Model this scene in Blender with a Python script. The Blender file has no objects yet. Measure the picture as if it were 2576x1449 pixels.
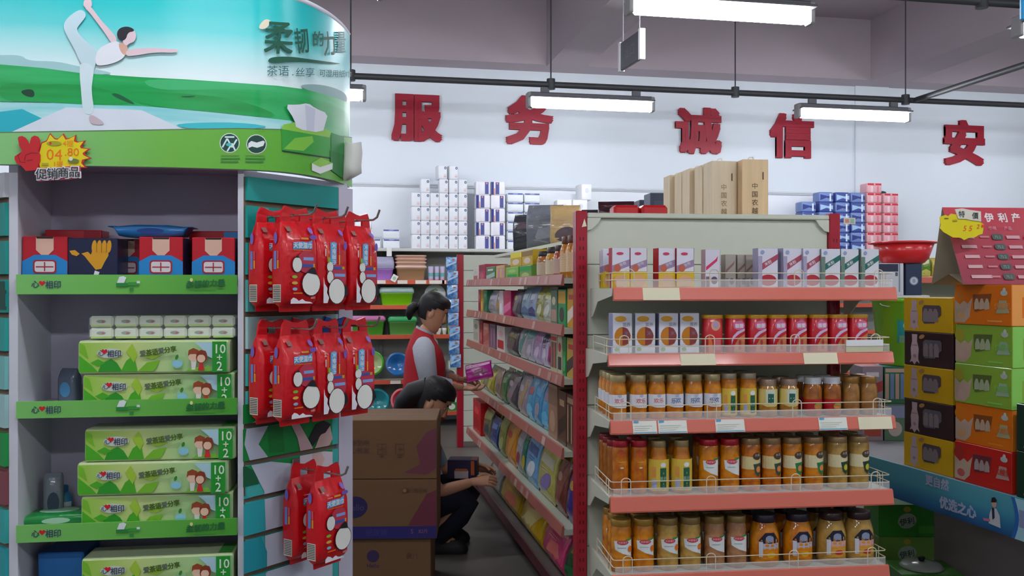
import bpy, math, random
from mathutils import Vector, Matrix
from mathutils.geometry import tessellate_polygon

# ------------------------------------------------------------------ camera, world, exposure
FPX, CX, CY, CAMH = 2300.0, 1288.0, 724.5, 1.5
YAW = math.radians(11.0)
scn = bpy.context.scene
COL = scn.collection
cam_d = bpy.data.cameras.new('camera')
cam_d.sensor_width = 36.0
cam_d.lens = FPX / 2576.0 * 36.0
cam_d.clip_start = 0.05
cam = bpy.data.objects.new('camera', cam_d)
COL.objects.link(cam)
cam.location = (0, 0, CAMH)
cam.rotation_euler = (math.pi / 2, 0, -YAW)
scn.camera = cam
world = bpy.data.worlds.new('world')
world.use_nodes = True
world.node_tree.nodes['Background'].inputs[0].default_value = (0.55, 0.58, 0.65, 1)
world.node_tree.nodes['Background'].inputs[1].default_value = 0.05
scn.world = world
scn.view_settings.view_transform = 'Standard'
scn.view_settings.look = 'None'
scn.view_settings.gamma = 1.0
scn.view_settings.use_curve_mapping = False
scn.view_settings.exposure = 0.25
LAMP_STRENGTH = 46.0
scn.cycles.max_bounces = 8
scn.cycles.diffuse_bounces = 4
scn.cycles.glossy_bounces = 3
scn.cycles.transmission_bounces = 4
scn.cycles.transparent_max_bounces = 10
scn.cycles.sample_clamp_indirect = 6.0

RAD = math.radians
FWD = Vector((math.sin(YAW), math.cos(YAW), 0))
RGT = Vector((math.cos(YAW), -math.sin(YAW), 0))
UPV = Vector((0, 0, 1))
CAM0 = Vector((0, 0, CAMH))

def ray(px, py):
    return FWD + RGT * ((px - CX) / FPX) + UPV * ((CY - py) / FPX)

def W(px, py, D):
    return CAM0 + ray(px, py) * D

class Frame:
    """a unit's own axes: x along its width, y into it, z up; origin on the floor"""
    def __init__(s, o, rzdeg):
        s.o = Vector((o[0], o[1], 0)); s.rz = RAD(rzdeg)
        s.M = Matrix.Translation(s.o) @ Matrix.Rotation(s.rz, 4, 'Z')
        s.I = s.M.inverted()
    def hit(s, px, py, y=0.0):
        o = s.I @ CAM0; d = (s.I.to_3x3() @ ray(px, py)); t = (y - o.y) / d.y
        p = o + d * t
        return p.x, p.z
    def hitx(s, px, py, x=0.0):
        o = s.I @ CAM0; d = (s.I.to_3x3() @ ray(px, py)); t = (x - o.x) / d.x
        p = o + d * t
        return p.y, p.z
    def w(s, x, y, z):
        return s.M @ Vector((x, y, z))

# ------------------------------------------------------------------ materials
MATS = {}
def lin(h):
    h = h.lstrip('#')
    def f(c):
        c /= 255.0
        return c / 12.92 if c <= 0.04045 else ((c + 0.055) / 1.055) ** 2.4
    return tuple(f(int(h[i:i + 2], 16)) for i in (0, 2, 4)) + (1.0,)

def mat(hexc, rough=0.5, metal=0.0, coat=0.0, var=0.05, vscale=14.0, bump=0.0, bscale=60.0, emit=0.0,
        trans=0.0, alpha=1.0, second=None, stretch=None, ior=1.45):
    key = (hexc, rough, metal, coat, var, vscale, bump, bscale, emit, trans, alpha, second, stretch, ior)
    if key in MATS:
        return MATS[key]
    m = bpy.data.materials.new('mat_' + hexc.lstrip('#'))
    m.use_nodes = True
    nt = m.node_tree; N = nt.nodes; L = nt.links
    b = N['Principled BSDF']
    b.inputs['Roughness'].default_value = rough
    b.inputs['Metallic'].default_value = metal
    b.inputs['IOR'].default_value = ior
    b.inputs['Coat Weight'].default_value = coat
    b.inputs['Coat Roughness'].default_value = 0.08
    b.inputs['Transmission Weight'].default_value = trans
    b.inputs['Alpha'].default_value = alpha
    c = lin(hexc)
    if emit > 0:
        b.inputs['Emission Color'].default_value = c
        b.inputs['Emission Strength'].default_value = emit
        b.inputs['Base Color'].default_value = c
        MATS[key] = m
        return m
    tc = N.new('ShaderNodeTexCoord')
    src = tc.outputs['Object']
    if stretch:
        mp = N.new('ShaderNodeMapping'); mp.inputs['Scale'].default_value = stretch
        L.new(src, mp.inputs['Vector']); src = mp.outputs['Vector']
    nz = N.new('ShaderNodeTexNoise'); nz.inputs['Scale'].default_value = vscale; nz.inputs['Detail'].default_value = 3
    L.new(src, nz.inputs['Vector'])
    mx = N.new('ShaderNodeMix'); mx.data_type = 'RGBA'
    if second:
        A_, B_ = c, lin(second)
        rp = N.new('ShaderNodeMapRange')
        rp.inputs['From Min'].default_value = 0.4; rp.inputs['From Max'].default_value = 0.6
        L.new(nz.outputs['Fac'], rp.inputs['Value']); L.new(rp.outputs['Result'], mx.inputs[0])
    else:
        A_ = tuple(max(0, x * (1 - var)) for x in c[:3]) + (1,)
        B_ = tuple(min(1, x * (1 + var)) for x in c[:3]) + (1,)
        L.new(nz.outputs['Fac'], mx.inputs[0])
    mx.inputs[6].default_value = A_; mx.inputs[7].default_value = B_
    L.new(mx.outputs[2], b.inputs['Base Color'])
    if bump > 0:
        n2 = N.new('ShaderNodeTexNoise'); n2.inputs['Scale'].default_value = bscale; n2.inputs['Detail'].default_value = 2
        L.new(src, n2.inputs['Vector'])
        bp = N.new('ShaderNodeBump'); bp.inputs['Strength'].default_value = bump; bp.inputs['Distance'].default_value = 0.01
        L.new(n2.outputs['Fac'], bp.inputs['Height']); L.new(bp.outputs['Normal'], b.inputs['Normal'])
    MATS[key] = m
    return m

def mm(x):
    return mat(x) if isinstance(x, str) else x

def grad_mat(name, stops, axis=2, rough=0.35):
    """print whose ink runs from one colour to the next along a local axis (metres)"""
    m = bpy.data.materials.new(name); m.use_nodes = True
    nt = m.node_tree; N = nt.nodes; L = nt.links
    b = N['Principled BSDF']; b.inputs['Roughness'].default_value = rough
    tc = N.new('ShaderNodeTexCoord'); sp = N.new('ShaderNodeSeparateXYZ')
    L.new(tc.outputs['Object'], sp.inputs[0])
    nz = N.new('ShaderNodeTexNoise'); nz.inputs['Scale'].default_value = 3.0; L.new(tc.outputs['Object'], nz.inputs['Vector'])
    ad = N.new('ShaderNodeMath'); ad.operation = 'MULTIPLY_ADD'
    L.new(nz.outputs['Fac'], ad.inputs[0]); ad.inputs[1].default_value = 0.05 * (stops[-1][0] - stops[0][0])
    L.new(sp.outputs[axis], ad.inputs[2])
    mr = N.new('ShaderNodeMapRange'); mr.inputs['From Min'].default_value = stops[0][0]; mr.inputs['From Max'].default_value = stops[-1][0]
    L.new(ad.outputs[0], mr.inputs['Value'])
    cr = N.new('ShaderNodeValToRGB'); L.new(mr.outputs['Result'], cr.inputs[0])
    e = cr.color_ramp.elements
    span = stops[-1][0] - stops[0][0]
    while len(e) < len(stops):
        e.new(0.5)
    for i, (p, h) in enumerate(stops):
        e[i].position = (p - stops[0][0]) / span; e[i].color = lin(h)
    L.new(cr.outputs['Color'], b.inputs['Base Color'])
    return m

# ------------------------------------------------------------------ mesh building
TEXTS = {}
def text_tris(s, bold):
    key = (s, bold)
    if key in TEXTS:
        return TEXTS[key]
    c = bpy.data.curves.new('lettering', 'FONT')
    c.body = s; c.resolution_u = 2; c.align_x = 'CENTER'
    o = bpy.data.objects.new('lettering', c)
    me = bpy.data.meshes.new_from_object(o)
    v = [(p.co.x, p.co.y - 0.36, 0) for p in me.vertices]
    f = [tuple(p.vertices) for p in me.polygons]
    bpy.data.objects.remove(o); bpy.data.curves.remove(c); bpy.data.meshes.remove(me)
    if bold > 0:            # heavier strokes: the same strokes laid side by side
        offs = [(1, 0), (-1, 0), (0, 1), (0, -1), (1, 1), (1, -1), (-1, 1), (-1, -1)] if bold > 0.025 else [(.7, .7), (.7, -.7), (-.7, .7), (-.7, -.7)]
        V, F = list(v), list(f)
        for i, (ox, oy) in enumerate(offs):
            n = len(V)
            V += [(x + bold * ox, y + bold * oy, i + 1) for x, y, _ in v]; F += [tuple(q + n for q in t) for t in f]
        v, f = V, F
    TEXTS[key] = (v, f)
    return v, f

def ell(cu, cv, ru, rv, n=20, rot=0.0):
    out = []
    for i in range(n):
        a = 2 * math.pi * i / n
        x, y = ru * math.cos(a), rv * math.sin(a)
        out.append((cu + x * math.cos(rot) - y * math.sin(rot), cv + x * math.sin(rot) + y * math.cos(rot)))
    return out

def split_tris(tris, maxlen):
    out = []; st = list(tris)
    while st:
        t = st.pop()
        L = [(t[i][0] - t[(i + 1) % 3][0]) ** 2 + (t[i][1] - t[(i + 1) % 3][1]) ** 2 for i in range(3)]
        k = L.index(max(L))
        ml = maxlen(t) if callable(maxlen) else maxlen
        if L[k] <= ml * ml:
            out.append(t); continue
        a, b, c = t[k], t[(k + 1) % 3], t[(k + 2) % 3]
        m = ((a[0] + b[0]) / 2, (a[1] + b[1]) / 2)
        st.append((a, m, c)); st.append((m, b, c))
    return out

def soft(pts, it=2):
    for _ in range(it):
        out = []
        for i in range(len(pts)):
            a, b = pts[i], pts[(i + 1) % len(pts)]
            out += [(a[0] * .75 + b[0] * .25, a[1] * .75 + b[1] * .25), (a[0] * .25 + b[0] * .75, a[1] * .25 + b[1] * .75)]
        pts = out
    return pts

def clip_v(poly, v0, v1):
    for lim, sgn in ((v0, 1), (v1, -1)):
        out = []
        for i in range(len(poly)):
            a, b = poly[i], poly[(i + 1) % len(poly)]
            da, db = (a[1] - lim) * sgn, (b[1] - lim) * sgn
            if da >= 0:
                out.append(a)
            if (da >= 0) != (db >= 0):
                t = da / (da - db)
                out.append((a[0] + (b[0] - a[0]) * t, a[1] + (b[1] - a[1]) * t))
        poly = out
        if len(poly) < 3:
            return []
    return poly

def rounded_rect(w, d, r, n=3, cx=0, cy=0):
    pts = []
    r = min(r, w / 2 - 1e-5, d / 2 - 1e-5)
    for (sx, sy, a0) in ((1, 1, 0), (-1, 1, 90), (-1, -1, 180), (1, -1, 270)):
        for i in range(n + 1):
            a = RAD(a0 + 90.0 * i / n)
            pts.append((cx + sx * (w / 2 - r) + r * math.cos(a), cy + sy * (d / 2 - r) + r * math.sin(a)))
    return pts

class MB:
    def __init__(s):
        s.v = []; s.f = []; s.mi = []; s.sm = []; s.slots = []
        s.T = None; s.map = None; s.h = 0.0004; s.maxlen = None; s.clip = None; s.step = 0.00035
    def slot(s, m):
        m = mm(m)
        if m not in s.slots:
            s.slots.append(m)
        return s.slots.index(m)
    def add(s, vs, fs, m, smooth=False):
        k = len(s.v); i = s.slot(m)
        if s.T is not None:
            vs = [tuple(s.T @ Vector(p)) for p in vs]
        s.v.extend([tuple(p) for p in vs])
        for f in fs:
            s.f.append(tuple(k + q for q in f)); s.mi.append(i); s.sm.append(smooth)
        return s
    def box(s, x0, x1, y0, y1, z0, z1, m, c=0.0):
        if c <= 0:
            vs = [(x, y, z) for z in (z0, z1) for y in (y0, y1) for x in (x0, x1)]
            return s.add(vs, [(0, 2, 3, 1), (4, 5, 7, 6), (0, 1, 5, 4), (2, 6, 7, 3), (0, 4, 6, 2), (1, 3, 7, 5)], m)
        c = min(c, (x1 - x0) * .45, (y1 - y0) * .45, (z1 - z0) * .45)
        vs = []; ix = {}
        for a, X, dx in ((0, x0, c), (1, x1, -c)):
            for b, Y, dy in ((0, y0, c), (1, y1, -c)):
                for e, Z, dz in ((0, z0, c), (1, z1, -c)):
                    ix[a, b, e] = len(vs)
                    vs += [(X, Y + dy, Z + dz), (X + dx, Y, Z + dz), (X + dx, Y + dy, Z)]
        fs = []
        for a in (0, 1):
            q = [ix[a, 0, 0], ix[a, 1, 0], ix[a, 1, 1], ix[a, 0, 1]]
            fs.append(tuple(q if a else q[::-1]))
            q = [ix[0, a, 0] + 1, ix[1, a, 0] + 1, ix[1, a, 1] + 1, ix[0, a, 1] + 1]
            fs.append(tuple(q[::-1] if a else q))
            q = [ix[0, 0, a] + 2, ix[1, 0, a] + 2, ix[1, 1, a] + 2, ix[0, 1, a] + 2]
            fs.append(tuple(q if a else q[::-1]))
        for a in (0, 1):
            for b in (0, 1):
                fs.append((ix[a, b, 0], ix[a, b, 1], ix[a, b, 1] + 1, ix[a, b, 0] + 1))
                fs.append((ix[a, 0, b], ix[a, 1, b], ix[a, 1, b] + 2, ix[a, 0, b] + 2))
                fs.append((ix[0, a, b] + 1, ix[1, a, b] + 1, ix[1, a, b] + 2, ix[0, a, b] + 2))
                for e in (0, 1):
                    k = ix[a, b, e]; fs.append((k, k + 1, k + 2))
        return s.add(vs, fs, m)
    def prism(s, pts, h0, h1, m, plane='xy', smooth=False):
        n = len(pts)
        def P(p, h):
            return {'xy': (p[0], p[1], h), 'xz': (p[0], h, p[1]), 'yz': (h, p[0], p[1])}[plane]
        vs = [P(p, h0) for p in pts] + [P(p, h1) for p in pts]
        fs = [tuple(range(n)), tuple(range(2 * n - 1, n - 1, -1))]
        s.add(vs, fs, m)
        return s.add(vs, [(i, (i + 1) % n, n + (i + 1) % n, n + i) for i in range(n)], m, smooth)
    def loft(s, rings, m, cap=True, smooth=True, closed=True):
        n = len(rings[0]); vs = [p for r in rings for p in r]; fs = []
        for k in range(len(rings) - 1):
            for i in range(n if closed else n - 1):
                j = (i + 1) % n
                fs.append((k * n + i, k * n + j, (k + 1) * n + j, (k + 1) * n + i))
        s.add(vs, fs, m, smooth)
        if cap:
            s.add(list(rings[0]), [tuple(range(n))[::-1]], m)
            s.add(list(rings[-1]), [tuple(range(n))], m)
        return s
    def lathe(s, prof, m, n=20, cap=True, sx=1.0, sy=1.0, c=(0, 0, 0), smooth=True):
        rings = [[(c[0] + r * sx * math.cos(2 * math.pi * i / n), c[1] + r * sy * math.sin(2 * math.pi * i / n), c[2] + z)
                  for i in range(n)] for r, z in prof]
        return s.loft(rings, m, cap, smooth)
    def tube(s, pts, r, m, n=6, closed=False):
        pts = [Vector(p) for p in pts]; rings = []; u = None
        for i, p in enumerate(pts):
            a = pts[max(0, i - 1)]; b = pts[min(len(pts) - 1, i + 1)]
            d = (b - a).normalized()
            if u is None:
                u = d.cross(Vector((0, 0, 1)) if abs(d.z) < 0.9 else Vector((0, 1, 0)))
            u = (u - d * u.dot(d)).normalized(); w = d.cross(u)
            rr = r[i] if isinstance(r, (list, tuple)) else r
            rings.append([tuple(p + (u * math.cos(2 * math.pi * k / n) + w * math.sin(2 * math.pi * k / n)) * rr) for k in range(n)])
        return s.loft(rings, m)
    def ball(s, c, r, m, n=14, k=8, rot=None):
        rx, ry, rz_ = (r, r, r) if not isinstance(r, (tuple, list)) else r
        rings = []
        for i in range(k + 1):
            t = -math.pi / 2 + math.pi * i / k
            q = max(math.cos(t), 0.02)
            ring = []
            for j in range(n):
                p = Vector((rx * q * math.cos(2 * math.pi * j / n), ry * q * math.sin(2 * math.pi * j / n), rz_ * math.sin(t)))
                if rot is not None:
                    p = rot @ p
                ring.append(tuple(p + Vector(c)))
            rings.append(ring)
        return s.loft(rings, m)
    # ---- flat print on a face
    def face(s, o, ux, uy):
        o = Vector(o); ux = Vector(ux).normalized(); uy = Vector(uy).normalized(); n = ux.cross(uy)
        s.map = lambda u, v, h: tuple(o + ux * u + uy * v + n * h); s.maxlen = None; s.h = 0.0004
        return s
    def front(s, x, y, z):      # print on a face that looks along -y; u right, v up
        return s.face((x, y, z), (1, 0, 0), (0, 0, 1))
    def left(s, x, y, z):       # print on a face that looks along -x; u runs towards -y
        return s.face((x, y, z), (0, -1, 0), (0, 0, 1))
    def cyl(s, r, z=0.0, ang=-90.0, sx=1.0, sy=1.0, ml=None):
        a0 = RAD(ang)
        s.map = lambda u, v, h: ((r + h) * sx * math.cos(a0 + u / r), (r + h) * sy * math.sin(a0 + u / r), z + v)
        s.maxlen = ml or r * 0.4; s.h = 0.0004
        return s
    def dp(s, poly, m, smooth=False):
        if s.map is None:
            return s
        poly = [(float(a), float(b)) for a, b in poly]
        if s.clip:
            tr = tessellate_polygon([[Vector((a, b, 0)) for a, b in poly]])
            polys = [clip_v([poly[i] for i in t], *s.clip) for t in tr]
            polys = [p for p in polys if len(p) >= 3]
        elif s.maxlen is None:
            polys = [poly]
        else:
            tr = tessellate_polygon([[Vector((a, b, 0)) for a, b in poly]])
            polys = split_tris([tuple(poly[i] for i in t) for t in tr], s.maxlen)
        vs = []; fs = []
        for p in polys:
            k = len(vs); vs += [s.map(a, b, s.h) for a, b in p]; fs.append(tuple(range(k, len(vs))))
        if fs:
            s.add(vs, fs, m, smooth)
        s.h += s.step
        return s
    def dr(s, u0, v0, u1, v1, m):
        return s.dp([(u0, v0), (u1, v0), (u1, v1), (u0, v1)], m)
    def de(s, cu, cv, ru, rv, m, n=18, rot=0.0):
        return s.dp(ell(cu, cv, ru, rv, n, rot), m)
    def dt(s, txt, size, u, v, m, rot=0.0, bold=0.0, sx=1.0, shear=0.0):
        tv, tf = text_tris(txt, bold)
        ca, sa = math.cos(rot), math.sin(rot)
        P = []
        for a, b, _ in tv:
            a, b = (a + b * shear) * sx * size, b * size
            P.append((u + a * ca - b * sa, v + a * sa + b * ca))
        vs = []; fs = []
        for f in tf:
            p = [P[i] for i in f]; hh = s.h + tv[f[0]][2] * 0.00009
            if s.clip:
                p = clip_v(p, *s.clip)
                if len(p) < 3:
                    continue
            if s.maxlen and len(p) >= 3:
                tris = split_tris([(p[0], p[i], p[i + 1]) for i in range(1, len(p) - 1)], s.maxlen)
            else:
                tris = [p]
            for t in tris:
                k = len(vs); vs += [s.map(a, b, hh) for a, b in t]; fs.append(tuple(range(k, len(vs))))
        if fs:
            s.add(vs, fs, m)
        s.h += 0.00035 + (0.0007 if bold > 0.025 else 0.00035 if bold > 0 else 0)
        return s
    def mesh(s, name):
        me = bpy.data.meshes.new(name)
        me.from_pydata(s.v, [], s.f)
        for m in s.slots:
            me.materials.append(m)
        me.polygons.foreach_set('material_index', s.mi)
        me.polygons.foreach_set('use_smooth', s.sm)
        me.update()
        return me
    def build(s, name, parent=None, **k):
        return obj(name, s.mesh(name), parent, **k)

def tag(o, label=None, cat=None, group=None, kind=None):
    if label: o['label'] = label
    if cat: o['category'] = cat
    if group: o['group'] = group
    if kind: o['kind'] = kind
    return o

def obj(name, data, parent=None, loc=None, rz=0.0, rot=None, label=None, cat=None, group=None, kind=None):
    o = bpy.data.objects.new(name, data); COL.objects.link(o)
    if parent is not None: o.parent = parent
    if loc is not None: o.location = loc
    o.rotation_euler = rot if rot else (0, 0, rz)
    return tag(o, label, cat, group, kind)

def thing(name, label, cat, loc, rz=0.0, group=None, rot=None):
    return obj(name, None, None, loc, rz, rot, label, cat, group)

PROTO = {}
def put(key, name, make, label, cat, loc, rz=0.0, group=None, rot=None):
    """one thing; the parts of a kind are made once and their meshes shared. make() -> [(part, MB, [(subpart, MB)])] or one MB"""
    if key not in PROTO:
        r = make()
        if isinstance(r, MB):
            PROTO[key] = r.mesh(name)
        else:
            PROTO[key] = [(p[0], p[1].mesh(p[0]), [(q[0], q[1].mesh(q[0])) for q in (p[2] if len(p) > 2 else [])]) for p in r]
    r = PROTO[key]
    if isinstance(r, list):
        t = thing(name, label, cat, loc, rz, group, rot)
        for pn, me, subs in r:
            p = obj(pn, me, t)
            for qn, m2 in subs:
                obj(qn, m2, p)
        return t
    return obj(name, r, None, loc, rz, rot, label, cat, group)

# ------------------------------------------------------------------ colours used all over
BEIGE = mat('#c9cdbb', 0.4, var=0.03)
BEIGE2 = mat('#b9beac', 0.45, var=0.03)
SALMON = mat('#d8705c', 0.3, coat=0.3, var=0.04)
REDPOST = mat('#a5142a', 0.35, coat=0.2, var=0.06)
CREAM = mat('#e4dfbd', 0.5, var=0.02)
WHITE = mat('#e8eaea', 0.5, var=0.02)
CHROME = mat('#b9b9b4', 0.25, metal=0.9)
WIRE = mat('#d8d0b4', 0.35, var=0.02)
CLEAR = mat('#f2f2ee', 0.1, alpha=0.22, var=0.0)
BLACK = mat('#15151a', 0.6)
CARDB = mat('#6e5034', 0.8, var=0.08, bump=0.1, bscale=40)

# ------------------------------------------------------------------ the room
ROOM = dict(x0=-9.0, x1=11.5, y0=-7.0, y1=10.4, z1=4.75)
def structure():
    R = ROOM
    wallm = mat('#dbe3e9', 0.8, var=0.02, vscale=1.5, bump=0.04, bscale=90)
    ceilm = mat('#b3a7ad', 0.85, var=0.03, vscale=1.0, bump=0.04, bscale=50)
    floorm = mat('#5f5b56', 0.35, var=0.12, vscale=2.2, bump=0.02, bscale=30)
    MB().box(R['x0'], R['x1'], R['y0'], R['y1'], -0.1, 0, floorm).build('floor', kind='structure', label='grey polished floor of the aisle')
    MB().box(R['x0'], R['x1'], R['y0'], R['y1'], R['z1'], R['z1'] + 0.15, ceilm).build('ceiling', kind='structure')
    MB().box(R['x0'], R['x1'], R['y1'], R['y1'] + 0.2, 0, R['z1'], wallm).build('wall_back', kind='structure')
    MB().box(R['x0'] - 0.2, R['x0'], R['y0'], R['y1'], 0, R['z1'], wallm).build('wall_left', kind='structure')
    MB().box(R['x1'], R['x1'] + 0.2, R['y0'], R['y1'], 0, R['z1'], wallm).build('wall_right', kind='structure')
    MB().box(R['x0'], R['x1'], R['y0'] - 0.2, R['y0'], 0, R['z1'], wallm).build('wall_front', kind='structure')
    # pilaster on the back wall and the beams that cross the ceiling
    MB().box(6.38, 6.84, R['y1'] - 0.03, R['y1'], 0, R['z1'], wallm).build('trim_1', kind='structure')
    MB().box(6.38, 6.84, R['y0'], R['y1'] - 0.35, 4.0, R['z1'], ceilm).build('trim_2', kind='structure')
    MB().box(2.35, 2.8, R['y0'], R['y1'] - 0.35, 4.0, R['z1'], ceilm).build('trim_3', kind='structure')
    MB().box(R['x0'], R['x1'], R['y1'] - 0.35, R['y1'], 4.02, R['z1'], ceilm).build('trim_4', kind='structure')
    MB().box(-1.7, -1.25, R['y0'], R['y1'] - 0.35, 4.0, R['z1'], ceilm).build('trim_5', kind='structure')
structure()

# big red characters on the back wall
def wall_character(ch, px0, py0, px1, py1):
    y = ROOM['y1'] - 0.035
    d = ray((px0 + px1) / 2, (py0 + py1) / 2); t = y / d.y
    c = CAM0 + d * t
    v, f = text_tris(ch, 0.038)
    us = [q[0] for q in v]; vs_ = [q[1] for q in v]
    d0 = ray(px0, py0); d1 = ray(px1, py1)
    w = (d1 * (y / d1.y)).x - (d0 * (y / d0.y)).x
    h = (d0 * (y / d0.y)).z - (d1 * (y / d1.y)).z
    sx = w / (max(us) - min(us)); sy = h / (max(vs_) - min(vs_))
    cu, cv = (max(us) + min(us)) / 2, (max(vs_) + min(vs_)) / 2
    m = MB(); n = len(v); red = mat('#980c28', 0.5, var=0.03)
    P = [((q[0] - cu) * sx, (q[1] - cv) * sy, -q[2] * 0.0008) for q in v]
    m.add([(a, e, b) for a, b, e in P], f, red)
    # rim of the board
    ed = {}
    for q in f:
        for i in range(len(q)):
            e = (q[i], q[(i + 1) % len(q)]); k = tuple(sorted(e)); ed[k] = ed.get(k, 0) + 1
    m.add([(a, e, b) for a, b, e in P] + [(a, 0.034, b) for a, b, e in P], [(a, b, b + n, a + n) for (a, b), c_ in ed.items() if c_ == 1], red)
    m.build('wall_character', loc=c, label='big red cut-out character %s (%s) on the white back wall' % (ch, {'服': 'fu', '务': 'wu', '诚': 'cheng', '信': 'xin', '安': 'an'}[ch]), cat='wall lettering', group='red characters on the back wall')
for a in (('服', 985, 235, 1113, 358), ('务', 1272, 238, 1393, 366), ('诚', 1700, 268, 1816, 390), ('信', 1938, 283, 2048, 400), ('安', 2376, 300, 2478, 418)):
    wall_character(*a)

# ------------------------------------------------------------------ lamp rails and lamps
LAMP = mat('#f4f7ff', emit=LAMP_STRENGTH)
HOUS = mat('#6c6c70', 0.5, metal=0.2)
PIPE = mat('#4c4e50', 0.5, metal=0.3)
def lamp_make():
    L = 0.62
    hs = MB().box(-L, L, -0.11, 0.11, -0.012, 0.004, HOUS, 0.004).box(-L, L, -0.04, 0.04, 0.004, 0.05, HOUS, 0.01).box(-0.5, -0.42, -0.02, 0.02, 0.05, 0.1, HOUS).box(0.42, 0.5, -0.02, 0.02, 0.05, 0.1, HOUS)
    rings = []
    for x, k in ((-L + 0.02, 0.5), (-L + 0.045, 1.0), (L - 0.045, 1.0), (L - 0.02, 0.5)):
        rings.append([(x, 0.055 * k * math.cos(a), -0.058 + 0.042 * k * math.sin(a)) for a in [2 * math.pi * i / 12 for i in range(12)]])
    tb = MB().loft(rings, LAMP)
    ec = [('end_cap', MB().box(s * L - 0.02, s * L + 0.02, -0.045, 0.045, -0.1, 0.045, mat('#9a9a98', 0.5), 0.008)) for s in (-1, 1)]
    return [('housing', hs), ('diffuser', tb)] + ec
ROWS = [8.58, 5.53, 1.75, -1.4]
LX = [-5.95, -3.15, -0.35, 2.45, 5.25, 8.05]
LZ = 3.33
for r, y in enumerate(ROWS):
    t = thing('lamp_rail', ['grey pipe rail carrying the lamps before the red wall characters', 'grey pipe rail carrying the lamp above the end rack'][r] if r < 2 else
              'grey pipe rail carrying lamps, %s from the back wall' % ('third', 'fourth', 'fifth')[r - 2], 'rail', (0, y, LZ + 0.1), group='lamp rails')
    MB().tube([(-8.6, 0, 0.03), (11.2, 0, 0.03)], 0.03, PIPE, 8).build('pipe', t)
    for k in range(-4, 6):
        x = 0.15 + 1.9 * k + (0.4 if r else 0)
        if x < -8 or x > 11: continue
        q = MB().tube([(x, 0, 0.05), (x, 0, 4.75 - LZ - 0.1)], 0.007, PIPE, 6).build('hanger_rod', t)
        MB().tube([(x, 0, -0.015), (x, 0, 0.085)], 0.042, PIPE, 8).build('clamp', q)
    for k, x in enumerate(LX):
        if r == 0:
            lb = 'lit fluorescent batten lamp hanging before the wall characters'
        elif r == 1:
            lb = 'lit fluorescent batten lamp hanging above the end rack'
        else:
            lb = 'lit fluorescent batten lamp on the %s pipe rail from the back wall' % ('third', 'fourth', 'fifth')[r - 2]
        put('lamp', 'ceiling_lamp', lamp_make, lb, 'lamp', (x, y, LZ), 0, 'fluorescent lamps row %d' % (r + 1))
t = thing('pipe_rail', 'grey pipe running along the shop to join the lamp rail', 'rail', (5.95, 5.62, LZ + 0.1))
MB().tube([(0, 0, 0.03), (0, 2.92, 0.03)], 0.03, PIPE, 8).build('pipe', t)

# small exit sign hanging from the ceiling
def exit_sign():
    c = W(1588, 128, 6.4)
    t = thing('hanging_sign', 'small dark hanging sign board below the ceiling beam', 'sign', (c.x, c.y, c.z - 0.1), RAD(94))
    m = MB().box(-0.19, 0.19, -0.012, 0.012, 0, 0.2, mat('#3c3d44', 0.4), 0.004)
    m.face((0, 0.012, 0.1), (-1, 0, 0), (0, 0, 1)).dt('出口', 0.09, 0.0, 0, '#5a5c62')
    m.face((0, -0.012, 0.1), (1, 0, 0), (0, 0, 1)).dt('出口', 0.09, 0.0, 0, '#5a5c62')
    m.build('board', t)
    MB().box(-0.2, -0.17, -0.02, 0.02, -0.005, 0.205, mat('#c8c8cc', 0.4)).box(0.17, 0.2, -0.02, 0.02, -0.005, 0.205, mat('#c8c8cc', 0.4)).build('frame', t)
    for x in (-0.15, 0.15):
        MB().tube([(x, 0, 0.2), (x, 0, ROOM['z1'] - c.z + 0.1)], 0.004, mat('#8f8f94', 0.4), 5).build('hanger_rod', t)
exit_sign()
def blue_sign():
    c = W(2597, 20, 4.6)
    t = thing('hanging_sign', 'bright blue aisle sign hanging under the lamp rail', 'sign', (c.x, c.y, c.z - 0.06), -YAW)
    MB().box(-0.06, 0.5, -0.01, 0.01, 0, 0.3, mat('#1f9ad6', 0.4), 0.004).build('board', t)
    for x in (0.0, 0.44):
        MB().tube([(x, 0, 0.3), (x, 0, ROOM['z1'] - c.z + 0.06)], 0.004, mat('#8f8f94', 0.4), 5).build('hanger_rod', t)
blue_sign()
# ================================================================== green tissue display cabinet
def cam_xy(lat, D):
    p = FWD * D + RGT * lat
    return (p.x, p.y)
CF = Frame(cam_xy((38 - CX) / FPX * 2.38, 2.38), -3.0)
CABX = CF.hit(606, 700, 0)[0]
SF = Frame(cam_xy((613 - CX) / FPX * 2.46, 2.46), 43.5)        # slat wall on the right chamfer
LFR = Frame(CF.w(-0.012, 0.0, 0)[:2], -3.0 + 133.5)              # slat wall on the left chamfer (x runs away to the left back)
PANELW = mat('#d3d3dc', 0.55, var=0.02)
LILAC = mat('#b9b4c6', 0.6, var=0.02)
MDF = mat('#7d6350', 0.8, var=0.08)
HB, HTOP = 1.816, 2.30
def _plane_D(px):
    o = CF.I @ CAM0; d = CF.I.to_3x3() @ ray(px, 700)
    return (-0.035 - o.y) / d.y
HT = [(px, _plane_D(px)) for px in range(-540, 481, 120)] + [(560, 2.432), (614, 2.446), (660, 2.462), (720, 2.503), (780, 2.577), (830, 2.68), (862, 2.785), (880, 2.88), (898, 3.0)]
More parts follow.
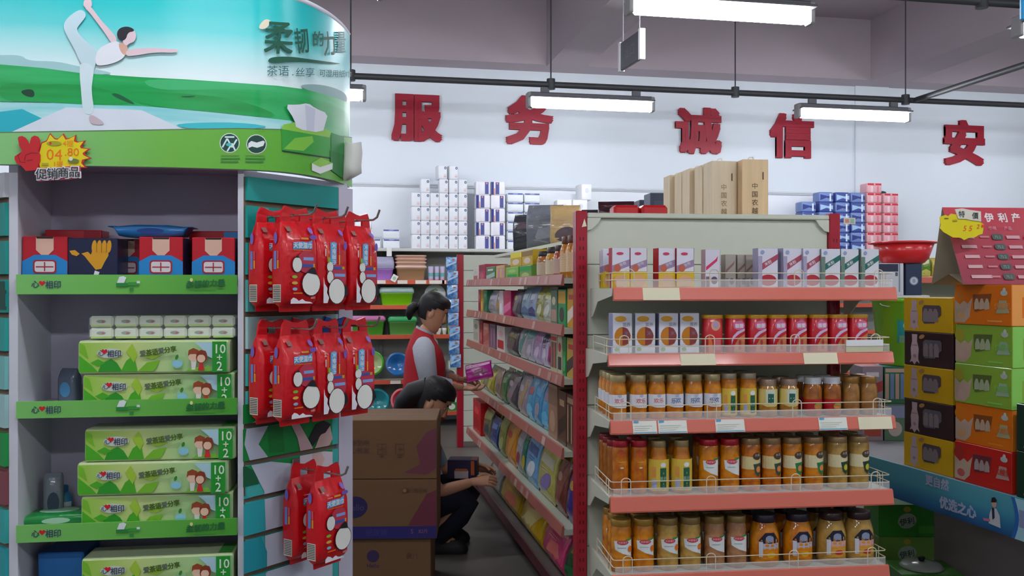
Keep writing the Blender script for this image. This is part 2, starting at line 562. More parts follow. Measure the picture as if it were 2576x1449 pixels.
def hdr_D(px):
    px = min(px, 880)
    for i in range(1, len(HT) - 2):
        (x0, y0), (x1, y1), (x2, y2), (x3, y3) = HT[i - 1:i + 3]
        if px <= x2 or i == len(HT) - 3:
            t = (px - x1) / (x2 - x1); m1 = (y2 - y0) / (x2 - x0) * (x2 - x1); m2 = (y3 - y1) / (x3 - x1) * (x2 - x1)
            return (2 * t ** 3 - 3 * t ** 2 + 1) * y1 + (t ** 3 - 2 * t ** 2 + t) * m1 + (-2 * t ** 3 + 3 * t ** 2) * y2 + (t ** 3 - t ** 2) * m2
    return HT[-2][1]
def hdr_plan(px):
    p = W(px, CY, hdr_D(px)); return Vector((p.x, p.y, 0))
def hdr_map(px, py, h):
    q = W(px, py, hdr_D(px))
    t = (hdr_plan(px + 3) - hdr_plan(px - 3)).normalized() if px < 876 else (hdr_plan(880) - hdr_plan(872)).normalized()
    n = Vector((t.y, -t.x, 0))
    return tuple(CF.I @ (q + n * h))
def hdr_py(px, z):
    return CY - (z - CAMH) * FPX / hdr_D(px)

cab = thing('display_cabinet', 'white tissue display cabinet with teal poster header and green shelf strips', 'display stand', CF.o, CF.rz)
def cabinet():
    # bay: two side boards, back, top, base
    for px0, px1, nm in ((22, 45, 'side_board'), (598, 614, 'side_board')):
        x0, x1 = CF.hit(px0, 700)[0], CF.hit(px1, 700)[0]
        MB().box(x0, x1, 0, 0.26, 0, 1.85, PANELW, 0.001).build(nm, cab)
    xl, xr = CF.hit(45, 700)[0], CF.hit(598, 700)[0]
    MB().box(xl, xr, 0.24, 0.258, 0, 1.85, LILAC).build('back_panel', cab)
    MB().box(xl, xr, 0.0, 0.24, 1.83, 1.85, LILAC).build('top_board', cab)
    strips = [(691, 740), (1006, 1048), (1313, 1356)]
    zs = [(CF.hit(320, b, -0.012)[1], CF.hit(320, a, -0.012)[1]) for a, b in strips] + [(0.50, 0.55)]
    gm = grad_mat('strip_green', [(0.0, '#7fc86b'), (0.3, '#6fc04f'), (0.62, '#45a02c')], 0, 0.4)
    for i, (z0, z1) in enumerate(zs):
        sh = MB().box(xl, xr, -0.004, 0.24, z0 + 0.004, z0 + 0.022, PANELW).build('shelf', cab)
        m = MB().box(xl, xr, -0.012, -0.005, z0, z1, gm)
        m.front((xl + xr) / 2, -0.012, (z0 + z1) / 2); w = xr - xl
        heart(m, -w * .385, 0.003, 0.008)
        m.dt('心', 0.02, -w * .415, 0, '#35406a', bold=0.02); m.dt('相印', 0.022, -w * .335, -0.001, '#35406a', bold=0.015, sx=0.9)
        m.dp([(-.028, .004), (-.022, .02), (-.012, .022), (-.004, .018), (-.01, .004)], '#e6eef0').dr(-.03, -.006, .0, .004, '#2a8a3c').dr(0.0, -.003, .028, .006, '#3a9c3c').dr(.004, -.017, .014, -.008, '#2f8f40').dp([(.022, .003), (.03, .003), (.03, .009), (.022, .009)], '#dfe8e6')
        m.dt('柔韧的力量', 0.02, w * .355, 0.002, '#23703a', rot=0.06, bold=0.03, shear=0.15); m.dr(w * .3, -.017, w * .4, -.0155, '#3b8a3e').de(w * .29, 0.012, .004, .005, '#dfe39a')
        m.build('shelf_strip', sh)
    MB().box(xl, xr, 0.0, 0.24, 0.0, 0.1, PANELW).build('base', cab)
    # header: curved panel, printed poster on it
    pxs = [-420, -300, -200, -100, 0, 100, 200, 300] + list(range(310, 614, 10)) + [614] + list(range(618, 880, 4)) + [880]
    sky = grad_mat('poster_sky', [(1.93, '#eaf6f4'), (2.07, '#e6f6f6'), (2.13, '#b2e8e8'), (2.19, '#5cd6d6'), (2.25, '#26c9ca'), (2.32, '#12bfc2')], 2, 0.3)
    m = MB()
    rg = []
    for px in pxs:
        D = hdr_D(px)
        yb, yt = CY - (HB - CAMH) * FPX / D, CY - (HTOP - CAMH) * FPX / D
        a, b = hdr_map(px, yb, 0), hdr_map(px, yt, 0); c, d = hdr_map(px, yt, -0.018), hdr_map(px, yb, -0.018)
        rg.append([a, b, c, d])
    m.loft([r[:2] for r in rg], sky, False, True, False)
    m.loft([[r[1], r[2], r[3], r[0]] for r in rg], PANELW, False, False, False)
    m.add(rg[-1], [(0, 1, 2, 3)], PANELW); m.add(rg[0], [(0, 1, 2, 3)], PANELW)
    m.build('header_panel', cab)
    rim = MB(); rim.tube([hdr_map(px, CY - (HTOP - CAMH) * FPX / hdr_D(px), -0.008) for px in pxs], 0.011, PANELW, 6)
    rim.build('header_rim', cab)
    p = MB(); p.map = hdr_map; p.maxlen = lambda t: 9.0 if t[0][0] + t[1][0] + t[2][0] < 2250 else 3.6; p.h = 0.0022; p.step = 0.00014; k = 2.8
    def Z(*pts): return [(a / k, b / k) for a, b in pts]
    def S(*pts): return soft([(a / k, b / k) for a, b in pts], 2)
    hillm = mat('#05a24c', .35, second='#2bb766', vscale=1.6, stretch=(1.5, 1.5, 16))
    hill2 = mat('#05953f', .35, second='#0fa650', vscale=2.0, stretch=(1.5, 1.5, 12))
    waterm = mat('#b4e6e6', .35, second='#7fd3d8', vscale=1.8, stretch=(1.2, 1.2, 14))
    wav = lambda px: {0: 335, 1: 0}.get(0) - 0.017 * min(px, 600) if px <= 600 else (325 + (px - 600) * 0.02 if px < 720 else 327.4 + (px - 720) ** 1.0 * 0.12)
    wx = [-418] + list(range(0, 880, 40)) + [879]
    # far hills, green hill, water, mat
    p.dp(S((-1170, 385), (0, 390), (150, 388), (200, 430), (400, 432), (560, 470), (820, 515), (700, 530), (560, 520), (0, 470), (-1170, 440)), '#a4cfd0')
    p.dp(S((2080, 605), (2200, 590), (2330, 610), (2440, 660), (2440, 740), (2300, 690)), '#8fb5b2')
    p.dp([(-418, 262)] + [(x, 258 + x * 0.012 + (max(0, x - 650) * 0.2)) for x in range(0, 880, 40)] + [(879, 330)] + [(x, wav(x)) for x in reversed(wx)], waterm)
    p.dp(Z((-1170, 450), (0, 455), (300, 480), (560, 515), (700, 525), (1000, 545), (1300, 560), (1600, 580), (1950, 605), (2150, 630), (2350, 685), (2455, 725), (2455, 980), (2300, 950), (2040, 850), (1700, 812), (1350, 775), (1000, 748), (650, 740), (300, 722), (0, 716), (-1170, 715)), hillm)
    p.dp(S((0, 470), (300, 492), (560, 530), (700, 540), (1000, 560), (1000, 600), (600, 590), (300, 560), (0, 540)), hillm)
    p.dp(S((1000, 550), (1600, 585), (1950, 610), (1950, 640), (1600, 625), (1250, 640), (1050, 620)), '#3fba72')
    p.dp(S((0, 580), (250, 600), (520, 590), (800, 640), (1000, 740), (600, 735), (300, 720), (0, 714)), hill2)
    p.dp(S((800, 650), (1200, 650), (1700, 700), (2030, 845), (1500, 790), (1000, 745)), hill2)
    p.dp(S((140, 640), (240, 625), (250, 690), (180, 680)), '#13422c').dp(S((770, 665), (830, 655), (960, 735), (930, 735)), '#0c5c38').dp(S((1250, 680), (1400, 675), (1330, 692)), '#0c5c38')
    p.dp(Z((-1170, 800), (0, 790), (160, 770), (330, 850), (80, 934), (-1170, 940)), '#24b6c4')
    p.dp(S((1210, 870), (1700, 860), (1960, 905), (1300, 912)), '#3fc3cd')
    p.dp(Z((80, 934), (470, 758), (1000, 778), (1290, 910), (900, 926)), '#dde5ee')
    # yoga figure
    SK, TR, TOP_, HR = '#e3c9cf', '#c6dfe6', '#e6e9ee', '#22222a'
    p.dp(S((600, -12), (645, -12), (655, 60), (585, 55)), SK)
    p.dp(S((610, 30), (650, 55), (710, 140), (790, 225), (835, 285), (790, 315), (750, 245), (690, 165), (630, 85), (600, 60)), SK)
    p.dp(S((575, 62), (620, 110), (560, 180), (540, 215), (600, 290), (695, 355), (675, 470), (650, 525), (565, 440), (535, 360), (480, 265), (445, 185), (485, 120)), TR)
    p.dp(S((565, 435), (670, 465), (657, 560), (647, 640), (672, 805), (588, 812), (575, 640), (565, 540)), '#d2e6ea')
    p.dp(S((685, 352), (780, 300), (842, 290), (895, 375), (862, 425), (760, 462), (668, 466)), TOP_)
    p.dp(S((840, 300), (905, 315), (900, 395), (865, 385), (842, 340)), '#d8a995')
    p.dp(S((893, 350), (1050, 338), (1180, 348), (1265, 350), (1240, 377), (1100, 370), (950, 396), (890, 400)), SK)
    p.dp(S((880, 225), (950, 210), (965, 255), (950, 300), (915, 308), (895, 330), (865, 300)), SK)
    p.dp(S((824, 255), (838, 205), (895, 187), (945, 205), (950, 225), (905, 232), (890, 285), (850, 292)), HR)
    p.dp(S((628, 814), (667, 814), (760, 882), (640, 880)), '#c9b6bd')
    p.dp(S((1810, 205), (1860, 133), (1912, 150), (1868, 212)), '#ece3c8')
    # calligraphy
    INK = '#145a45'
    for ch, zx, zy, sz, rt in (('柔', 1958, 270, 245, -.06), ('韧', 2116, 290, 190, .1), ('的', 2228, 278, 115, .05), ('力', 2305, 310, 180, .1), ('量', 2388, 300, 165, 0)):
        img_text(p, ch, sz / k, zx / k, zy / k, INK if ch != '量' else '#37857f', rt, 0.02, {'柔': .85, '韧': .54, '的': .74, '力': .52, '量': .4}[ch])
    p.dp(S((1878, 432), (1905, 405), (2030, 400), (2160, 418), (2420, 452), (2300, 452), (2060, 436), (1900, 452)), INK)
    img_text(p, '茶语', 78 / k, 1950 / k, 503 / k, '#3a6d70', 0, 0, 1.0)
    p.de(2050 / k, 530 / k, 1.6, 1.6, '#3a6d70', 8)
    img_text(p, '丝享', 68 / k, 2135 / k, 512 / k, '#3a6d70', 0, 0, 1.0)
    img_text(p, '可湿用纸巾', 56 / k, 2345 / k, 520 / k, '#2f6f6b', -0.03, 0.006, 0.82)
    # green band with its marks
    gb = grad_mat('band_green', [(-0.6, '#8fcb86'), (0.1, '#86c878'), (0.45, '#6fb93e'), (0.8, '#57ae23')], 0, 0.4)
    p.dp([(x, hdr_py(x, HB)) for x in wx] + [(x, wav(x)) for x in reversed(wx)], gb)
    for i in range(len(wx) - 1):
        p.h -= 0.00014 if i else 0
        p.dp([(wx[i], wav(wx[i]) - 1.6), (wx[i + 1], wav(wx[i + 1]) - 1.6), (wx[i + 1], wav(wx[i + 1]) + 1.2), (wx[i], wav(wx[i]) + 1.2)], '#5d7f55')
    p.de(578, 361, 25, 25, '#dfeae4').de(578, 361, 23, 23, '#17463c')
    for a, b in (((560, 372), (572, 350)), ((572, 350), (584, 372)), ((584, 372), (596, 352)), ((566, 346), (590, 346)), ((572, 382), (584, 362)), ((584, 362), (592, 380))):
        dx, dy = b[0] - a[0], b[1] - a[1]; l = math.hypot(dx, dy); ox, oy = -dy / l * 2, dx / l * 2
        p.dp([(a[0] + ox, a[1] + oy), (b[0] + ox, b[1] + oy), (b[0] - ox, b[1] - oy), (a[0] - ox, a[1] - oy)], '#d6f2f0')
        p.h -= 0.00012
    p.de(576, 365, 7, 4, '#4cc2c4').de(644, 364, 24.5, 24.5, '#dfeae4').de(644, 364, 22.5, 22.5, '#17463c')
    p.dp([(625, 362), (632, 356), (645, 360), (660, 355), (664, 358), (660, 368), (646, 373), (634, 370), (624, 374)], '#e9f2ee')
    for x0 in (556, 617):
        for j, (yy, ww) in enumerate(((391, 46), (400, 48), (408, 44))):
            p.dr(x0, yy - 2, x0 + ww, yy + 2, '#3d8a35' if j else '#6bab3e'); p.h -= 0.00012
    # printed tissue box at the end of the band
    p.dp(Z((1970, 905), (2310, 935), (2310, 1112), (1975, 1062)), '#2fa336').dp(Z((1985, 880), (2060, 865), (2200, 880), (2312, 928), (2300, 970), (1970, 912)), '#8ccb42')
    p.dp(Z((1985, 1052), (2060, 975), (2180, 960), (2190, 1000), (2120, 1065)), '#7cc63c').dp(Z((1975, 1060), (2310, 1110), (2310, 1118), (1975, 1070)), '#0f3d20')
    p.dp(soft(Z((1990, 740), (2080, 742), (2150, 727), (2200, 765), (2288, 802), (2270, 870), (2250, 938), (2070, 912), (2060, 850)), 1), '#e2e6ee')
    p.dp(Z((2130, 740), (2200, 770), (2190, 925), (2140, 920)), '#cdd4e2')
    p.dp(Z((2310, 935), (2400, 965), (2400, 1110), (2310, 1115)), '#2a8f45').dp(Z((2300, 1060), (2400, 1090), (2390, 1260), (2310, 1200)), '#1c8034')
    p.dp(Z((2175, 1150), (2240, 1112), (2320, 1150), (2318, 1192), (2232, 1226), (2175, 1202)), '#e7ede8').dp(Z((2175, 1150), (2240, 1112), (2320, 1150), (2232, 1178)), '#8ccb42')
    p.build('header_print', cab)
    # closing board on top of the chamfer, behind the header
    top = MB(); q = [SF.w(0, 0.01, 0), SF.w(0.394, 0.01, 0), SF.w(0.394, 0.1, 0), CF.w(CABX, 0.25, 0)]
    top.prism([tuple((CF.I @ v)[:2]) for v in q], 1.80, 1.818, PANELW); top.build('chamfer_top', cab)

def heart(m, u, v, r, col='#d4202c'):
    pts = []
    for i in range(24):
        t = 2 * math.pi * i / 24
        pts.append((u + r * (16 * math.sin(t) ** 3) / 16, v + r * (13 * math.cos(t) - 5 * math.cos(2 * t) - 2 * math.cos(3 * t) - math.cos(4 * t)) / 16))
    return m.dp(pts, col)

def img_text(p, txt, size, u, v, col, rot, bold, sx):
    """lettering on the header, whose own print coordinates run downwards"""
    tv, tf = text_tris(txt, bold)
    ca, sa = math.cos(rot), math.sin(rot); Q = []
    for a, b, _ in tv:
        a, b = a * sx * size, b * size
        Q.append((u + a * ca - b * sa, v - (a * sa + b * ca)))
    vs = []; fs = []
    for f in tf:
        t = [Q[i] for i in f]
        for tr in split_tris([(t[0], t[i], t[i + 1]) for i in range(1, len(t) - 1)], p.maxlen):
            n = len(vs); vs += [p.map(a, b, p.h + tv[f[0]][2] * 0.00003) for a, b in tr]; fs.append((n, n + 1, n + 2))
    p.add(vs, fs, col); p.h += 0.0003
cabinet()

# ---- slat walls: brown backing board, a separate teal board for every row
def slats():
    P = 0.1; z_top = 1.729
    bk = MB().box(0.0, 0.337, 0.0, 0.015, 0.05, 1.80, MDF)
    bk.T = CF.I @ SF.M; 
    bk = MB(); bk.T = CF.I @ SF.M; bk.box(0.0, 0.337, 0.0, 0.015, 0.05, 1.80, MDF)
    wall = bk.build('slat_wall', cab)
    tr = MB(); tr.T = CF.I @ SF.M; tr.box(0.337, 0.394, -0.012, 0.02, 0.0, 1.80, mat('#c9c6d6', 0.5, var=0.02)); tr.box(0.375, 0.394, 0.02, 0.2, 0, 1.80, PANELW)
    tr.build('side_trim', cab)
    teal = mat('#0f9a92', 0.45, var=0.03); teal2 = mat('#5cb9b4', 0.45, var=0.04); pale = mat('#a9d3d2', 0.45, var=0.04)
    def Z(*pts):
        return [SF.hit(580 + a / 3.228, 1000 + b / 3.228, -0.012) for a, b in pts]
    k = 0
    while True:
        z1 = z_top - P * (k - 1) - 0.007 if k else 1.80
        z0 = z_top - P * k + 0.007 if k else z_top + 0.007
        if z0 < 0.08: break
        m = MB(); m.T = CF.I @ SF.M
        base = teal if k < 3 else teal2 if k < 4 else pale if k < 5 else mat('#3fb3ae', 0.45, var=0.05)
        m.box(0.004, 0.334, -0.012, -0.001, z0, z1, base)
        m.front(0, -0.012, 0); m.clip = (z0, z1)
        if k == 4:
            m.dt('可湿用纸巾', 0.03, 0.2, z0 + 0.05, '#24695f', bold=0.01)
        if k == 3:
            m.dp([(0.1, z0), (0.3, z0 + .01), (0.3, z0 + .03), (.16, z0 + .03)], '#1f5f45')
        if k >= 6:
            m.dp(Z((100, 60), (825, -40), (825, 560), (420, 600), (100, 640)), '#0e8f3f')
            m.dp(Z((300, 230), (420, 220), (440, 440), (310, 450)), '#0b7a33').dp(Z((100, 550), (200, 600), (230, 700), (100, 730)), '#0a5c3a')
            m.dp(Z((110, 380), (130, 230), (240, 170), (300, 160), (310, 215), (225, 380), (330, 520), (540, 540), (825, 545), (825, 1700), (290, 1700), (270, 760), (170, 560)), '#c3cbdb')
            m.dp(Z((560, 440), (640, 430), (825, 440), (825, 620), (740, 580), (680, 590), (560, 560)), '#d9cfd8')
            m.dp(Z((455, 150), (520, 150), (650, 380), (680, 445), (565, 445), (540, 330)), '#d2b3b6')
            m.dp(Z((735, 270), (800, 215), (825, 330), (800, 385), (720, 420), (760, 500), (730, 560), (660, 560), (660, 450), (690, 390)), '#d9b5b0')
            m.dp(Z((632, 330), (690, 220), (750, 185), (812, 215), (765, 285), (730, 300), (665, 395)), '#241f26')
            m.dp(Z((100, 1160), (240, 1120), (290, 1250), (290, 1420), (100, 1470)), '#1c97a6')
            m.dp(Z((100, 800), (270, 820), (280, 1100), (100, 1140)), '#23a6ae')
        m.clip = None
        m.build('slat', wall)
        k += 1
    # left chamfer
    bk = MB(); bk.T = CF.I @ LFR.M; bk.box(0.0, 0.3, -0.015, 0.0, 0.05, 1.80, MDF)
    wl = bk.build('slat_wall', cab)
    cols = ['#dfe0e4', '#11938b', '#11938b', '#13958c', '#2aa39b', '#7cc0bd', '#a5cfcf', '#1d9a4a', '#8a4a52', '#3bb0ac', '#2ea5ab', '#7fbfc4', '#c0c8d4', '#c0c8d4', '#c0c8d4', '#c0c8d4', '#c0c8d4', '#c0c8d4']
    for k in range(18):
        z1 = z_top - P * (k - 1) - 0.007 if k else 1.80
        z0 = z_top - P * k + 0.007 if k else z_top + 0.007
        if z0 < 0.06: break
        m = MB(); m.T = CF.I @ LFR.M
        m.box(0.004, 0.3, -0.001 + 0.0, 0.012, z0, z1, mat(cols[k], 0.45, var=0.04))
        if k == 3:
            m.face((0.03, 0.012, (z0 + z1) / 2), (-1, 0, 0), (0, 0, 1)).dt('量', 0.08, 0, 0, '#1d4f40', bold=0.03)
        m.build('slat', wl)
slats()

def hooks():
    out = {}
    for row, py, pxs in ((0, 520, (662, 741, 822)), (1, 800, (662, 741, 822)), (2, 1150, (741,))):
        for j, px in enumerate(pxs):
            x, _ = SF.hit(px, py, -0.012)
            kk = {0: 0, 1: 3, 2: 7}[row]
            z = 1.729 - 0.1 * kk - 0.022
            m = MB(); m.T = CF.I @ SF.M
            m.box(x - 0.013, x + 0.013, -0.02, -0.012, z - 0.03, z + 0.012, CHROME, 0.002)
            m.tube([(x, -0.016, z - 0.015), (x, -0.20, z - 0.015), (x, -0.215, z - 0.008), (x, -0.225, z + 0.012)], 0.0032, CHROME, 6)
            m.build('display_hook', cab)
            out[row, j] = (x, z - 0.0118)
    return out
HOOK = hooks()

# ---- red wipes bags
RB = mat('#d3101c', 0.32, coat=0.25, var=0.08, vscale=25, bump=0.35, bscale=28)
RB2 = mat('#c00d19', 0.35, coat=0.2, var=0.08)
def bag_make(variant, blue=False):
    w, d, h = 0.114, 0.06, 0.196
    body = RB if not blue else mat('#1259b8', 0.35, coat=0.2, var=0.06)
    m = MB(); rings = []
    for z, kx, ky in ((-0.014, 0.9, 0.05), (0.0, 0.92, 0.07), (0.006, 0.97, 0.6), (0.018, 1.0, 0.93), (0.06, 1.0, 1.0), (0.12, 1.0, 1.0), (0.165, 0.99, 0.95), (h, 0.95, 0.62), (h + 0.02, 0.88, 0.22), (h + 0.03, 0.84, 0.07)):
        rings.append([(x, y, z) for x, y in rounded_rect(w * kx, d * ky, 0.012 if ky > .3 else 0.002, 3)])
    m.loft(rings, body)
    f = -d / 2 * 0.995
    if not blue:
        m.front(0, f, 0)
        ink = '#5fb2e6'
        if variant == 'A':
            m.dp([(-.03, .15), (.034, .153), (.034, .176), (.02, .17), (.0, .171), (-.03, .168)], ink).dt('天使湿巾', 0.016, 0.002, 0.161, '#e7f2fa', bold=0.03)
            m.dr(-.03, .177, -.01, .179, '#e8b6b0').dr(-.005, .177, .02, .182, '#e8a93a').de(.036, .184, .012, .006, '#7a5cc0').dr(-.03, .147, .03, .149, '#ef7a1a')
            m.de(0.012, .118, .03, .03, '#c73a52').dr(.002, .122, .036, .13, '#86aee8').dr(-.004, .104, .034, .112, '#3d5aa8').dr(.034, .104, .04, .113, '#e0a32e')
            m.de(-.02, .11, .017, .021, '#26262c').de(-.02, .11, .0155, .0195, '#efeee6').dp([(-.03, .128), (-.012, .128), (-.02, .135)], '#26262c')
            m.de(.026, .06, .032, .033, '#1d1d22').de(.026, .06, .03, .031, '#efeee6').dp([(.01, .089), (.045, .084), (.04, .1), (.03, .104), (.022, .1)], '#1d1d22')
            m.de(-.03, .078, .009, .004, '#8fbf3a').de(-.03, .062, .01, .004, '#e7b145').de(-.03, .046, .008, .004, '#8db8dc').dr(-.035, .034, -.005, .037, '#ef7a1a')
            m.dp([(-.045, .008), (-.044, .018), (-.036, .024), (-.026, .021), (-.018, .015), (-.006, .02), (.004, .014), (.02, .012), (.03, .008)], '#ecebf2').dt('64片', .008, .03, .023, '#f0c9c0')
            m.left(-w / 2 * 0.998, 0, 0)
            m.dr(-.018, .012, .014, .058, '#d9cfc0')
            for i in range(9):
                m.dr(-.016, .016 + i * .0046, .012, .018 + i * .0046, '#3a3236'); m.h -= 0.00035
            m.dr(-.014, .098, -.004, .146, '#6a86c8').dr(0.0, .1, .006, .122, '#e0a32e').dr(0.0, .124, .006, .146, '#d9606a').de(-.006, .18, .007, .015, '#7a6cc0')
        else:
            m.dp([(-.012, .112), (.01, .11), (.012, .172), (.002, .176), (-.012, .172)], ink).dt('天使湿巾', 0.015, 0.0, 0.142, '#e7f2fa', rot=-math.pi / 2, bold=0.03)
            m.dr(.018, .112, .023, .14, '#e8a93a').dr(.018, .142, .023, .172, '#d9606a').de(.043, .166, .006, .012, '#7a5cc0').dt('64', .013, -.033, .168, '#f2dcd6', rot=-math.pi / 2).dr(-.034, .135, -.03, .155, '#e8c9d0')
            m.dr(-.027, .09, -.023, .165, '#ef7a1a').de(.01, .082, .036, .032, '#c73a52').dr(.0, .08, .04, .088, '#86aee8').dr(-.01, .1, .028, .107, '#3d5aa8').dr(.028, .1, .037, .108, '#e0a32e')
            m.de(-.018, .107, .013, .015, '#26262c').de(-.018, .107, .0117, .0137, '#efeee6').de(-.018, .078, .013, .018, '#26262c').de(-.018, .078, .0117, .0167, '#efeee6')
            m.de(.006, .04, .032, .036, '#1d1d22').de(.006, .04, .03, .034, '#efeee6').dp([(.034, .02), (.05, .034), (.046, .05), (.036, .062)], '#1d1d22')
            m.dp([(-.045, .008), (-.03, .008), (-.024, .022), (-.032, .036), (-.03, .048), (-.04, .06), (-.044, .078)], '#ecebf2').de(-.024, .125, .004, .008, '#8fbf3a')
            m.left(-w / 2 * 0.998, 0, 0).dr(-.014, .11, .012, .15, '#b82a34').dr(-.014, .05, .012, .085, '#b82a34')
        m.face((0, -0.0225, h + 0.004), (1, 0, 0), (0, 0.62, 0.78)).dr(-.045, -.004, -.03, .012, '#8a6a62').de(.034, .002, .007, .011, '#8a62b8')
    hd = MB(); zb = h + 0.026
    hd.prism([(-.049, zb), (-.016, zb), (-.016, zb + .022), (-.044, zb + .03)], -.003, .003, body, 'xz')
    hd.prism([(.016, zb), (.049, zb), (.044, zb + .03), (.016, zb + .022)], -.003, .003, body, 'xz')
    hd.prism([(-.044, zb + .03), (-.016, zb + .022), (.016, zb + .022), (.044, zb + .03), (.038, zb + .042), (.006, zb + .034), (-.008, zb + .036), (-.034, zb + .044)], -.003, .003, body, 'xz')
    return [('bag_body', m), ('carry_handle', hd)]
def bags():
    zoff = 0.196 + 0.026 + 0.022 + 0.0
    lay = []
    for j, var in ((0, 'A'), (1, 'B'), (2, 'B')):
        lay.append((0, j, var, (-0.05, -0.135)))
        lay.append((1, j, var, (-0.05, -0.135) if j < 2 else (-0.13,)))
    lay.append((2, 0, 'A', (-0.055, -0.14)))
    for row, j, var, ys in lay:
        hx, hz = HOOK[row, j]
        for i, y in enumerate(ys):
            p = SF.w(hx + (0.004 if i else -0.004), y, hz - zoff)
            rown = ['top', 'middle', 'lowest'][row]
            lb = 'red wipes bag, %s print, %s bag of %s, %s row' % ('upright' if var == 'A' else 'sideways', 'front' if i == len(ys) - 1 else 'rear', ('the hook by the shelves', 'the middle hook', 'the hook by the white trim')[j] if row < 2 else 'its hook', rown)
            put(('bag', var), 'wipes_bag', lambda: bag_make(var), lb, 'wipes bag', p, SF.rz + RAD((-1.5, 1, 2)[(row + j) % 3]), 'red wipes bags on the slat wall')
    hx, hz = HOOK[1, 2]
    put(('bag', 'blue'), 'wipes_bag', lambda: bag_make('A', True), 'blue wipes bag hanging behind a red one', 'wipes bag', SF.w(hx - 0.005, -0.05, hz - zoff), SF.rz)
bags()

# ---- price burst and paper on the header
def price_burst():
    k = 9.058
    def Z(*pts):
        o = CF.hit(100, 390, -0.05)
        return [(CF.hit(a / k, 320 + b / k, -0.05)[0] - o[0], CF.hit(a / k, 320 + b / k, -0.05)[1] - o[1]) for a, b in pts]
    o = CF.hit(100, 390, -0.05)
    t = thing('price_burst', 'yellow starburst price card with red victory hand hung on the header', 'price card', CF.w(o[0], -0.05, o[1]), CF.rz)
    star = Z((880, 590), (940, 350), (1060, 300), (1140, 130), (1250, 250), (1320, 260), (1450, 140), (1520, 260), (1600, 240), (1745, 165), (1720, 300), (1800, 330), (1960, 300), (1870, 420), (1890, 470), (2065, 490), (1930, 590), (1960, 640), (2095, 705), (1920, 750), (1900, 830), (1980, 925), (1850, 930), (900, 950), (870, 850))
    inner = [(a * 0.0 + (a - 0.03) * 0.93 + 0.03, (b - 0.0) * 0.93) for a, b in star]
    m = MB().prism(star, 0.0, 0.002, mat('#c9202c', 0.4), 'xz'); m.front(0, 0, 0); m.dp(inner, '#e6d50a')
    z = lambda a, b: Z((a, b))[0]
    for ch, a, b, s, bo in (('04', 1240, 620, .040, .0), ('.80', 1640, 560, .03, .0)):
        u, v = z(a, b); m.dt(ch, s, u, v, '#ee7208', bold=bo)
    u, v = z(1560, 370); m.dt('4提', .018, u, v, '#ef8a10')
    u, v = z(1240, 370); m.de(u, v, .018, .006, '#a8a428').de(u - .009, v, .003, .004, '#c8402c')
    u, v = z(1330, 840); m.dt('1提', .017, u, v, '#ee7208'); u, v = z(1040, 845); m.dr(u - .008, v - .003, u + .008, v + .003, '#b3a524')
    u, v = z(1680, 770); m.de(u, v, .014, .006, '#6f7a3c').de(u - .006, v + .005, .005, .005, '#dfe0c0')
    m.build('burst_card', t)
    h = MB(); R_ = mat('#c81c26', 0.4); DK = '#5c1016'
    hand = Z((420, 260), (440, 220), (520, 205), (590, 240), (640, 300), (685, 400), (700, 320), (730, 230), (800, 195), (880, 220), (925, 300), (925, 420), (890, 540), (930, 640), (930, 760), (880, 880), (885, 960), (760, 990), (600, 1000), (540, 930), (480, 870), (390, 820), (345, 740), (345, 670), (420, 620), (520, 550), (450, 420))
    h.prism(hand, -0.004, -0.001, R_, 'xz'); h.front(0, -0.004, 0)
    for a, b in (((420, 640), (480, 800)), ((480, 800), (600, 810)), ((600, 640), (570, 780)), ((600, 640), (740, 590)), ((740, 590), (880, 600)), ((620, 770), (760, 745)), ((480, 600), (420, 660))):
        (x0, y0), (x1, y1) = Z(a, b); l = math.hypot(x1 - x0, y1 - y0); ox, oy = -(y1 - y0) / l * .0006, (x1 - x0) / l * .0006
        h.dp([(x0 + ox, y0 + oy), (x1 + ox, y1 + oy), (x1 - ox, y1 - oy), (x0 - ox, y0 - oy)], DK); h.h -= .00035
    h.build('victory_hand', t)
    c = MB(); ban = Z((850, 970), (1080, 940), (1400, 910), (1600, 890), (1840, 880), (1870, 1160), (1590, 1200), (1330, 1210), (1080, 1225), (880, 1240), (820, 1130))
    c.prism(ban, -0.003, -0.001, mat('#c84a5c', 0.5), 'xz'); c.front(0, -0.003, 0)
    for ch, a, b in (('促', 965, 1080), ('销', 1220, 1065), ('商', 1465, 1045), ('品', 1725, 1030)):
        u, v = z(a, b); c.dt(ch, .032, u, v, '#e8e6ea', bold=.06)
    for ch, a, b in (('促', 965, 1080), ('销', 1220, 1065), ('商', 1465, 1045), ('品', 1725, 1030)):
        u, v = z(a, b); c.dt(ch, .029, u, v, '#2a3230', bold=.012); c.h -= .0003
    c.build('caption_strip', t)
price_burst()
def hung_paper():
    pts = []
    m = MB()
    a = CF.I @ W(866, 356, 2.78); 
    rows = []
    for i, (x0, x1, py) in enumerate(((868, 908, 357), (862, 911, 385), (858, 908, 415), (856, 909, 436), (860, 880, 452))):
        rows.append([tuple(W(x0, py, 2.775) - W(880, 452, 2.77)), tuple(W((x0 + x1) / 2, py + 3, 2.74) - W(880, 452, 2.77)), tuple(W(x1, py, 2.80) - W(880, 452, 2.77))])
    pm = mat('#d9dad2', 0.7, var=0.03)
    m.loft(rows, pm, False, True, False)
    back = [[(p[0] + RGT.x * 0.001 + FWD.x * .0012, p[1] + FWD.y * .0012, p[2]) for p in r] for r in rows]
    m.loft(back, pm, False, True, False)
    m.build('paper_sheet', loc=W(880, 452, 2.77), label='curled white paper sheet stuck on the end of the header', cat='paper')
hung_paper()

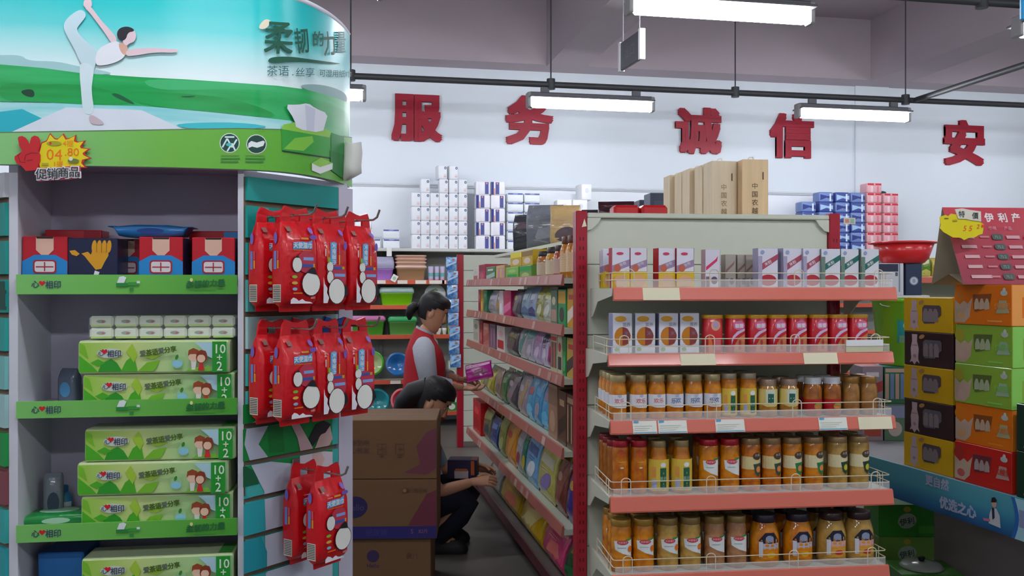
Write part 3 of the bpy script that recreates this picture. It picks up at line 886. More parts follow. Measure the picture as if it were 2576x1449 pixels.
# ---- things on the cabinet shelves
def hero_make():
    w, h, d = 0.112, 0.13, 0.112
    R_, B_ = mat('#bf1526', 0.35, coat=0.2), mat('#1f86cc', 0.35, coat=0.2)
    m = MB().box(-w / 2, w / 2, 0, d, 0, h, R_, 0.002)
    m.front(0, 0, 0)
    m.dp([(-w / 2, 0), (w / 2, 0), (w / 2, .064), (.026, .081), (-.026, .081), (-w / 2, .064)], B_)
    m.dp([(-.022, .129), (.022, .129), (.022, .094), (.009, .081), (-.009, .081), (-.022, .094)], '#e0b59f')
    m.dp([(-.022, .129), (.022, .129), (.02, .124), (-.02, .124)], '#2a1a1c')
    m.dp(rounded_rect(.058, .036, .008, 3, 0, .05), '#a8202e').dp(rounded_rect(.05, .028, .006, 3, 0, .05), '#dcd3d6').dr(-.022, .048, .022, .051, '#a8202e').dr(-.0015, .038, .0015, .062, '#a8202e')
    m.left(-w / 2, d / 2, 0).dp([(-.054, 0), (.054, 0), (.054, .064), (-.054, .064)], B_)
    m.face((w / 2, d / 2, 0), (0, 1, 0), (0, 0, 1)).dp([(-.054, 0), (.054, 0), (.054, .048), (-.054, .048)], '#232c58').dp([(-.054, .05), (.054, .05), (.054, .128), (-.054, .128)], '#1d2348')
    return m
def navy_make():
    w, h, d = 0.125, 0.126, 0.11
    m = MB().box(-w / 2, w / 2, 0, d, 0, h, mat('#1c2242', 0.35, coat=0.2), 0.002)
    Y = '#d99a1a'
    m.front(0, 0, 0)
    m.dp([(-.028, .085), (-.012, .09), (-.004, .082), (.004, .11), (.04, .112), (.04, .08), (.03, .062), (.022, .045), (.008, .042), (-.008, .062), (-.02, .078)], Y)
    for i in range(4):
        m.de(.004 + i * .0125, .104, .0062, .017, Y, 12, -.1); m.h -= .0003
    for i in range(3):
        m.dp([(.0095 + i * .0125, .088), (.0108 + i * .0125, .088), (.0112 + i * .0125, .112), (.0098 + i * .0125, .112)], '#8a5a12'); m.h -= .0003
    m.dp([(-.058, .092), (-.044, .094), (-.032, .084), (-.04, .078), (-.052, .082)], Y)
    m.dp([(.006, .04), (.018, .036), (.006, .004), (-.004, 0.0)], '#e2e2e6').dr(-.05, .004, -.04, .018, '#b58a1c').dr(-.026, .004, -.016, .018, '#b58a1c').dt('GO', .02, .045, .008, '#c98a1c', bold=.02)
    return m
def pack_make():
    w, h, d = 0.405, 0.088, 0.115
    G1 = grad_mat('pack_green', [(-.2, '#9bd043'), (-.05, '#cfe08c'), (.06, '#b9dc96'), (.2, '#a8d89a')], 0, 0.25)
    film = mat('#c7d9a0', 0.3, coat=0.4, var=0.08, bump=0.2, bscale=30)
    m = MB(); rg = []
    for x, k in ((-w / 2, .93), (-w / 2 + .004, 1), (w / 2 - .004, 1), (w / 2, .93)):
        rg.append([(x, d / 2 + (y) * k, h / 2 + z * k) for y, z in rounded_rect(d, h, .008, 2)])
    m.loft(rg, film, True, False)
    m.front(0, 0, 0)
    H = h
    m.dr(-w / 2 + .003, .005, w / 2 - .003, H - .005, G1)
    L1, L2, L3 = '#4fb325', '#7cc22e', '#2f9e2a'
    m.dp([(-.2, .006), (-.2, .05), (-.165, .022), (-.15, .006)], L1).dp([(-.2, .06), (-.175, .04), (-.185, .075), (-.199, .082)], L2)
    m.dp([(-.15, .006), (-.14, .03), (-.115, .04), (-.1, .03), (-.085, .006)], L3).dp([(-.17, .03), (-.15, .04), (-.13, .03), (-.15, .02)], L1)
    m.dp([(-.09, .006), (-.075, .035), (-.055, .05), (-.05, .03), (-.045, .006)], L1).dp([(-.075, .06), (-.06, .08), (-.045, .05), (-.055, .03)], '#a6cf3a').dp([(-.045, .006), (-.02, .03), (.015, .036), (.005, .015), (-.005, .006)], L2).dp([(-.03, .045), (.0, .055), (.02, .05), (-.005, .038)], '#a9d445')
    m.de(-.118, .055, .034, .013, '#cfd9d0', 16); m.dt('心', .018, -.141, .056, '#3b465c', bold=.01); heart(m, -.132, .06, .008); m.dt('相印', .02, -.106, .054, '#3b465c', sx=.95, bold=.02)
    for i, (ch, c) in enumerate(zip('爱茶语爱分享', ('#5d6a5a', '#4d6a1e', '#4d6a1e', '#5d6a5a', '#4d6a1e', '#4d6a1e'))):
        m.dt(ch, .017, -.03 + i * .0165, .054 + i * .0022, c, rot=.12, bold=.03); m.h -= .0003
    m.de(.063, .03, .016, .016, '#9fcf9a').de(.063, .026, .014, .009, '#8fd0e4').de(.062, .044, .004, .007, '#3a8a2c', 12, -.4)
    m.dp([(.085, .006), (.1, .016), (.15, .018), (.157, .006)], '#7cc23c').dp([(.11, .083), (.158, .083), (.158, .04), (.146, .045), (.13, .066)], '#b3d8e2')
    # two simple drawn figures
    m.dp([(.102, .01), (.112, .01), (.115, .034), (.1, .034)], '#e2dfd6').de(.107, .046, .014, .014, '#edc6a8').dp([(.092, .046), (.094, .062), (.107, .068), (.121, .062), (.119, .052), (.098, .052)], '#9c4a24')
    m.dp([(.119, .008), (.137, .008), (.132, .03), (.124, .03)], '#d22c30').de(.129, .043, .015, .016, '#8f3a20').de(.128, .04, .011, .011, '#edc6a8').dp([(.114, .05), (.144, .05), (.14, .06), (.128, .063), (.118, .058)], '#8f3a20')
    m.dr(.158, .003, w / 2 - .006, H - .003, '#1d9a2c')
    m.dt('10', .034, .178, .066, '#e6f2dc', bold=.012).dt('+', .03, .178, .043, '#dff0d4', bold=.01).dt('2', .034, .178, .02, '#e6f2dc', bold=.012)
    tp = m.face((0, d / 2, h), (1, 0, 0), (0, 1, 0)); m.dr(-w / 2 + .01, -.05, w / 2 - .045, .05, '#c6d4ac').dr(w / 2 - .042, -.05, w / 2 - .006, .05, '#4fae4c')
    m.face((w / 2 - .001, d / 2, 0), (0, 1, 0), (0, 0, 1)).dr(-.05, .005, .05, h - .005, '#2a8f34')
    return m
def hanky_make():
    parts = []
    wr = MB().box(-.19, .19, 0.004, .085, .0015, .064, mat('#dfe7da', .15, alpha=.12, var=0), .006)
    wr.front(0, .004, 0)
    pk = []
    for r in range(2):
        for c in range(6):
            m = MB(); x = -.157 + c * .0628
            m.box(x - .0305, x + .0305, 0.006, .082, .003 + r * .031, .003 + r * .031 + .0295, mat('#e3e8d8', .4, coat=.2, var=.05), .006)
            m.front(x, .006, .018 + r * .031).de(0, 0, .012, .0045, '#9aa89a').de(.005, -.001, .0035, .003, '#c8606a')
            if r == 1: m.face((x, .045, .0635), (1, 0, 0), (0, 1, 0)).dr(-.026, -.03, .026, .03, '#a5cf52' if c else '#2c9c40')
            m.front(x, .006, .003 + r * .031).dr(-.026, .001, .026, .006, '#b7d673')
            pk.append(('packet', m))
    return [('film_wrap', wr)] + pk
def softpack_make(c1, c2):
    w, d, t = .19, .1, .034
    m = MB(); rings = []
    for x, k in ((-.5, .08), (-.44, .1), (-.38, .75), (-.2, 1), (.2, 1), (.38, .75), (.44, .1), (.5, .08)):
        rings.append([(x * w * 1.15, y * (1 if k > .5 else .9), t / 2 + z * k + (.012 if abs(x) > .43 else 0)) for y, z in rounded_rect(d, t, .012, 2)])
    m.loft(rings, mat(c1, .3, coat=.3, bump=.5, bscale=25, var=.1))
    m.front(0, -d / 2, 0).de(0, t / 2, .035, .008, c2)
    m.face((0, 0, t), (1, 0, 0), (0, 1, 0)).de(0, 0, .05, .03, c2)
    return m
def cab_goods():
    def at(px, py_bottom_z, y): return CF.hit(px, 700, y)[0]
    z1 = CF.hit(320, 740, -0.012)[1] + .022 + .0005
    z2 = CF.hit(320, 1048, -0.012)[1] + .022 + .0005
    z3 = CF.hit(320, 1356, -0.012)[1] + .022 + .0005
    z4 = 0.522 + .0005
    def P(px, y, z, py=640): return CF.w(CF.hit(px, py, y)[0], y, z)
    for px, y, r, lb in ((113, .02, 0, 'red and blue tissue cube box left of the navy hand box'), (318, .124, 0, 'red and blue tissue cube box half hidden beside the navy hand box'),
                         (405, .012, 0, 'red and blue tissue cube box under the end of the blue soft pack'), (537, .015, 0, 'red and blue tissue cube box at the right board of the top shelf')):
        put('hero', 'tissue_box', hero_make, lb, 'tissue box', P(px, y, z1), CF.rz + RAD(r), 'tissue cube boxes on the top cabinet shelf')
    put('navy', 'tissue_box', navy_make, 'navy tissue cube box printed with a yellow thumbs-up hand', 'tissue box', P(233, .02, z1), CF.rz)
    def lid_make(w, c2):
        m = MB().box(-w / 2, w / 2, 0, .07, 0, .155, mat('#b91625', .35, coat=.2), .002)
        m.front(0, 0, .11).dr(w * .18, -.02, w * .46, .043, c2)
        return m
    put('cart1', 'tissue_carton', lambda: lid_make(.15, '#a31424'), 'taller red carton standing behind the first cube boxes', 'carton', P(185, .148, z1), CF.rz)
    put('cart2', 'tissue_carton', lambda: lid_make(.14, '#2a8ac8'), 'red carton with blue end standing behind the last cube box', 'carton', P(540, .148, z1), CF.rz)
    put('soft1', 'wipes_pack', lambda: softpack_make('#1f6fae', '#123f86'), 'blue soft wipes pack lying on top of the cube boxes', 'wipes pack', P(388, .09, z1 + .1305), CF.rz + RAD(2))
    g = 'twelve-roll green tissue packs in the cabinet'
    H = .0885
    for px, y, z, r, lb in ((401, .012, z2, 1, 'green ten plus two tissue pack under the one carrying the handkerchief packets'), (389, .004, z2 + H, -1, 'green ten plus two tissue pack carrying the white handkerchief packets'),
                            (397, .012, z3, 1, 'green ten plus two tissue pack at the bottom of the stack of three'), (386, .004, z3 + H, -1.5, 'green ten plus two tissue pack in the middle of the stack of three'), (405, .012, z3 + 2 * H, 0, 'green ten plus two tissue pack on top of the stack of three'),
                            (398, .0, z4 + 2 * H, 0, 'green ten plus two tissue pack on top of the lowest stack'), (402, .01, z4 + H, 0, 'green ten plus two tissue pack in the middle of the lowest stack'), (404, .01, z4, 0, 'green ten plus two tissue pack at the foot of the lowest stack')):
        put('pack', 'tissue_pack', pack_make, lb, 'tissue pack', P(px, y, z, 900), CF.rz + RAD(r * .6), g).scale = (.955, 1, 1)
    put('hanky', 'handkerchief_pack', hanky_make, 'white wrapped bundle of twelve handkerchief packets on the green packs', 'tissue pack', P(408, .02, z2 + 2 * H + .001, 830), CF.rz)
    # things at the back left of the bays
    def upright_make(c1, c2, w=.05, h=.1):
        m = MB(); rg = []
        for z, k in ((0, .9), (.01, 1), (h * .7, 1), (h * .9, .55), (h, .1)):
            rg.append([(x, y, z) for x, y in rounded_rect(w * (1 if k > .5 else .85), .04 * k, .01, 2)])
        m.loft(rg, mat(c1, .25, coat=.4, bump=.4, bscale=40))
        m.front(0, -.0205, 0).de(0, h * .4, w * .3, h * .22, c2)
        return m
    put('up1', 'refill_pouch', lambda: upright_make('#5a6478', '#4f92c0', .055, .095), 'small grey refill pouch beside the green packs on the middle shelf', 'pouch', P(176, .13, z2, 960), CF.rz + RAD(-20))
    put('up2', 'refill_pouch', lambda: upright_make('#7d8590', '#3a4a60', .05, .13), 'silver refill pouch against the side board on the lower shelf', 'pouch', P(135, .13, z3 + .0, 1250), CF.rz + RAD(15))
    def bottle():
        b = MB().lathe([(.018, 0), (.021, .004), (.021, .05), (.017, .062), (.009, .07)], mat('#3f8dbf', .2, coat=.5), 14)
        lb = MB().cyl(.0212, 0).dr(-.025, .014, .025, .044, '#d3e2ec')
        c = MB().lathe([(.009, .069), (.01, .072), (.01, .085), (.006, .088)], mat('#2a6ca8', .3), 12)
        return [('bottle_body', b), ('bottle_label', lb), ('cap', c)]
    put('bt', 'lotion_bottle', bottle, 'small blue lotion bottle behind the lower green packs', 'bottle', P(163, .17, z3, 1250), CF.rz)
    put('sg', 'wipes_pack', lambda: softpack_make('#1e9444', '#a9d8b4'), 'green soft wipes pack lying on the lower shelf by the side board', 'wipes pack', P(150, .1, z3, 1300), CF.rz + RAD(8))
    def blue_make():
        m = MB().box(-.06, .06, 0, .12, 0, .265, mat('#1f5c9c', .35, coat=.3), .004); m.front(0, 0, 0)
        m.dr(-.056, .2, .056, .25, '#2a74b8').de(0, .12, .04, .05, '#123f78')
        return m
    put('sb', 'tissue_carton', blue_make, 'blue tissue carton beside the lowest green stack', 'carton', P(152, .07, z4, 1440), CF.rz + RAD(-4))
cab_goods()
# ================================================================== end rack facing the camera
EF = Frame(cam_xy((1463 - CX) / FPX * 3.87, 3.87), -4.0)
ERX = EF.hit(2101, 640, 0.0)[0]
SHELF_PX = [(1545, 722, 757, 1543, 2253), (1535, 890, 922, 1530, 2245), (1537, 1058, 1093, 1535, 2250), (1535, 1250, 1290, 1535, 2245), (1540, 1447, 1486, 1540, 2235)]
SD = 0.42
EZ = [EF.hit(a, b, -SD)[1] for a, b, *_ in SHELF_PX]
rack = thing('end_rack', 'beige end rack with red posts, salmon price strips and wire guards', 'shelf rack', EF.o, EF.rz)
def slots(m, x, y0, y1, z0, z1):
    z = z0
    while z < z1:
        for dx in (-0.009, 0.005):
            m.dr(x + dx, z, x + dx + 0.005, z + 0.016, '#5c0a18'); m.h -= 0.00035
        z += 0.04
def end_rack():
    ztop = EF.hit(1463, 530, 0)[1]
    for x in (0.0, ERX):
        m = MB().box(x - 0.024, x + 0.024, 0.0, 0.07, 0, ztop, REDPOST, 0.003)
        m.front(0, 0.0, 0); slots(m, x, 0, 0, 0.1, ztop - 0.1)
        m.build('post', rack)
    x0, x1 = 0.026, ERX - 0.026
    zt = EF.hit(1700, 537, 0.0)[1]
    n = 6
    zz = [0.1, 0.4, 0.7, 1.0, 1.3, 1.6]
    for a, b in zip(zz, zz[1:] + [zt - 0.02]):
        MB().box(x0, x1, 0.02, 0.035, a + 0.0015, b - 0.0015, BEIGE, 0.003).build('back_panel', rack)
    hb = MB().box(x0, x1, 0.0, 0.05, zt - 0.022, zt, BEIGE, 0.004).build('top_rail', rack)
    for s, xx in ((1, x0), (-1, x1)):
        pts = [(xx, zt - 0.022), (xx + s * 0.06, zt - 0.022), (xx + s * 0.045, zt - 0.045), (xx + s * 0.02, zt - 0.07), (xx, zt - 0.075)]
        MB().prism(pts, 0.004, 0.016, BEIGE, 'xz').build('corner_gusset', hb)
    for i, (_, ya, yb, pa, pb) in enumerate(SHELF_PX):
        z = EZ[i]; xa, xb = EF.hit(pa, ya, -SD)[0], EF.hit(pb, ya, -SD)[0]
        zl = EF.hit(pa, yb, -SD)[1]
        sh = MB().box(xa + 0.004, xb - 0.004, -SD + 0.012, 0.018, z - 0.03, z - 0.006, BEIGE, 0.003).build('shelf', rack)
        for s, xx in ((1, xa), (-1, xb)):
            br = MB().prism([(0.0, z - 0.006), (0.0, z - 0.13), (-0.05, z - 0.12), (-0.14, z - 0.06), (-SD + 0.03, z - 0.034), (-SD + 0.012, z - 0.006)], xx - (0 if s > 0 else 0.003), xx + (0.003 if s > 0 else 0), BEIGE, 'yz')
            br.build('bracket', sh)
        st = MB().prism([(-SD + 0.006, z), (-SD - 0.004, z - 0.004), (-SD - 0.014, zl + 0.006), (-SD - 0.012, zl), (-SD + 0.01, zl)], xa, xb, SALMON, 'yz')
        st.build('price_strip', sh)
        gd = MB(); y = -SD + 0.004; zb = z - 0.004
        for dz in (0.03, 0.058):
            gd.tube([(xa + 0.012, 0.0 - 0.1, zb + dz), (xa + 0.006, y + 0.01, zb + dz), (xa + 0.014, y, zb + dz), (xb - 0.014, y, zb + dz), (xb - 0.006, y + 0.01, zb + dz), (xb - 0.012, -0.1, zb + dz)], 0.0021, WIRE, 5)
        for f in (0.055, 0.35, 0.65, 0.94):
            x = xa + (xb - xa) * f
            gd.tube([(x - 0.018, y, zb), (x - 0.018, y, zb + 0.058)] + [(x - 0.018 * math.cos(t), y, zb + 0.058 + 0.014 * math.sin(t)) for t in [math.pi * q / 6 for q in range(1, 6)]] + [(x + 0.018, y, zb + 0.058), (x + 0.018, y, zb)], 0.0021, WIRE, 5)
        for s, xx in ((1, xa + 0.008), (-1, xb - 0.008)):
            for yy in (-SD + 0.06, -SD + 0.10, -0.12):
                gd.tube([(xx, yy, zb), (xx, yy, zb + 0.06)], 0.0021, WIRE, 5)
        gd.build('wire_guard', sh)
        MB().box(xa + 0.012, xb - 0.012, y - 0.004, y - 0.002, zb, zb + 0.034, CLEAR).build('clear_riser', sh)
        MB().box(xa + 0.01, xb - 0.01, -SD + 0.03, 0.0, z - 0.006, z - 0.0045, mat('#c3c4b6', 0.35)).build('shelf_liner', sh)
        labs = [[(1617, 1710)], [(1712, 1800), (2022, 2107)], [(1592, 1652), (1656, 1728), (1800, 1873), (2060, 2131), (2160, 2244)], [], []][i]
        for q0, q1 in labs:
            u0, u1 = EF.hit(q0, ya, -SD - 0.012)[0], EF.hit(q1, ya, -SD - 0.012)[0]
            lm = MB(); hgt = z - zl
            p = [(u0, -SD - 0.0055, z - 0.003), (u1, -SD - 0.0055, z - 0.003), (u1 + 0.001, -SD - 0.0165, zl + 0.003), (u0 + 0.001, -SD - 0.0165, zl + 0.003)]
            q = [(a, b + 0.0012, c) for a, b, c in p]
            lm.loft([p, q], CREAM if i < 2 or q0 > 2140 else mat('#e6e8dc', .4), True, False)
            if i == 2 and q0 < 2140:
                lm.face(p[3], (1, 0, 0), (0, 0.0103, hgt)); L = u1 - u0
                lm.dr(0.003, hgt - 0.012, 0.022, hgt - 0.004, '#58a6cf').dr(0.002, 0.002, L - 0.002, 0.006, '#6fb0d0')
                for r in range(3):
                    lm.dr(0.006, 0.012 + r * .008, L * (.6 + .1 * r), 0.0135 + r * .008, '#b8bca8'); lm.h -= .00035
            lm.build('price_label', sh)
        if i == 1:
            u0, u1 = EF.hit(2127, 870, -SD)[0], EF.hit(2220, 870, -SD)[0]
            cm = MB().box(u0, u1, -SD - 0.004, -SD - 0.002, z - 0.002, z + 0.024, mat('#cfcaa8', .5)); cm.box(u0, u1, -SD - 0.006, -SD - 0.001, z + 0.022, z + 0.046, WHITE)
            cm.build('price_label', sh)
    MB().box(0.03, ERX - 0.03, -SD, 0.0, 0, 0.1, BEIGE2).build('base', rack)
    MB().box(0.03, ERX - 0.03, -SD, 0.018, 0.1, 0.125, BEIGE).build('base_shelf', rack)
end_rack()
# sticker on the post and a small card
def bits():
    x, z = EF.hit(1470, 562, -0.001)
    MB().prism([(0, 0.02), (0.01, -0.012), (-0.012, -0.016), (-0.006, 0.0)], -0.003, -0.001, CREAM, 'xz').build('torn_tag', loc=EF.w(x, -0.001, z), rz=EF.rz, label='torn cream tag stuck on the red post of the end rack', cat='tag')
    x, z = EF.hit(2122, 555, 0.01)
    m = MB().box(-0.004, 0.05, 0, 0.002, -0.016, 0.012, mat('#d8cdb4', .5)); m.front(0, 0, 0).dr(0.002, -.01, .02, .006, '#c98a78').dr(.026, -.012, .044, .008, '#8fb8a0')
    m.build('price_card', loc=EF.w(x, 0.0, z), rz=EF.rz, label='small printed card fixed beside the right red post', cat='price card')
bits()

# ---- goods on the end rack
def fruit(c, c2):
    return mat(c, 0.12, coat=0.8, second=c2, vscale=28.0)
def jar_make(h, r, liquid, lidc, kind, shape='jar'):
    if shape == 'jar':
        pr = [(r * .86, 0), (r * .97, .004), (r, .012), (r, h * .66), (r * .96, h * .74), (r * .86, h - .028), (r * .82, h - .02), (r * .82, h - .014)]
    elif shape == 'tall':
        pr = [(r * .86, 0), (r * .97, .004), (r, .012), (r, h * .82), (r * .96, h * .87), (r * .88, h - .02), (r * .86, h - .014)]
    elif shape == 'bottle':
        pr = [(r * .9, 0), (r, .005), (r, h * .38), (r * .93, h * .55), (r * .74, h * .78), (r * .64, h - .02), (r * .63, h - .013)]
    elif shape == 'ribbed':
        pr = [(r * .86, 0), (r * .98, .005), (r, .014), (r, h * .3), (r * .96, h * .33), (r, h * .36), (r, h * .62), (r * .93, h * .66), (r * .99, h * .72), (r * .95, h * .82), (r * .84, h - .024), (r * .84, h - .014)]
    else:  # wide
        pr = [(r * .8, 0), (r * .94, .006), (r, .02), (r, h * .55), (r * .93, h * .68), (r * .8, h * .8), (r * .7, h - .026), (r * .7, h - .018)]
    b = MB().lathe(pr, liquid, 24)
    lr = pr[-1][0] * 1.1
    l = MB().lathe([(lr * .98, pr[-1][1] - .012), (lr, pr[-1][1] - .01), (lr, h - .003), (lr * .95, h)], mat(lidc, .35, metal=.3 if kind != 'white' else 0, coat=.3), 24)
    lb = MB().cyl(r)
    if kind == 'snow':       # white band, blue wave and writing
        lb.dr(-r * 1.6, h * .3, r * 1.6, h * .56, '#d9dde6').dt('欢', .022, .006, h * .42, '#6a78a8', bold=.02).dt('乐', .022, -.012, h * .41, '#6a78a8', bold=.02).de(0, h * .53, .008, .006, '#a9b6cc').dp([(-r * 1.2, h * .3), (r * 1.2, h * .3), (r * .8, h * .26), (-r * .3, h * .265)], '#d9dde6')
    elif kind == 'snowred':
        lb.dr(-r * 1.6, h * .3, r * 1.6, h * .56, '#dfe0e6').dt('欢乐', .02, 0, h * .42, '#cf6a72', bold=.02).de(0, h * .53, .008, .006, '#a9b6cc').dp([(-r * 1.2, h * .3), (r * 1.2, h * .3), (r * .8, h * .26), (-r * .3, h * .265)], '#dfe0e6')
    elif kind == 'green':    # yellow wrap with a green upright panel
        lb.dr(-r * 1.9, h * .06, r * 1.9, h * .66, '#d9bb45').dr(-r * .1, h * .1, r * .55, h * .5, '#1e5f46').dt('黄桃', .016, r * .22, h * .3, '#9cc4a8', rot=0).de(r * .2, h * .56, .011, .009, '#dfe3e2').dr(-r * .9, h * .12, -r * .4, h * .28, '#aab4d4').dr(-r * .9, h * .32, -r * .5, h * .52, '#d99a4a')
    elif kind == 'squat':
        lb.dr(-r * 1.9, h * .32, r * 1.9, h * .74, '#d8c777').dr(-r * .55, h * .36, r * .45, h * .72, '#cfd6c8').dr(-r * .35, h * .38, r * .3, h * .62, '#1f5f50').dp([(-r * .9, h * .32), (r * .9, h * .32), (r * .4, h * .27), (-r * .4, h * .27)], '#d8c777')
    elif kind == 'white':
        lb.dr(-r * 1.9, h * .1, r * 1.9, h * .44, '#b0141e').de(r * .3, h * .26, .02, .014, '#8a9a3a').de(r * .2, h * .25, .012, .008, '#d97a3a')
    elif kind == 'brown':
        lb.dr(r * .95, h * .15, r * 1.3, h * .42, '#b0141e')
    elif kind in ('mill', 'millp'):     # white slanted label with a red oval
        lb.dp([(-r * .9, h * .6), (r * .9, h * .62), (r * .9, h * .3), (-r * .1, h * .37), (-r * .8, h * .44)], '#dfe4e4').dp([(r * .2, h * .6), (r * .95, h * .62), (r * .95, h * .65), (r * .2, h * .64)], '#2a8a40').de(-r * .05, h * .58, r * .55, h * .045, '#c4374a').dt('林家铺子', .009, -r * .05, h * .58, '#e9c6c6').dr(-r * .55, h * .475, r * .25, h * .485, '#7fb09a')
        if kind == 'mill': lb.de(r * .65, h * .45, r * .25, h * .06, '#dd7424')
    elif kind == 'cap2':     # small floating marks on the glass
        lb.de(-.004, h * .78, r * .4, h * .06, '#d9541c').de(0, h * .5, .007, .003, '#cfd9c0').dr(-r * .4, h * .6, r * .4, h * .612, '#c9a05a')
    elif kind in ('cream', 'creamg', 'pear'):
        lab = '#d3c68e' if kind == 'cream' else '#d8cfa4'
        lb.dr(-r * 1.5, h * .42, r * .95, h * .66, lab)
        k2 = {'cream': '#3a4a3c', 'creamg': '#1f7a44', 'pear': '#26402c'}[kind]
        lb.dp([(-r * .1, h * .52), (r * .95, h * .54), (r * .95, h * .36), (r * .5, h * .28), (r * .1, h * .34)], k2).de(r * .5, h * .42, r * .28, h * .06, '#dd8a44' if kind != 'pear' else '#c9c232')
        lb.dp(ell(r * .35, h * .67, r * .5, h * .07), '#4a3a2c').dt('水果', .012, r * .35, h * .69, '#c9c0b4')
    elif kind in ('navy', 'navyp'):
        lb.dp([(-r * .75, h * .52), (-r * .3, h * .68), (r * .3, h * .68), (r * .75, h * .52), (r * .7, h * .45), (-r * .7, h * .45)], '#1e2236').de(0, h * .56, r * .28, h * .07, '#8f9ab4')
        c = '#d9860f' if kind == 'navy' else '#d9a03a'
        lb.dr(-r * .72, h * .16, r * .72, h * .47, c).dr(-r * .72, h * .36, r * .72, h * .47, '#b7b8d0' if kind == 'navy' else '#dca6ac').dr(-r * .72, h * .2, -r * .45, h * .5, '#cfd3dc')
        lb.de(r * .1, h * .25, r * .3, h * .05, '#e0b020' if kind == 'navy' else '#c8402c')
    return [('jar_glass', b), ('jar_lid', l), ('jar_label', lb)]

def milkbox_make(front, band, accent, side, w=.075, h=.155, d=.055, kind=0):
    m = MB().box(-w / 2, w / 2, 0, d, 0, h, mat(front, .35, coat=.15), .0015)
    m.front(0, 0, 0)
    if kind == 0:     # yellow/red porridge box
        m.dr(-w / 2, .0, w / 2, h * .42, '#d8b41c').dp([(-w / 2, h * .4), (w / 2, h * .55), (w / 2, h * .72), (-w / 2, h * .56)], '#9a86a8').de(-w * .2, h * .5, w * .2, h * .09, '#c0624a').de(0, h * .18, w * .42, h * .15, '#d7a678').de(-w * .06, h * .86, w * .2, h * .035, '#cc3a5c').dt('谷物', .014, w * .1, h * .6, '#e9dfe8', rot=.35)
    elif kind == 1:   # white box with ribbon and red dish
        m.dp([(-w / 2, h * .38), (w / 2, h * .72), (w / 2, h * .86), (-w / 2, h * .56)], band).dt('米粉', .016, 0, h * .63, '#e6e0e4', rot=.5, bold=.01).de(0, h * .2, w * .42, h * .14, accent).de(-w * .28, h * .9, w * .1, h * .05, '#8fa0c8').dr(-w / 2, 0, -w * .3, h * .8, side)
    elif kind == 2:
        m.dp([(-w * .45, h * .55), (w * .2, h * .75), (w * .35, h * .83), (w * .3, h * .7), (-w * .45, h * .45)], band).de(w * .1, h * .2, w * .22, h * .1, '#6a4a5c').dr(-w * .45, 0, -w * .2, h * .3, '#8a6a78')
    elif kind == 3:   # white carton with orange globe
        m.de(0, h * .42, w * .42, h * .24, '#c07a1c').dp([(0, h * .2), (w * .3, h * .24), (w * .42, h * .45), (w * .25, h * .62), (0, h * .66)], '#8a3a3c').de(-w * .1, h * .86, w * .3, h * .07, '#d8a02c').dt('营养', .016, w * .2, h * .72, '#8a8f9c', rot=0).dt('米', .02, w * .2, h * .5, '#7f8090').de(-w * .3, h * .1, w * .12, h * .05, '#7aa85c')
    m.face((-w / 2, d / 2, 0), (0, -1, 0), (0, 0, 1)).dr(-d / 2, 0, d / 2, h, side)
    m.face((w / 2, d / 2, 0), (0, 1, 0), (0, 0, 1)).dr(-d / 2, 0, d / 2, h, side)
    m.face((0, d / 2, h), (1, 0, 0), (0, 1, 0)).dr(-w / 2 + .002, -d / 2 + .002, w / 2 - .002, d / 2 - .002, '#e4e4ea')
    return m
def canister_make(alt=False):
    w, d, h = .076, .062, .148
    c = mat('#c01428' if not alt else '#c8262c', .3, coat=.4)
    rr = lambda k, z: [(x, y, z) for x, y in rounded_rect(w * k, d * k, .02, 4)]
    b = MB().loft([rr(.97, 0), rr(1, .004), rr(1, h - .014), rr(.97, h - .012)], c)
    f = -d / 2
    b.front(0, f, 0)
    if alt:
        b.de(.004, h * .72, .018, .02, '#d9a87c').de(.004, h * .74, .012, .013, '#b99ac0').dp([(-.025, .0), (-.025, h * .5), (-.01, h * .3), (-.004, 0)], '#d9763a').dr(.0, h * .08, .024, h * .35, '#d06a72')
    else:
        b.de(.004, h * .72, .024, .018, '#cf6a94').dt('靓婴', .018, .005, h * .71, '#e9d6e4', bold=.03).dp([(-.027, h * .22), (-.018, h * .38), (.004, h * .5), (.027, h * .58), (.027, h * .64), (-.004, h * .56), (-.022, h * .44), (-.027, h * .34)], '#cfb6d4').dp([(-.02, .003), (.027, .003), (.027, h * .5), (.004, h * .4), (-.012, h * .25)], '#c77a4c').dr(.002, h * .08, .012, h * .34, '#a83a34')
    l = MB().loft([rr(1.02, h - .014), rr(1.03, h - .012), rr(1.03, h - .002), rr(1.0, h)], mat('#dda213', .35, coat=.3))
    return [('canister_body', b), ('canister_lid', l)]

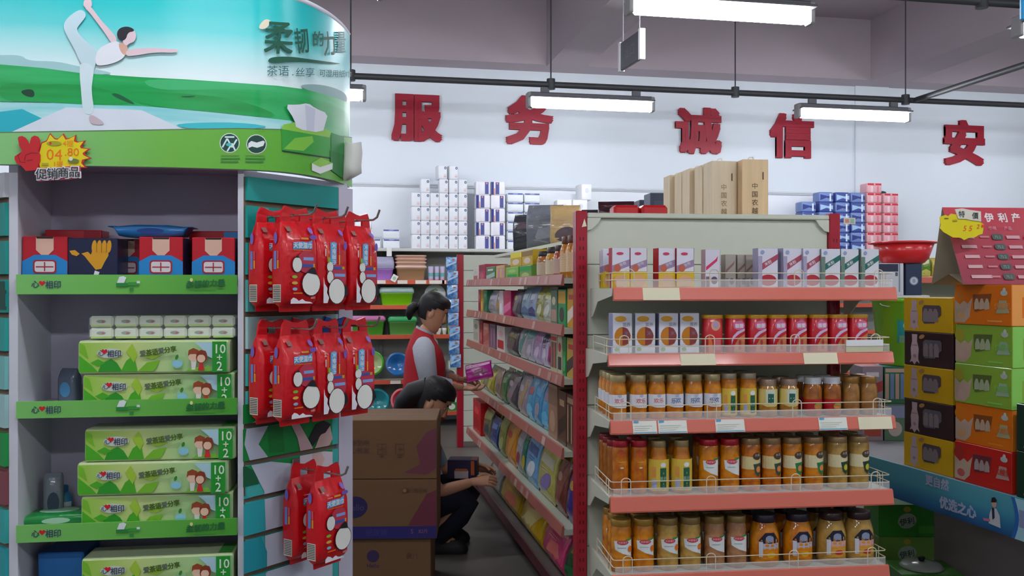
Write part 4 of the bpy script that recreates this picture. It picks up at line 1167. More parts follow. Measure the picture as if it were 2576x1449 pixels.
def rack_goods():
    def P(i, px, y, py=None): 
        x = EF.hit(px, py or SHELF_PX[i][1] - 40, y)[0]
        return EF.w(x, y, EZ[i] - .0043)
    R_ = EF.rz
    g0 = 'boxes on the top shelf of the end rack'
    # top shelf
    for px, y, r, key, lb in ((1562, -.345, 0, 'y', 'yellow and white porridge box on the top rack shelf beside the angled ones'), (1607, -.34, 9, 'y', 'yellow and white porridge box turned slightly, its red side showing'),
                              (1678, -.34, 7, 'y', 'yellow and white porridge box standing alone after the gap'), (1724, -.345, 0, 'y', 'yellow and white porridge box next to the empty gap')):
        put('mb' + key, 'porridge_box', lambda: milkbox_make('#dcdbe6', 0, 0, '#b0101e', .07, .156, .055, 0), lb, 'food box', P(0, px, y), R_ + RAD(r), g0)
    for k, (px, y, r) in enumerate(((1530, -.11, -14), (1534, -.185, -16), (1538, -.26, -14))):
        put('mby', 'porridge_box', None, 'yellow and red porridge box turned edgewise beside the left red post', 'food box', P(0, px, y), R_ + RAD(r), g0)
    put('mbp', 'rusk_box', lambda: milkbox_make('#d6d3e0', '#d2305c', 0, '#b9a2ac', .06, .152, .05, 2), 'white rusk box with a pink ribbon beside the empty gap', 'food box', P(0, 1793, -.345), R_, None)
    for px, y in ((1838, -.26), (1868, -.24), (1890, -.25)):
        put('mbk', 'rusk_box', lambda: milkbox_make('#a8a096', '#8a6a62', 0, '#958c82', .045, .135, .05, 2), 'beige rusk box pushed back on the top rack shelf', 'food box', P(0, px, y), R_, g0)
    for px, y, r in ((1932, -.345, 0), (1994, -.34, 6), (2043, -.34, 8)):
        put('mbr', 'rice_flour_box', lambda: milkbox_make('#d9d6e2', '#a8485c', '#b02a34', '#a5a0bc', .082, .158, .055, 1), 'white rice flour box with a red ribbon on the top rack shelf', 'food box', P(0, px, y), R_ + RAD(r), g0)
    for px, y, r in ((2090, -.345, 0), (2138, -.34, 6), (2189, -.34, 6)):
        put('mbg', 'rice_flour_box', lambda: milkbox_make('#d5d8e0', '#1e6a60', '#ad2c3a', '#6d8378', .08, .156, .055, 1), 'white rice flour box with a green ribbon on the top rack shelf', 'food box', P(0, px, y), R_ + RAD(r), g0)
    # second shelf
    for px, r in ((1566, 3), (1623, -9), (1682, 2), (1735, 2)):
        put('mbw', 'cereal_box', lambda: milkbox_make('#d8dae4', 0, 0, '#8f93b4', .078, .155, .055, 3), 'white cereal carton with an orange globe on the second rack shelf', 'food box', P(1, px, -.35), R_ + RAD(r), 'cartons on the second rack shelf')
    put('cana', 'cereal_canister', lambda: canister_make(True), 'red canister with yellow lid and round emblem beside the white cartons', 'canister', P(1, 1791, -.34), R_)
    for px in (1848, 1902, 1952, 2003, 2055, 2105, 2155):
        put('can', 'cereal_canister', canister_make, 'red canister with yellow lid and pink heart on the second rack shelf', 'canister', P(1, px, -.34), R_ + RAD(4), 'red canisters on the second rack shelf')
    # third shelf
    OR, OR2, PE, BR = fruit('#c06c08', '#d98a12'), fruit('#b4580a', '#cf7a10'), fruit('#a88338', '#c29c50'), fruit('#8f6230', '#a87a40')
    def jar(i, px, y, key, args, lb, grp=None, r=0):
        put(key, 'fruit_jar', lambda: jar_make(*args), lb, 'jar', P(i, px, y), R_ + RAD(r), grp)
        if y < -.3 and px > 1600:       # the jar standing behind it
            x = EF.hit(px, SHELF_PX[i][1] - 40, y)[0]
            put(key, 'fruit_jar', None, lb.replace(' jar ', ' jar behind its twin ', 1).replace(' bottle ', ' bottle behind its twin ', 1), 'jar', EF.w(x + .004, y + (.125 if 'jn' in key else .09), EZ[i] - .0043), R_, (grp or 'jars') + ', back row')
    for px, kd in ((1554, 'snowred'), (1605, 'snowred'), (1652, 'snowred'), (1697, 'snow'), (1745, 'snow'), (1792, 'snow')):
        jar(2, px, -.345, 'j' + kd, (.17, .034, OR, '#b9a878', kd, 'jar'), 'orange fruit jar with %s writing on its white band, third rack shelf' % ('red' if kd == 'snowred' else 'blue'), 'orange jars with white bands', r=8 if px == 1605 else 0)
    for px, y in ((1544, -.265), (1534, -.19), (1526, -.115)):
        jar(2, px, y, 'jsnow', (.17, .034, OR, '#b9a878', 'snow', 'jar'), 'orange fruit jar in the row going back along the left end, third rack shelf', 'orange jars with white bands')
    for px in (1833, 1882):
        jar(2, px, -.345, 'jgr', (.172, .032, OR, '#a89a80', 'green', 'tall'), 'orange fruit jar with a yellow wrap and green panel, third rack shelf', 'tall jars with yellow wraps')
    for px in (1931, 1984):
        jar(2, px, -.345, 'jsq', (.148, .037, fruit('#a8702a', '#bb8a40'), '#a88f7c', 'squat', 'jar'), 'squat glass jar with a cream label and green panel, third rack shelf', 'squat jars with cream labels')
    for px in (2044, 2092):
        jar(2, px, -.345, 'jwh', (.152, .036, fruit('#8a4a14', '#a86420'), '#dfe4ea', 'white', 'jar'), 'brown sauce jar with white lid and red label, third rack shelf', 'sauce jars with white lids')
    for px in (2140, 2184):
        jar(2, px, -.34, 'jbr', (.152, .034, BR, '#a87a34', 'brown', 'jar'), 'plain brown jar with a golden lid on the third rack shelf', 'plain brown jars')
    # fourth shelf
    for px, y in ((1560, -.34), (1607, -.345)):
        jar(3, px, y, 'jc2', (.205, .032, OR2, '#b01428', 'cap2', 'tall'), 'tall orange fruit jar with red lid and no paper label', 'tall jars with red lids')
    for px, y in ((1547, -.262), (1536, -.185), (1527, -.11)):
        jar(3, px, y, 'jc3', (.195, .034, fruit('#8f4c0a', '#a8620e'), '#8a1a20', 'cap2', 'tall'), 'amber fruit jar in the row going back along the left end, fourth rack shelf', 'amber jars at the left end')
    for px in (1656, 1714):
        jar(3, px, -.345, 'jbo', (.202, .041, OR, '#a58f60', 'green', 'bottle'), 'orange fruit bottle with narrow neck and yellow wrap, fourth rack shelf', 'bottles with yellow wraps')
    for px in (1782, 1835):
        jar(3, px, -.345, 'jml', (.205, .038, OR, '#b01428', 'millp', 'tall'), 'tall orange fruit jar with red lid and slanted white label', 'tall jars with slanted labels')
    for px in (1888, 1940):
        jar(3, px, -.345, 'jcr', (.205, .038, OR2, '#9a7a50', 'cream', 'tall'), 'orange fruit jar with cream label and orange slice print, fourth rack shelf', 'jars with cream labels')
    for px in (1992, 2046):
        jar(3, px, -.345, 'jcg', (.205, .038, OR, '#9a7a50', 'creamg', 'tall'), 'orange fruit jar with cream label and bright green panel, fourth rack shelf', 'jars with green panels')
    for px in (2106, 2160):
        jar(3, px, -.345, 'jpe', (.205, .039, PE, '#a08458', 'pear', 'tall'), 'pale pear jar with cream label and yellow print, fourth rack shelf', 'pear jars')
    # fifth shelf
    for px in (1562, 1618):
        jar(4, px, -.345, 'jm1', (.2, .042, OR, '#a8802c', 'mill', 'ribbed'), 'ribbed orange fruit jar with slanted white label, fifth rack shelf', 'ribbed orange jars')
    for px, y in ((1553, -.25), (1541, -.16)):
        jar(4, px, y, 'jm1', None, 'ribbed orange fruit jar in the row going back, fifth rack shelf', 'ribbed orange jars')
    for px in (1679, 1736):
        jar(4, px, -.345, 'jm2', (.2, .042, PE, '#8f7440', 'mill', 'ribbed'), 'ribbed pale pear jar with slanted white label, fifth rack shelf', 'ribbed pear jars')
    for px in (1797, 1852):
        jar(4, px, -.345, 'jm3', (.2, .04, fruit('#9a6a48', '#b08058'), '#8f7440', 'millp', 'ribbed'), 'ribbed pinkish fruit jar with slanted white label, fifth rack shelf', 'ribbed pinkish jars')
    for px in (1922, 2006):
        jar(4, px, -.335, 'jn1', (.2, .058, OR, '#2a2030', 'navy', 'wide'), 'wide orange fruit jar with dark lid, fifth rack shelf', 'wide jars with navy labels')
    for px in (2090, 2160):
        jar(4, px, -.335, 'jn2', (.2, .058, PE, '#3a2424', 'navyp', 'wide'), 'wide pale fruit jar with dark lid, fifth rack shelf', 'wide pale jars')
rack_goods()

# ================================================================== long aisle rack behind the end rack
GF = Frame((1.0, 0.0), -90.0)         # local x runs towards the camera, local y into the rack
GX0, GX1 = -6.98, -3.98
GZ = [1.545, 1.318, 1.09, 0.765, 0.415, 0.12]
gond = thing('aisle_rack', 'long beige aisle rack with salmon shelf lips full of snacks', 'shelf rack', (1.0, 0, 0), GF.rz)
def aisle():
    lip = mat('#a8655a', .45, coat=.15, var=.12, vscale=3.0)
    for zz in [0.12 + 0.268 * k for k in range(6)]:
        MB().box(GX0, GX1, 0.45, 0.47, zz + .002, zz + .266, mat('#aeb3a2', .5, var=.04)).build('back_panel', gond)
    for x in (GX0 + .02, (GX0 + GX1) / 2, GX1 - 0.02):
        MB().box(x - .02, x + .02, .47, .55, 0, 1.733, REDPOST, .003).build('post', gond)
    MB().box(GX0, GX1, .55, .57, .1, 1.733, BEIGE2).build('back_panel', gond)
    rnd = random.Random(4)
    for i, z in enumerate(GZ):
        sh = MB().box(GX0, GX1, .012, .45, z - .025, z, BEIGE2 if i < 5 else mat('#5c5650', .6)).build('shelf', gond)
        MB().prism([(.012, z + .018), (.004, z + .016), (-.004, z - .03), (.0, z - .034), (.012, z - .034)], GX0, GX1, lip if i < 5 else mat('#4a1e24', .5), 'yz').build('price_strip', sh)
        if i < 5:
            x = GX0 + .06
            while x < GX1 - .1:
                w = rnd.uniform(.045, .07)
                if rnd.random() < .4:
                    m = MB(); m.front(x + w / 2, -.001, z - .008); m.h = .0015
                    m.add([(x, -.0052 + .0005, z - .026), (x + w, -.0047, z - .026), (x + w, .0028, z + .012), (x, .0028, z + .012)], [(0, 1, 2, 3)], mat(rnd.choice(['#b08478', '#b9948a', '#a87468', '#bda498']), .4))
                    m.build('price_label', sh)
                x += w + rnd.uniform(.01, .12)
        # shelves of the far side
        MB().box(GX0, GX1, .57, 1.0, z - .025, z, BEIGE2).build('shelf', gond)
    MB().box(GX0, GX1, .05, .95, 0, .095, mat('#4a2428', .6)).build('base', gond)
    MB().box(GX0, GX1, .22, .95, 1.735, 1.755, BEIGE).build('top_board', gond)
aisle()

def carton_make(w, d, h, c1, c2, c3, style):
    m = MB().box(-w / 2, w / 2, 0, d, 0, h, mat(c1, .4, coat=.15, var=.08), .002)
    m.front(0, 0, 0)
    if style == 0:
        m.dr(-w * .4, h * .12, w * .4, h * .45, c2).de(0, h * .7, w * .3, h * .12, c3)
    elif style == 1:
        m.dr(-w / 2 + .002, h * .62, w / 2 - .002, h * .95, c2).de(0, h * .32, w * .32, h * .2, c3)
    elif style == 2:
        m.dp([(-w * .48, h * .1), (w * .48, h * .35), (w * .48, h * .62), (-w * .48, h * .4)], c2).dr(-w * .3, h * .72, w * .3, h * .84, c3)
    else:
        for k in range(4):
            m.dr(-w * .46 + k * w * .235, h * .12, -w * .46 + k * w * .235 + w * .17, h * .8, c2 if k % 2 else c3); m.h -= .00035
        m.dr(-w * .45, h * .84, w * .45, h * .94, c3)
    m.face((0, d / 2, h), (1, 0, 0), (0, 1, 0)).dr(-w / 2 + .003, -d / 2 + .003, w / 2 - .003, d / 2 - .003, c2)
    return m
def pouch_make(w, h, t, c1, c2, c3, shiny=True):
    rn = random.Random(int(w * 7919 + h * 104729) + len(c1 + c2) + sum(map(ord, c1 + c2 + c3)))
    m = MB(); rg = []
    sk = rn.uniform(-.006, .006)
    prof = ((0, .97, .06), (.05, 1, .1), (.09, 1, .55), (.22, .99, .93), (.5, .98, 1), (.76, .98, .8), (.88, .99, .42), (.93, 1, .1), (1.0, .99, .05))
    for z, kx, ky in prof:
        rg.append([(x + sk * math.sin(z * 7) + sk * z * 2, y, z * h) for x, y in rounded_rect(w * kx, t * ky, min(.01, t * ky * .4), 2)])
    m.loft(rg, mat(c1, .28 if shiny else .5, coat=.3, var=.2, vscale=30, bump=.8, bscale=18))
    def yat(v):
        z = max(0, min(1, v / h))
        for (a, _, ka), (b, _, kb) in zip(prof, prof[1:]):
            if z <= b: return ka + (kb - ka) * (z - a) / (b - a)
        return .05
    m.map = lambda u, v, hh: (u + sk * math.sin(v / h * 7) + sk * v / h * 2, -t * .5 * yat(v) - hh, v)
    m.maxlen = h * .16; m.h = .0012
    c2m, c3m = mat(c2, .3, coat=.3, var=.12, bump=.5, bscale=22), mat(c3, .3, coat=.25, var=.1, bump=.4, bscale=22)
    k = rn.randrange(4)
    if k == 0:
        m.dp([(-w * .45, h * .62), (w * .45, h * .7), (w * .45, h * .9), (-w * .45, h * .9)], c2m); m.dp([(-w * .3, h * .2), (w * .1, h * .14), (w * .36, h * .3), (w * .2, h * .5), (-.15 * w, h * .46)], c3m)
    elif k == 1:
        m.dp([(-w * .45, h * .1), (w * .45, h * .1), (w * .45, h * .3), (0, h * .4), (-w * .45, h * .32)], c2m); m.dp([(-w * .35, h * .58), (w * .3, h * .64), (w * .34, h * .8), (-w * .3, h * .78)], c3m)
    elif k == 2:
        m.dp([(-w * .45, h * .2), (-w * .1, h * .1), (w * .45, h * .75), (w * .45, h * .9), (w * .1, h * .9)], c2m); m.de(-w * .15, h * .68, w * .2, h * .09, c3m, 12)
    else:
        m.de(0, h * .32, w * .34, h * .16, c3m, 14, .3); m.dp([(-w * .4, h * .66), (w * .4, h * .62), (w * .36, h * .82), (-w * .36, h * .84)], c2m)
    for j in range(2):
        v = h * (.52 + .05 * j); m.dr(-w * .28, v - h * .008, w * (.1 + .1 * j), v + h * .008, c2m)
    return m
def bottle_make(h, r, c1, c2, lid):
    b = MB().lathe([(r * .9, 0), (r, .004), (r, h * .68), (r * .8, h * .8), (r * .72, h * .84)], mat(c1, .2, coat=.5), 16)
    l = MB().lathe([(r * .8, h * .82), (r * .82, h * .84), (r * .82, h * .99), (r * .75, h)], mat(lid, .4), 16)
    lb = MB().cyl(r).dr(-r * 1.6, h * .15, r * 1.6, h * .6, c2)
    return [('jar_body', b), ('jar_lid', l), ('jar_label', lb)]
CNAME = {}
def aisle_goods():
    rnd = random.Random(11)
    ordn = ['top', 'second', 'third', 'fourth', 'fifth', 'lowest']
    T = {
     0: [(1190, 1203, .105, 'b', '#d4cfc8', '#b06a6a', '#c8c0b8', 'white'), (1204, 1221, .125, 'b', '#a82c44', '#8f2038', '#c05a6a', 'crimson'), (1222, 1246, .1, 'b', '#4a7a48', '#9fc0b0', '#cfd9c8', 'dark green'),
         (1247, 1270, .1, 'b', '#b9a06a', '#c98aa8', '#d9b06a', 'pink and tan'), (1272, 1305, .08, 'b', '#79b846', '#0c9a38', '#9fd070', 'light green'), (1306, 1338, .08, 'b', '#6a9a40', '#0f9a3a', '#b0c070', 'olive green'),
         (1340, 1362, .15, 'j', '#a86a3a', '#c8b49a', '#2a2224', 'amber'), (1363, 1383, .16, 'j', '#c08a24', '#d9c8a8', '#2a2224', 'yellow'), (1384, 1401, .165, 'j', '#a8502c', '#c8a89a', '#3a2a24', 'rust'), (1402, 1417, .2, 'j', '#c07a1c', '#d9b890', '#5a2c1a', 'honey'), (1417, 1432, .2, 'j', '#c07a1c', '#d9b890', '#5a2c1a', 'honey'), (1432, 1447, .205, 'j', '#b86a1c', '#d9b890', '#3a2a24', 'orange')],
     1: [(1203, 1209, .17, 'b', '#a8344a', '#8a2438', '#c07a84', 'crimson'), (1209, 1216, .17, 'b', '#c0901c', '#a87a14', '#d9b860', 'mustard'), (1216, 1225, .165, 'b', '#2c7a58', '#1c5c42', '#6aa88a', 'teal green'), (1225, 1245, .16, 'p', '#aaa2ac', '#8a8290', '#c8c0cc', 'pale grey'),
         (1245, 1256, .16, 'p', '#6fa06a', '#c98a3a', '#cfe0c8', 'green and orange'), (1255, 1266, .165, 'b', '#d0c8cc', '#c8b8bc', '#e0d8dc', 'off-white'), (1266, 1286, .165, 'b', '#b91a60', '#d86a98', '#c8306c', 'magenta'), (1284, 1306, .17, 'p', '#4a464e', '#6f6a74', '#b9a03a', 'dark silver'),
         (1306, 1326, .18, 'p', '#7f9fb4', '#3f6a94', '#c8d9e0', 'pale blue'), (1324, 1344, .185, 'p', '#8a9cbc', '#223c7a', '#d0d8e8', 'blue and silver'), (1342, 1362, .19, 'p', '#8f8f20', '#b9b93a', '#c9cdb0', 'olive yellow'), (1360, 1384, .185, 'p', '#a8aa9c', '#c8c83a', '#d8d8cc', 'silver'),
         (1385, 1402, .17, 'b', '#5f8068', '#b08a7a', '#cfc4a4', 'grey green'), (1403, 1424, .175, 'b', '#2f9a5c', '#cf9a18', '#3c3428', 'green and yellow'), (1426, 1447, .18, 'b', '#cf9a18', '#d9d0b8', '#b8402c', 'yellow')],
     2: [(1190, 1205, .17, 'b', '#c4bfb0', '#a8a496', '#8f8a7c', 'cream'), (1206, 1214, .17, 'b', '#a82836', '#8a1c28', '#c86a6a', 'dark red'), (1215, 1230, .16, 'b', '#bf7068', '#a8584c', '#d09a90', 'salmon'), (1231, 1246, .165, 'b', '#84647c', '#a87a90', '#6f5068', 'mauve'), (1249, 1270, .165, 'b', '#d4ccc8', '#b81824', '#d8a8a8', 'white and red'),
         (1271, 1298, .16, 'p', '#43393f', '#8f845a', '#5c5058', 'black'), (1299, 1318, .18, 'p', '#aaa4aa', '#46918a', '#c4bec4', 'teal topped'), (1318, 1337, .19, 'p', '#a59db4', '#4c9c92', '#c4bccc', 'grey lilac'), (1337, 1357, .2, 'p', '#a891b8', '#b97ab0', '#cfc0d8', 'lilac'), (1356, 1374, .2, 'p', '#b5a8c4', '#2a2450', '#d0c8dc', 'pale lilac'),
         (1373, 1384, .19, 'p', '#24408f', '#b02060', '#c0c8e0', 'navy'), (1384, 1402, .19, 'b', '#bdb594', '#2c302a', '#b03024', 'cream and black'), (1402, 1414, .19, 'b', '#bdb594', '#2c302a', '#b03024', 'cream and black'), (1415, 1424, .2, 'b', '#228a3c', '#187030', '#5ab070', 'bright green'), (1425, 1447, .2, 'b', '#b99a34', '#3a2c24', '#b83420', 'yellow and brown')],
     3: [(1206, 1222, .17, 'p', '#8f8c74', '#b0a83a', '#a8a484', 'khaki'), (1222, 1238, .16, 'p', '#9a9020', '#c0b440', '#cfc878', 'yellow green'), (1240, 1256, .2, 'p', '#a38a74', '#b9a08a', '#7f6a58', 'tan'), (1256, 1270, .2, 'p', '#2f6a30', '#4c8a40', '#8fb080', 'dark green'), (1270, 1296, .21, 'p', '#4a444c', '#8a8288', '#b0a8ac', 'charcoal'),
         (1297, 1320, .22, 'p', '#948894', '#a8926a', '#b4a8b4', 'greyish'), (1320, 1337, .23, 'p', '#4a96bc', '#6fc0e0', '#b46a70', 'sky blue'), (1337, 1356, .24, 'p', '#3f8ab4', '#4fb0dc', '#9a9aac', 'sky blue'), (1356, 1376, .24, 'p', '#4a98c4', '#5ab8e0', '#8f8498', 'sky blue'), (1378, 1402, .26, 'b', '#9a785e', '#83624c', '#b08c70', 'light brown'), (1403, 1425, .25, 'b', '#5a3c2a', '#3a2418', '#a08060', 'dark brown'), (1425, 1447, .25, 'b', '#5a3c2a', '#3a2418', '#a08060', 'dark brown')],
     4: [(1189, 1209, .24, 'b', '#c4141e', '#a81018', '#d83a3a', 'bright red'), (1211, 1229, .22, 'p', '#62643c', '#8f8f50', '#3a4a60', 'olive'), (1229, 1248, .2, 'p', '#1c3870', '#24488a', '#5a7ab0', 'royal blue'), (1249, 1266, .24, 'p', '#8a9434', '#a8b048', '#c0c878', 'lime'), (1266, 1292, .25, 'p', '#cf8310', '#d99a24', '#c0401c', 'orange'), (1292, 1306, .24, 'p', '#aab2bc', '#c8ced8', '#b83040', 'white'),
         (1305, 1318, .25, 'p', '#12705f', '#188a70', '#c8b020', 'deep green'), (1316, 1346, .26, 'p', '#6fa6d0', '#3a6aa4', '#dbe4ec', 'light blue'), (1346, 1388, .26, 'p', '#b7b25a', '#c8c8b0', '#8378b8', 'cream and purple'), (1389, 1416, .25, 'p', '#6e382e', '#8a5044', '#a88a74', 'brown'), (1417, 1447, .25, 'p', '#4c3470', '#3a2c80', '#c09a48', 'purple')],
     5: [(1216, 1248, .22, 'p', '#8c8f8a', '#a8aaa4', '#c0c4c0', 'clear'), (1249, 1296, .3, 'p', '#bf9c10', '#cfae20', '#c0501c', 'yellow'), (1297, 1350, .31, 'p', '#c49e14', '#c9b878', '#cf6a62', 'yellow and cream'), (1351, 1402, .31, 'p', '#c83a6c', '#cf9a8a', '#d8726a', 'pink'), (1403, 1447, .31, 'p', '#0f4a26', '#186034', '#a8922c', 'bottle green')],
    }
    for i, rows in T.items():
        for n, (a, b, h, kd, c1, c2, c3, nm) in enumerate(rows):
            inset = (.05 if i < 5 else .022) if kd != 'j' else .06
            x0 = GF.hit(a, 900, inset)[0]; x1 = GF.hit(b, 900, inset)[0]
            w = abs(x1 - x0) * .93 - .006; xc = (x0 + x1) / 2
            if xc - w / 2 < GX0 + .01: xc = GX0 + .01 + w / 2
            lim = (GZ[i - 1] - GZ[i] - .045) if i else .5
            h = min(h, lim)
            loc = GF.w(xc, inset, GZ[i] + .0005)
            where = '%s shelf of the aisle rack' % ordn[i]
            if kd == 'b':
                put(('gb', i, n), 'snack_box', lambda: carton_make(w, rnd.uniform(.12, .2), h, c1, c2, c3, n % 4), '%s snack box on the %s' % (nm, where), 'food box', loc, GF.rz, 'snack boxes on the aisle rack')
            elif kd == 'p':
                t = .05 if i < 5 else .12
                tilt = .12 if i < 5 else .3
                o = put(('gp', i, n), 'snack_bag', lambda: pouch_make(w, h, t, c1, c2, c3), '%s snack bag on the %s' % (nm, where), 'snack bag', GF.w(xc, inset + t / 2, GZ[i] + .006), 0, 'snack bags on the aisle rack', rot=(-tilt, 0, GF.rz))
                # a second bag behind the first
                o2 = put(('gp', i, n), 'snack_bag', None, '%s snack bag on the %s' % (nm, where), 'snack bag', GF.w(xc + .01, inset + t * 1.8, GZ[i] + .006), 0, 'snack bags on the aisle rack', rot=(-tilt, 0, GF.rz)) if i < 5 else None
            else:
                r = min(w / 2, .045)
                put(('gj', i, n), 'sauce_jar', lambda: bottle_make(h, r, c1, c2, c3), '%s sauce jar with dark lid on the %s' % (nm, where), 'jar', GF.w(xc, inset + r, GZ[i] + .0005), GF.rz, 'sauce jars on the aisle rack')
    # second tier: tins on the green boxes of the top shelf, jars on jars
    for k, (a, b, c1, c2) in enumerate(((1284, 1312, '#c8a410', '#e0d020'), (1313, 1340, '#c8a410', '#8a6a20'))):
        x0, x1 = GF.hit(a, 700, .06)[0], GF.hit(b, 700, .06)[0]; w = abs(x1 - x0) - .008
        put(('tin', k), 'food_tin', lambda: carton_make(w, .12, .085, c1, c2, '#d9c8b0', 1), ('yellow tin stacked on the light green box' if k == 0 else 'yellow and brown tin stacked on the olive green box'), 'tin', GF.w((x0 + x1) / 2, .06, GZ[0] + .0815), GF.rz)
    # goods on the top board behind the header: wooden gift boxes, dark boxes, red tins
    wood = mat('#e0c296', .55, var=.2, vscale=3.0, stretch=(14, 14, .8), bump=.05)
    wood2 = mat('#ddcbab', .55, var=.18, vscale=3.0, stretch=(12, 12, .7), bump=.05)
    ZT = 1.7555
    def wood_make(mt, txt):
        m = MB().box(-.062, .062, 0, .115, 0, .338, mt, .002)
        m.front(0, 0, 0)
        if txt:
            for j, ch in enumerate('中国农越'):
                m.dt(ch, .03, -.002, .215 - j * .038, '#6a5238' if txt == 1 else '#a08660', bold=.012); m.h -= .0003
            m.dr(.034, .245, .039, .28, '#4a3828')
        lid = MB().tube([(-.02, .05, .338), (-.012, .05, .352), (.004, .05, .356), (.014, .05, .338)], .004, mat('#e8e6e0', .6), 5)
        return [('wooden_box', m), ('rope_handle', lid)]
    DB = []
    xB = 1.80
    pA = W(1900, 470, 4.22)
    put('wdA', 'wooden_gift_box', lambda: wood_make(wood, 1), 'pale wooden gift box with dark writing at the end of its row', 'gift box', (pA.x, pA.y, ZT), RAD(-6), 'wooden gift boxes on the aisle rack')
    pB = W(1822, 470, 4.27)
    for k in range(5):
        put('wdB' if k == 0 else 'wdC', 'wooden_gift_box', lambda: wood_make(wood2, 2 if k == 0 else 0), 'pale wooden gift box with faded writing beside the one with dark writing' if k == 0 else 'plain wooden gift box in the row behind the written ones', 'gift box', (pB.x + (.01 if k % 2 else 0), pB.y + k * .135, ZT), RAD(-4), 'wooden gift boxes on the aisle rack')
    for k, (px, D, h, c) in enumerate(((1660, 5.05, .27, '#46506a'), (1632, 5.35, .26, '#2c3448'), (1608, 5.6, .26, '#46506a'))):
        p = W(px, 480, D)
        put(('dkb', k), 'gift_carton', lambda: carton_make(.11, .13, h, c, '#3a425a', '#525c78', 2), ('slate grey gift carton touching the wooden boxes', 'navy gift carton between two slate ones', 'slate grey gift carton behind the navy one')[k], 'carton', (p.x, p.y, ZT), RAD(-4))
    for k, px in enumerate((1578, 1648)):
        p = W(px, 520, 4.22)
        def red_make():
            m = MB().box(-.062, .062, 0, .1, 0, .128, mat('#c41a1e', .3, coat=.4), .012)
            m.front(0, 0, 0).dr(-.05, .02, .05, .07, '#d8b040')
            return m
        put('redt', 'red_tin', red_make, 'red rounded tin on the rack top, %s' % ('touching the wooden boxes' if k else 'nearer the dark bags'), 'tin', (p.x, p.y, ZT), RAD(-4), 'red tins on the aisle rack')
    for k, (px, D, h, w, c, nm) in enumerate(((1560, 5.0, .22, .2, '#3a1c24', 'dark maroon gift bag behind the red tins'), (1505, 5.3, .2, .16, '#2c2c30', 'black gift bag behind the torn-tagged post'), (1432, 5.9, .28, .2, '#b89a6a', 'tan paper bag on the rack top beside the jars'), (1375, 6.1, .3, .24, '#6c7078', 'grey plastic bag with shiny creases on the rack top'), (1335, 6.4, .26, .22, '#34363c', 'dark grey plastic bag on the rack top'))):
        p = W(px, 560, D)
        put(('dkg', k), 'gift_bag', lambda: pouch_make(w, h, .13, c, c, '#5a4a50' if k != 3 else '#8a8e96'), nm, 'bag', (p.x, p.y + .07, ZT + .004), 0, None, rot=(0, 0, RAD(-20)))
aisle_goods()
# ================================================================== racks along the back wall
BF = Frame((0.0, 9.9), 0.0)
BZ = [1.925, 1.575, 1.305, 0.985, 0.50, 0.15]
wrack = thing('wall_rack', 'long wall rack of household tubs under the red characters', 'shelf rack', BF.o, 0)
def wall_rack():
    X0, X1 = -2.6, 6.72
    strip = mat('#cf5a3e', .4, coat=.15, var=.06)
    for k in range(9):
        a = X0 + (X1 - X0) / 9 * k; b = X0 + (X1 - X0) / 9 * (k + 1)
        MB().box(a + .002, b - .002, .40, .42, .1, 1.9, mat('#8b8c86', .6, var=.04)).build('back_panel', wrack)
        MB().box(a - .02, a + .02, .36, .40, 0, 1.9, mat('#7a7c78', .5)).build('post', wrack)
    MB().box(X0, X1, .43, .46, 1.93, 2.64, mat('#e2e7ec', .6, var=.02)).build('upper_board', wrack)
    for i, z in enumerate(BZ):
        sh = MB().box(X0, X1, .0, .40, z - .025, z, mat('#b9bbb4' if i else '#c9cac8', .5, var=.03)).build('shelf', wrack)
        if i:
            MB().box(X0, X1, -.012, -.001, z - .035, z + .012, strip, .003).build('price_strip', sh)
        else:
            MB().box(X0, X1, -.012, -.001, z - .03, z + .004, mat('#c4c5be', .4), .003).build('front_lip', sh)
    sh = [o for o in wrack.children if o.name.startswith('shelf')][1]
    for a, b in ((880, 912), (945, 970), (1000, 1025), (1045, 1072), (1080, 1118), (1112, 1122)):
        x0, x1 = BF.hit(a, 705, -.013)[0], BF.hit(b, 705, -.013)[0]
        MB().box(x0, x1, -.0165, -.0125, BZ[1] - .03, BZ[1] + .008, mat('#e3dfd2', .5)).build('price_label', sh)
    x0, x1 = BF.hit(982, 960, -.013)[0], BF.hit(1008, 960, -.013)[0]
    MB().box(x0, x1, -.0165, -.0125, BZ[4] - .03, BZ[4] + .006, mat('#e3dfd2', .5)).build('price_label', wrack)
wall_rack()
def rod():
    t = thing('curtain_rod', 'thin white rod with dark end knobs along the back wall', 'rod', (0, 10.28, 2.66))
    MB().tube([(-1.55, 0, 0), (6.7, 0, 0)], .012, mat('#d3d6d9', .4), 8).build('rod', t)
    for x in (-1.3, 6.66):
        MB().lathe([(.02, -.04), (.05, -.03), (.055, 0), (.05, .03), (.02, .04)], mat('#3c4244', .5), 12, c=(x, -.03, .0)).build('end_knob', t)
rod()
def roundbox(w, d, h, c, marks, rough=.4):
    m = MB(); rg = []
    for z, k in ((0, .9), (.006, .98), (.015, 1), (h - .015, 1), (h - .006, .98), (h, .9)):
        rg.append([(x, d / 2 + y, z) for x, y in rounded_rect(w * k, d * (k if k < 1 else 1), .012, 2)])
    m.loft(rg, mat(c, rough, coat=.2, var=.03, bump=.15, bscale=18))
    m.front(0, 0, 0); m.h = .001
    marks(m)
    return m
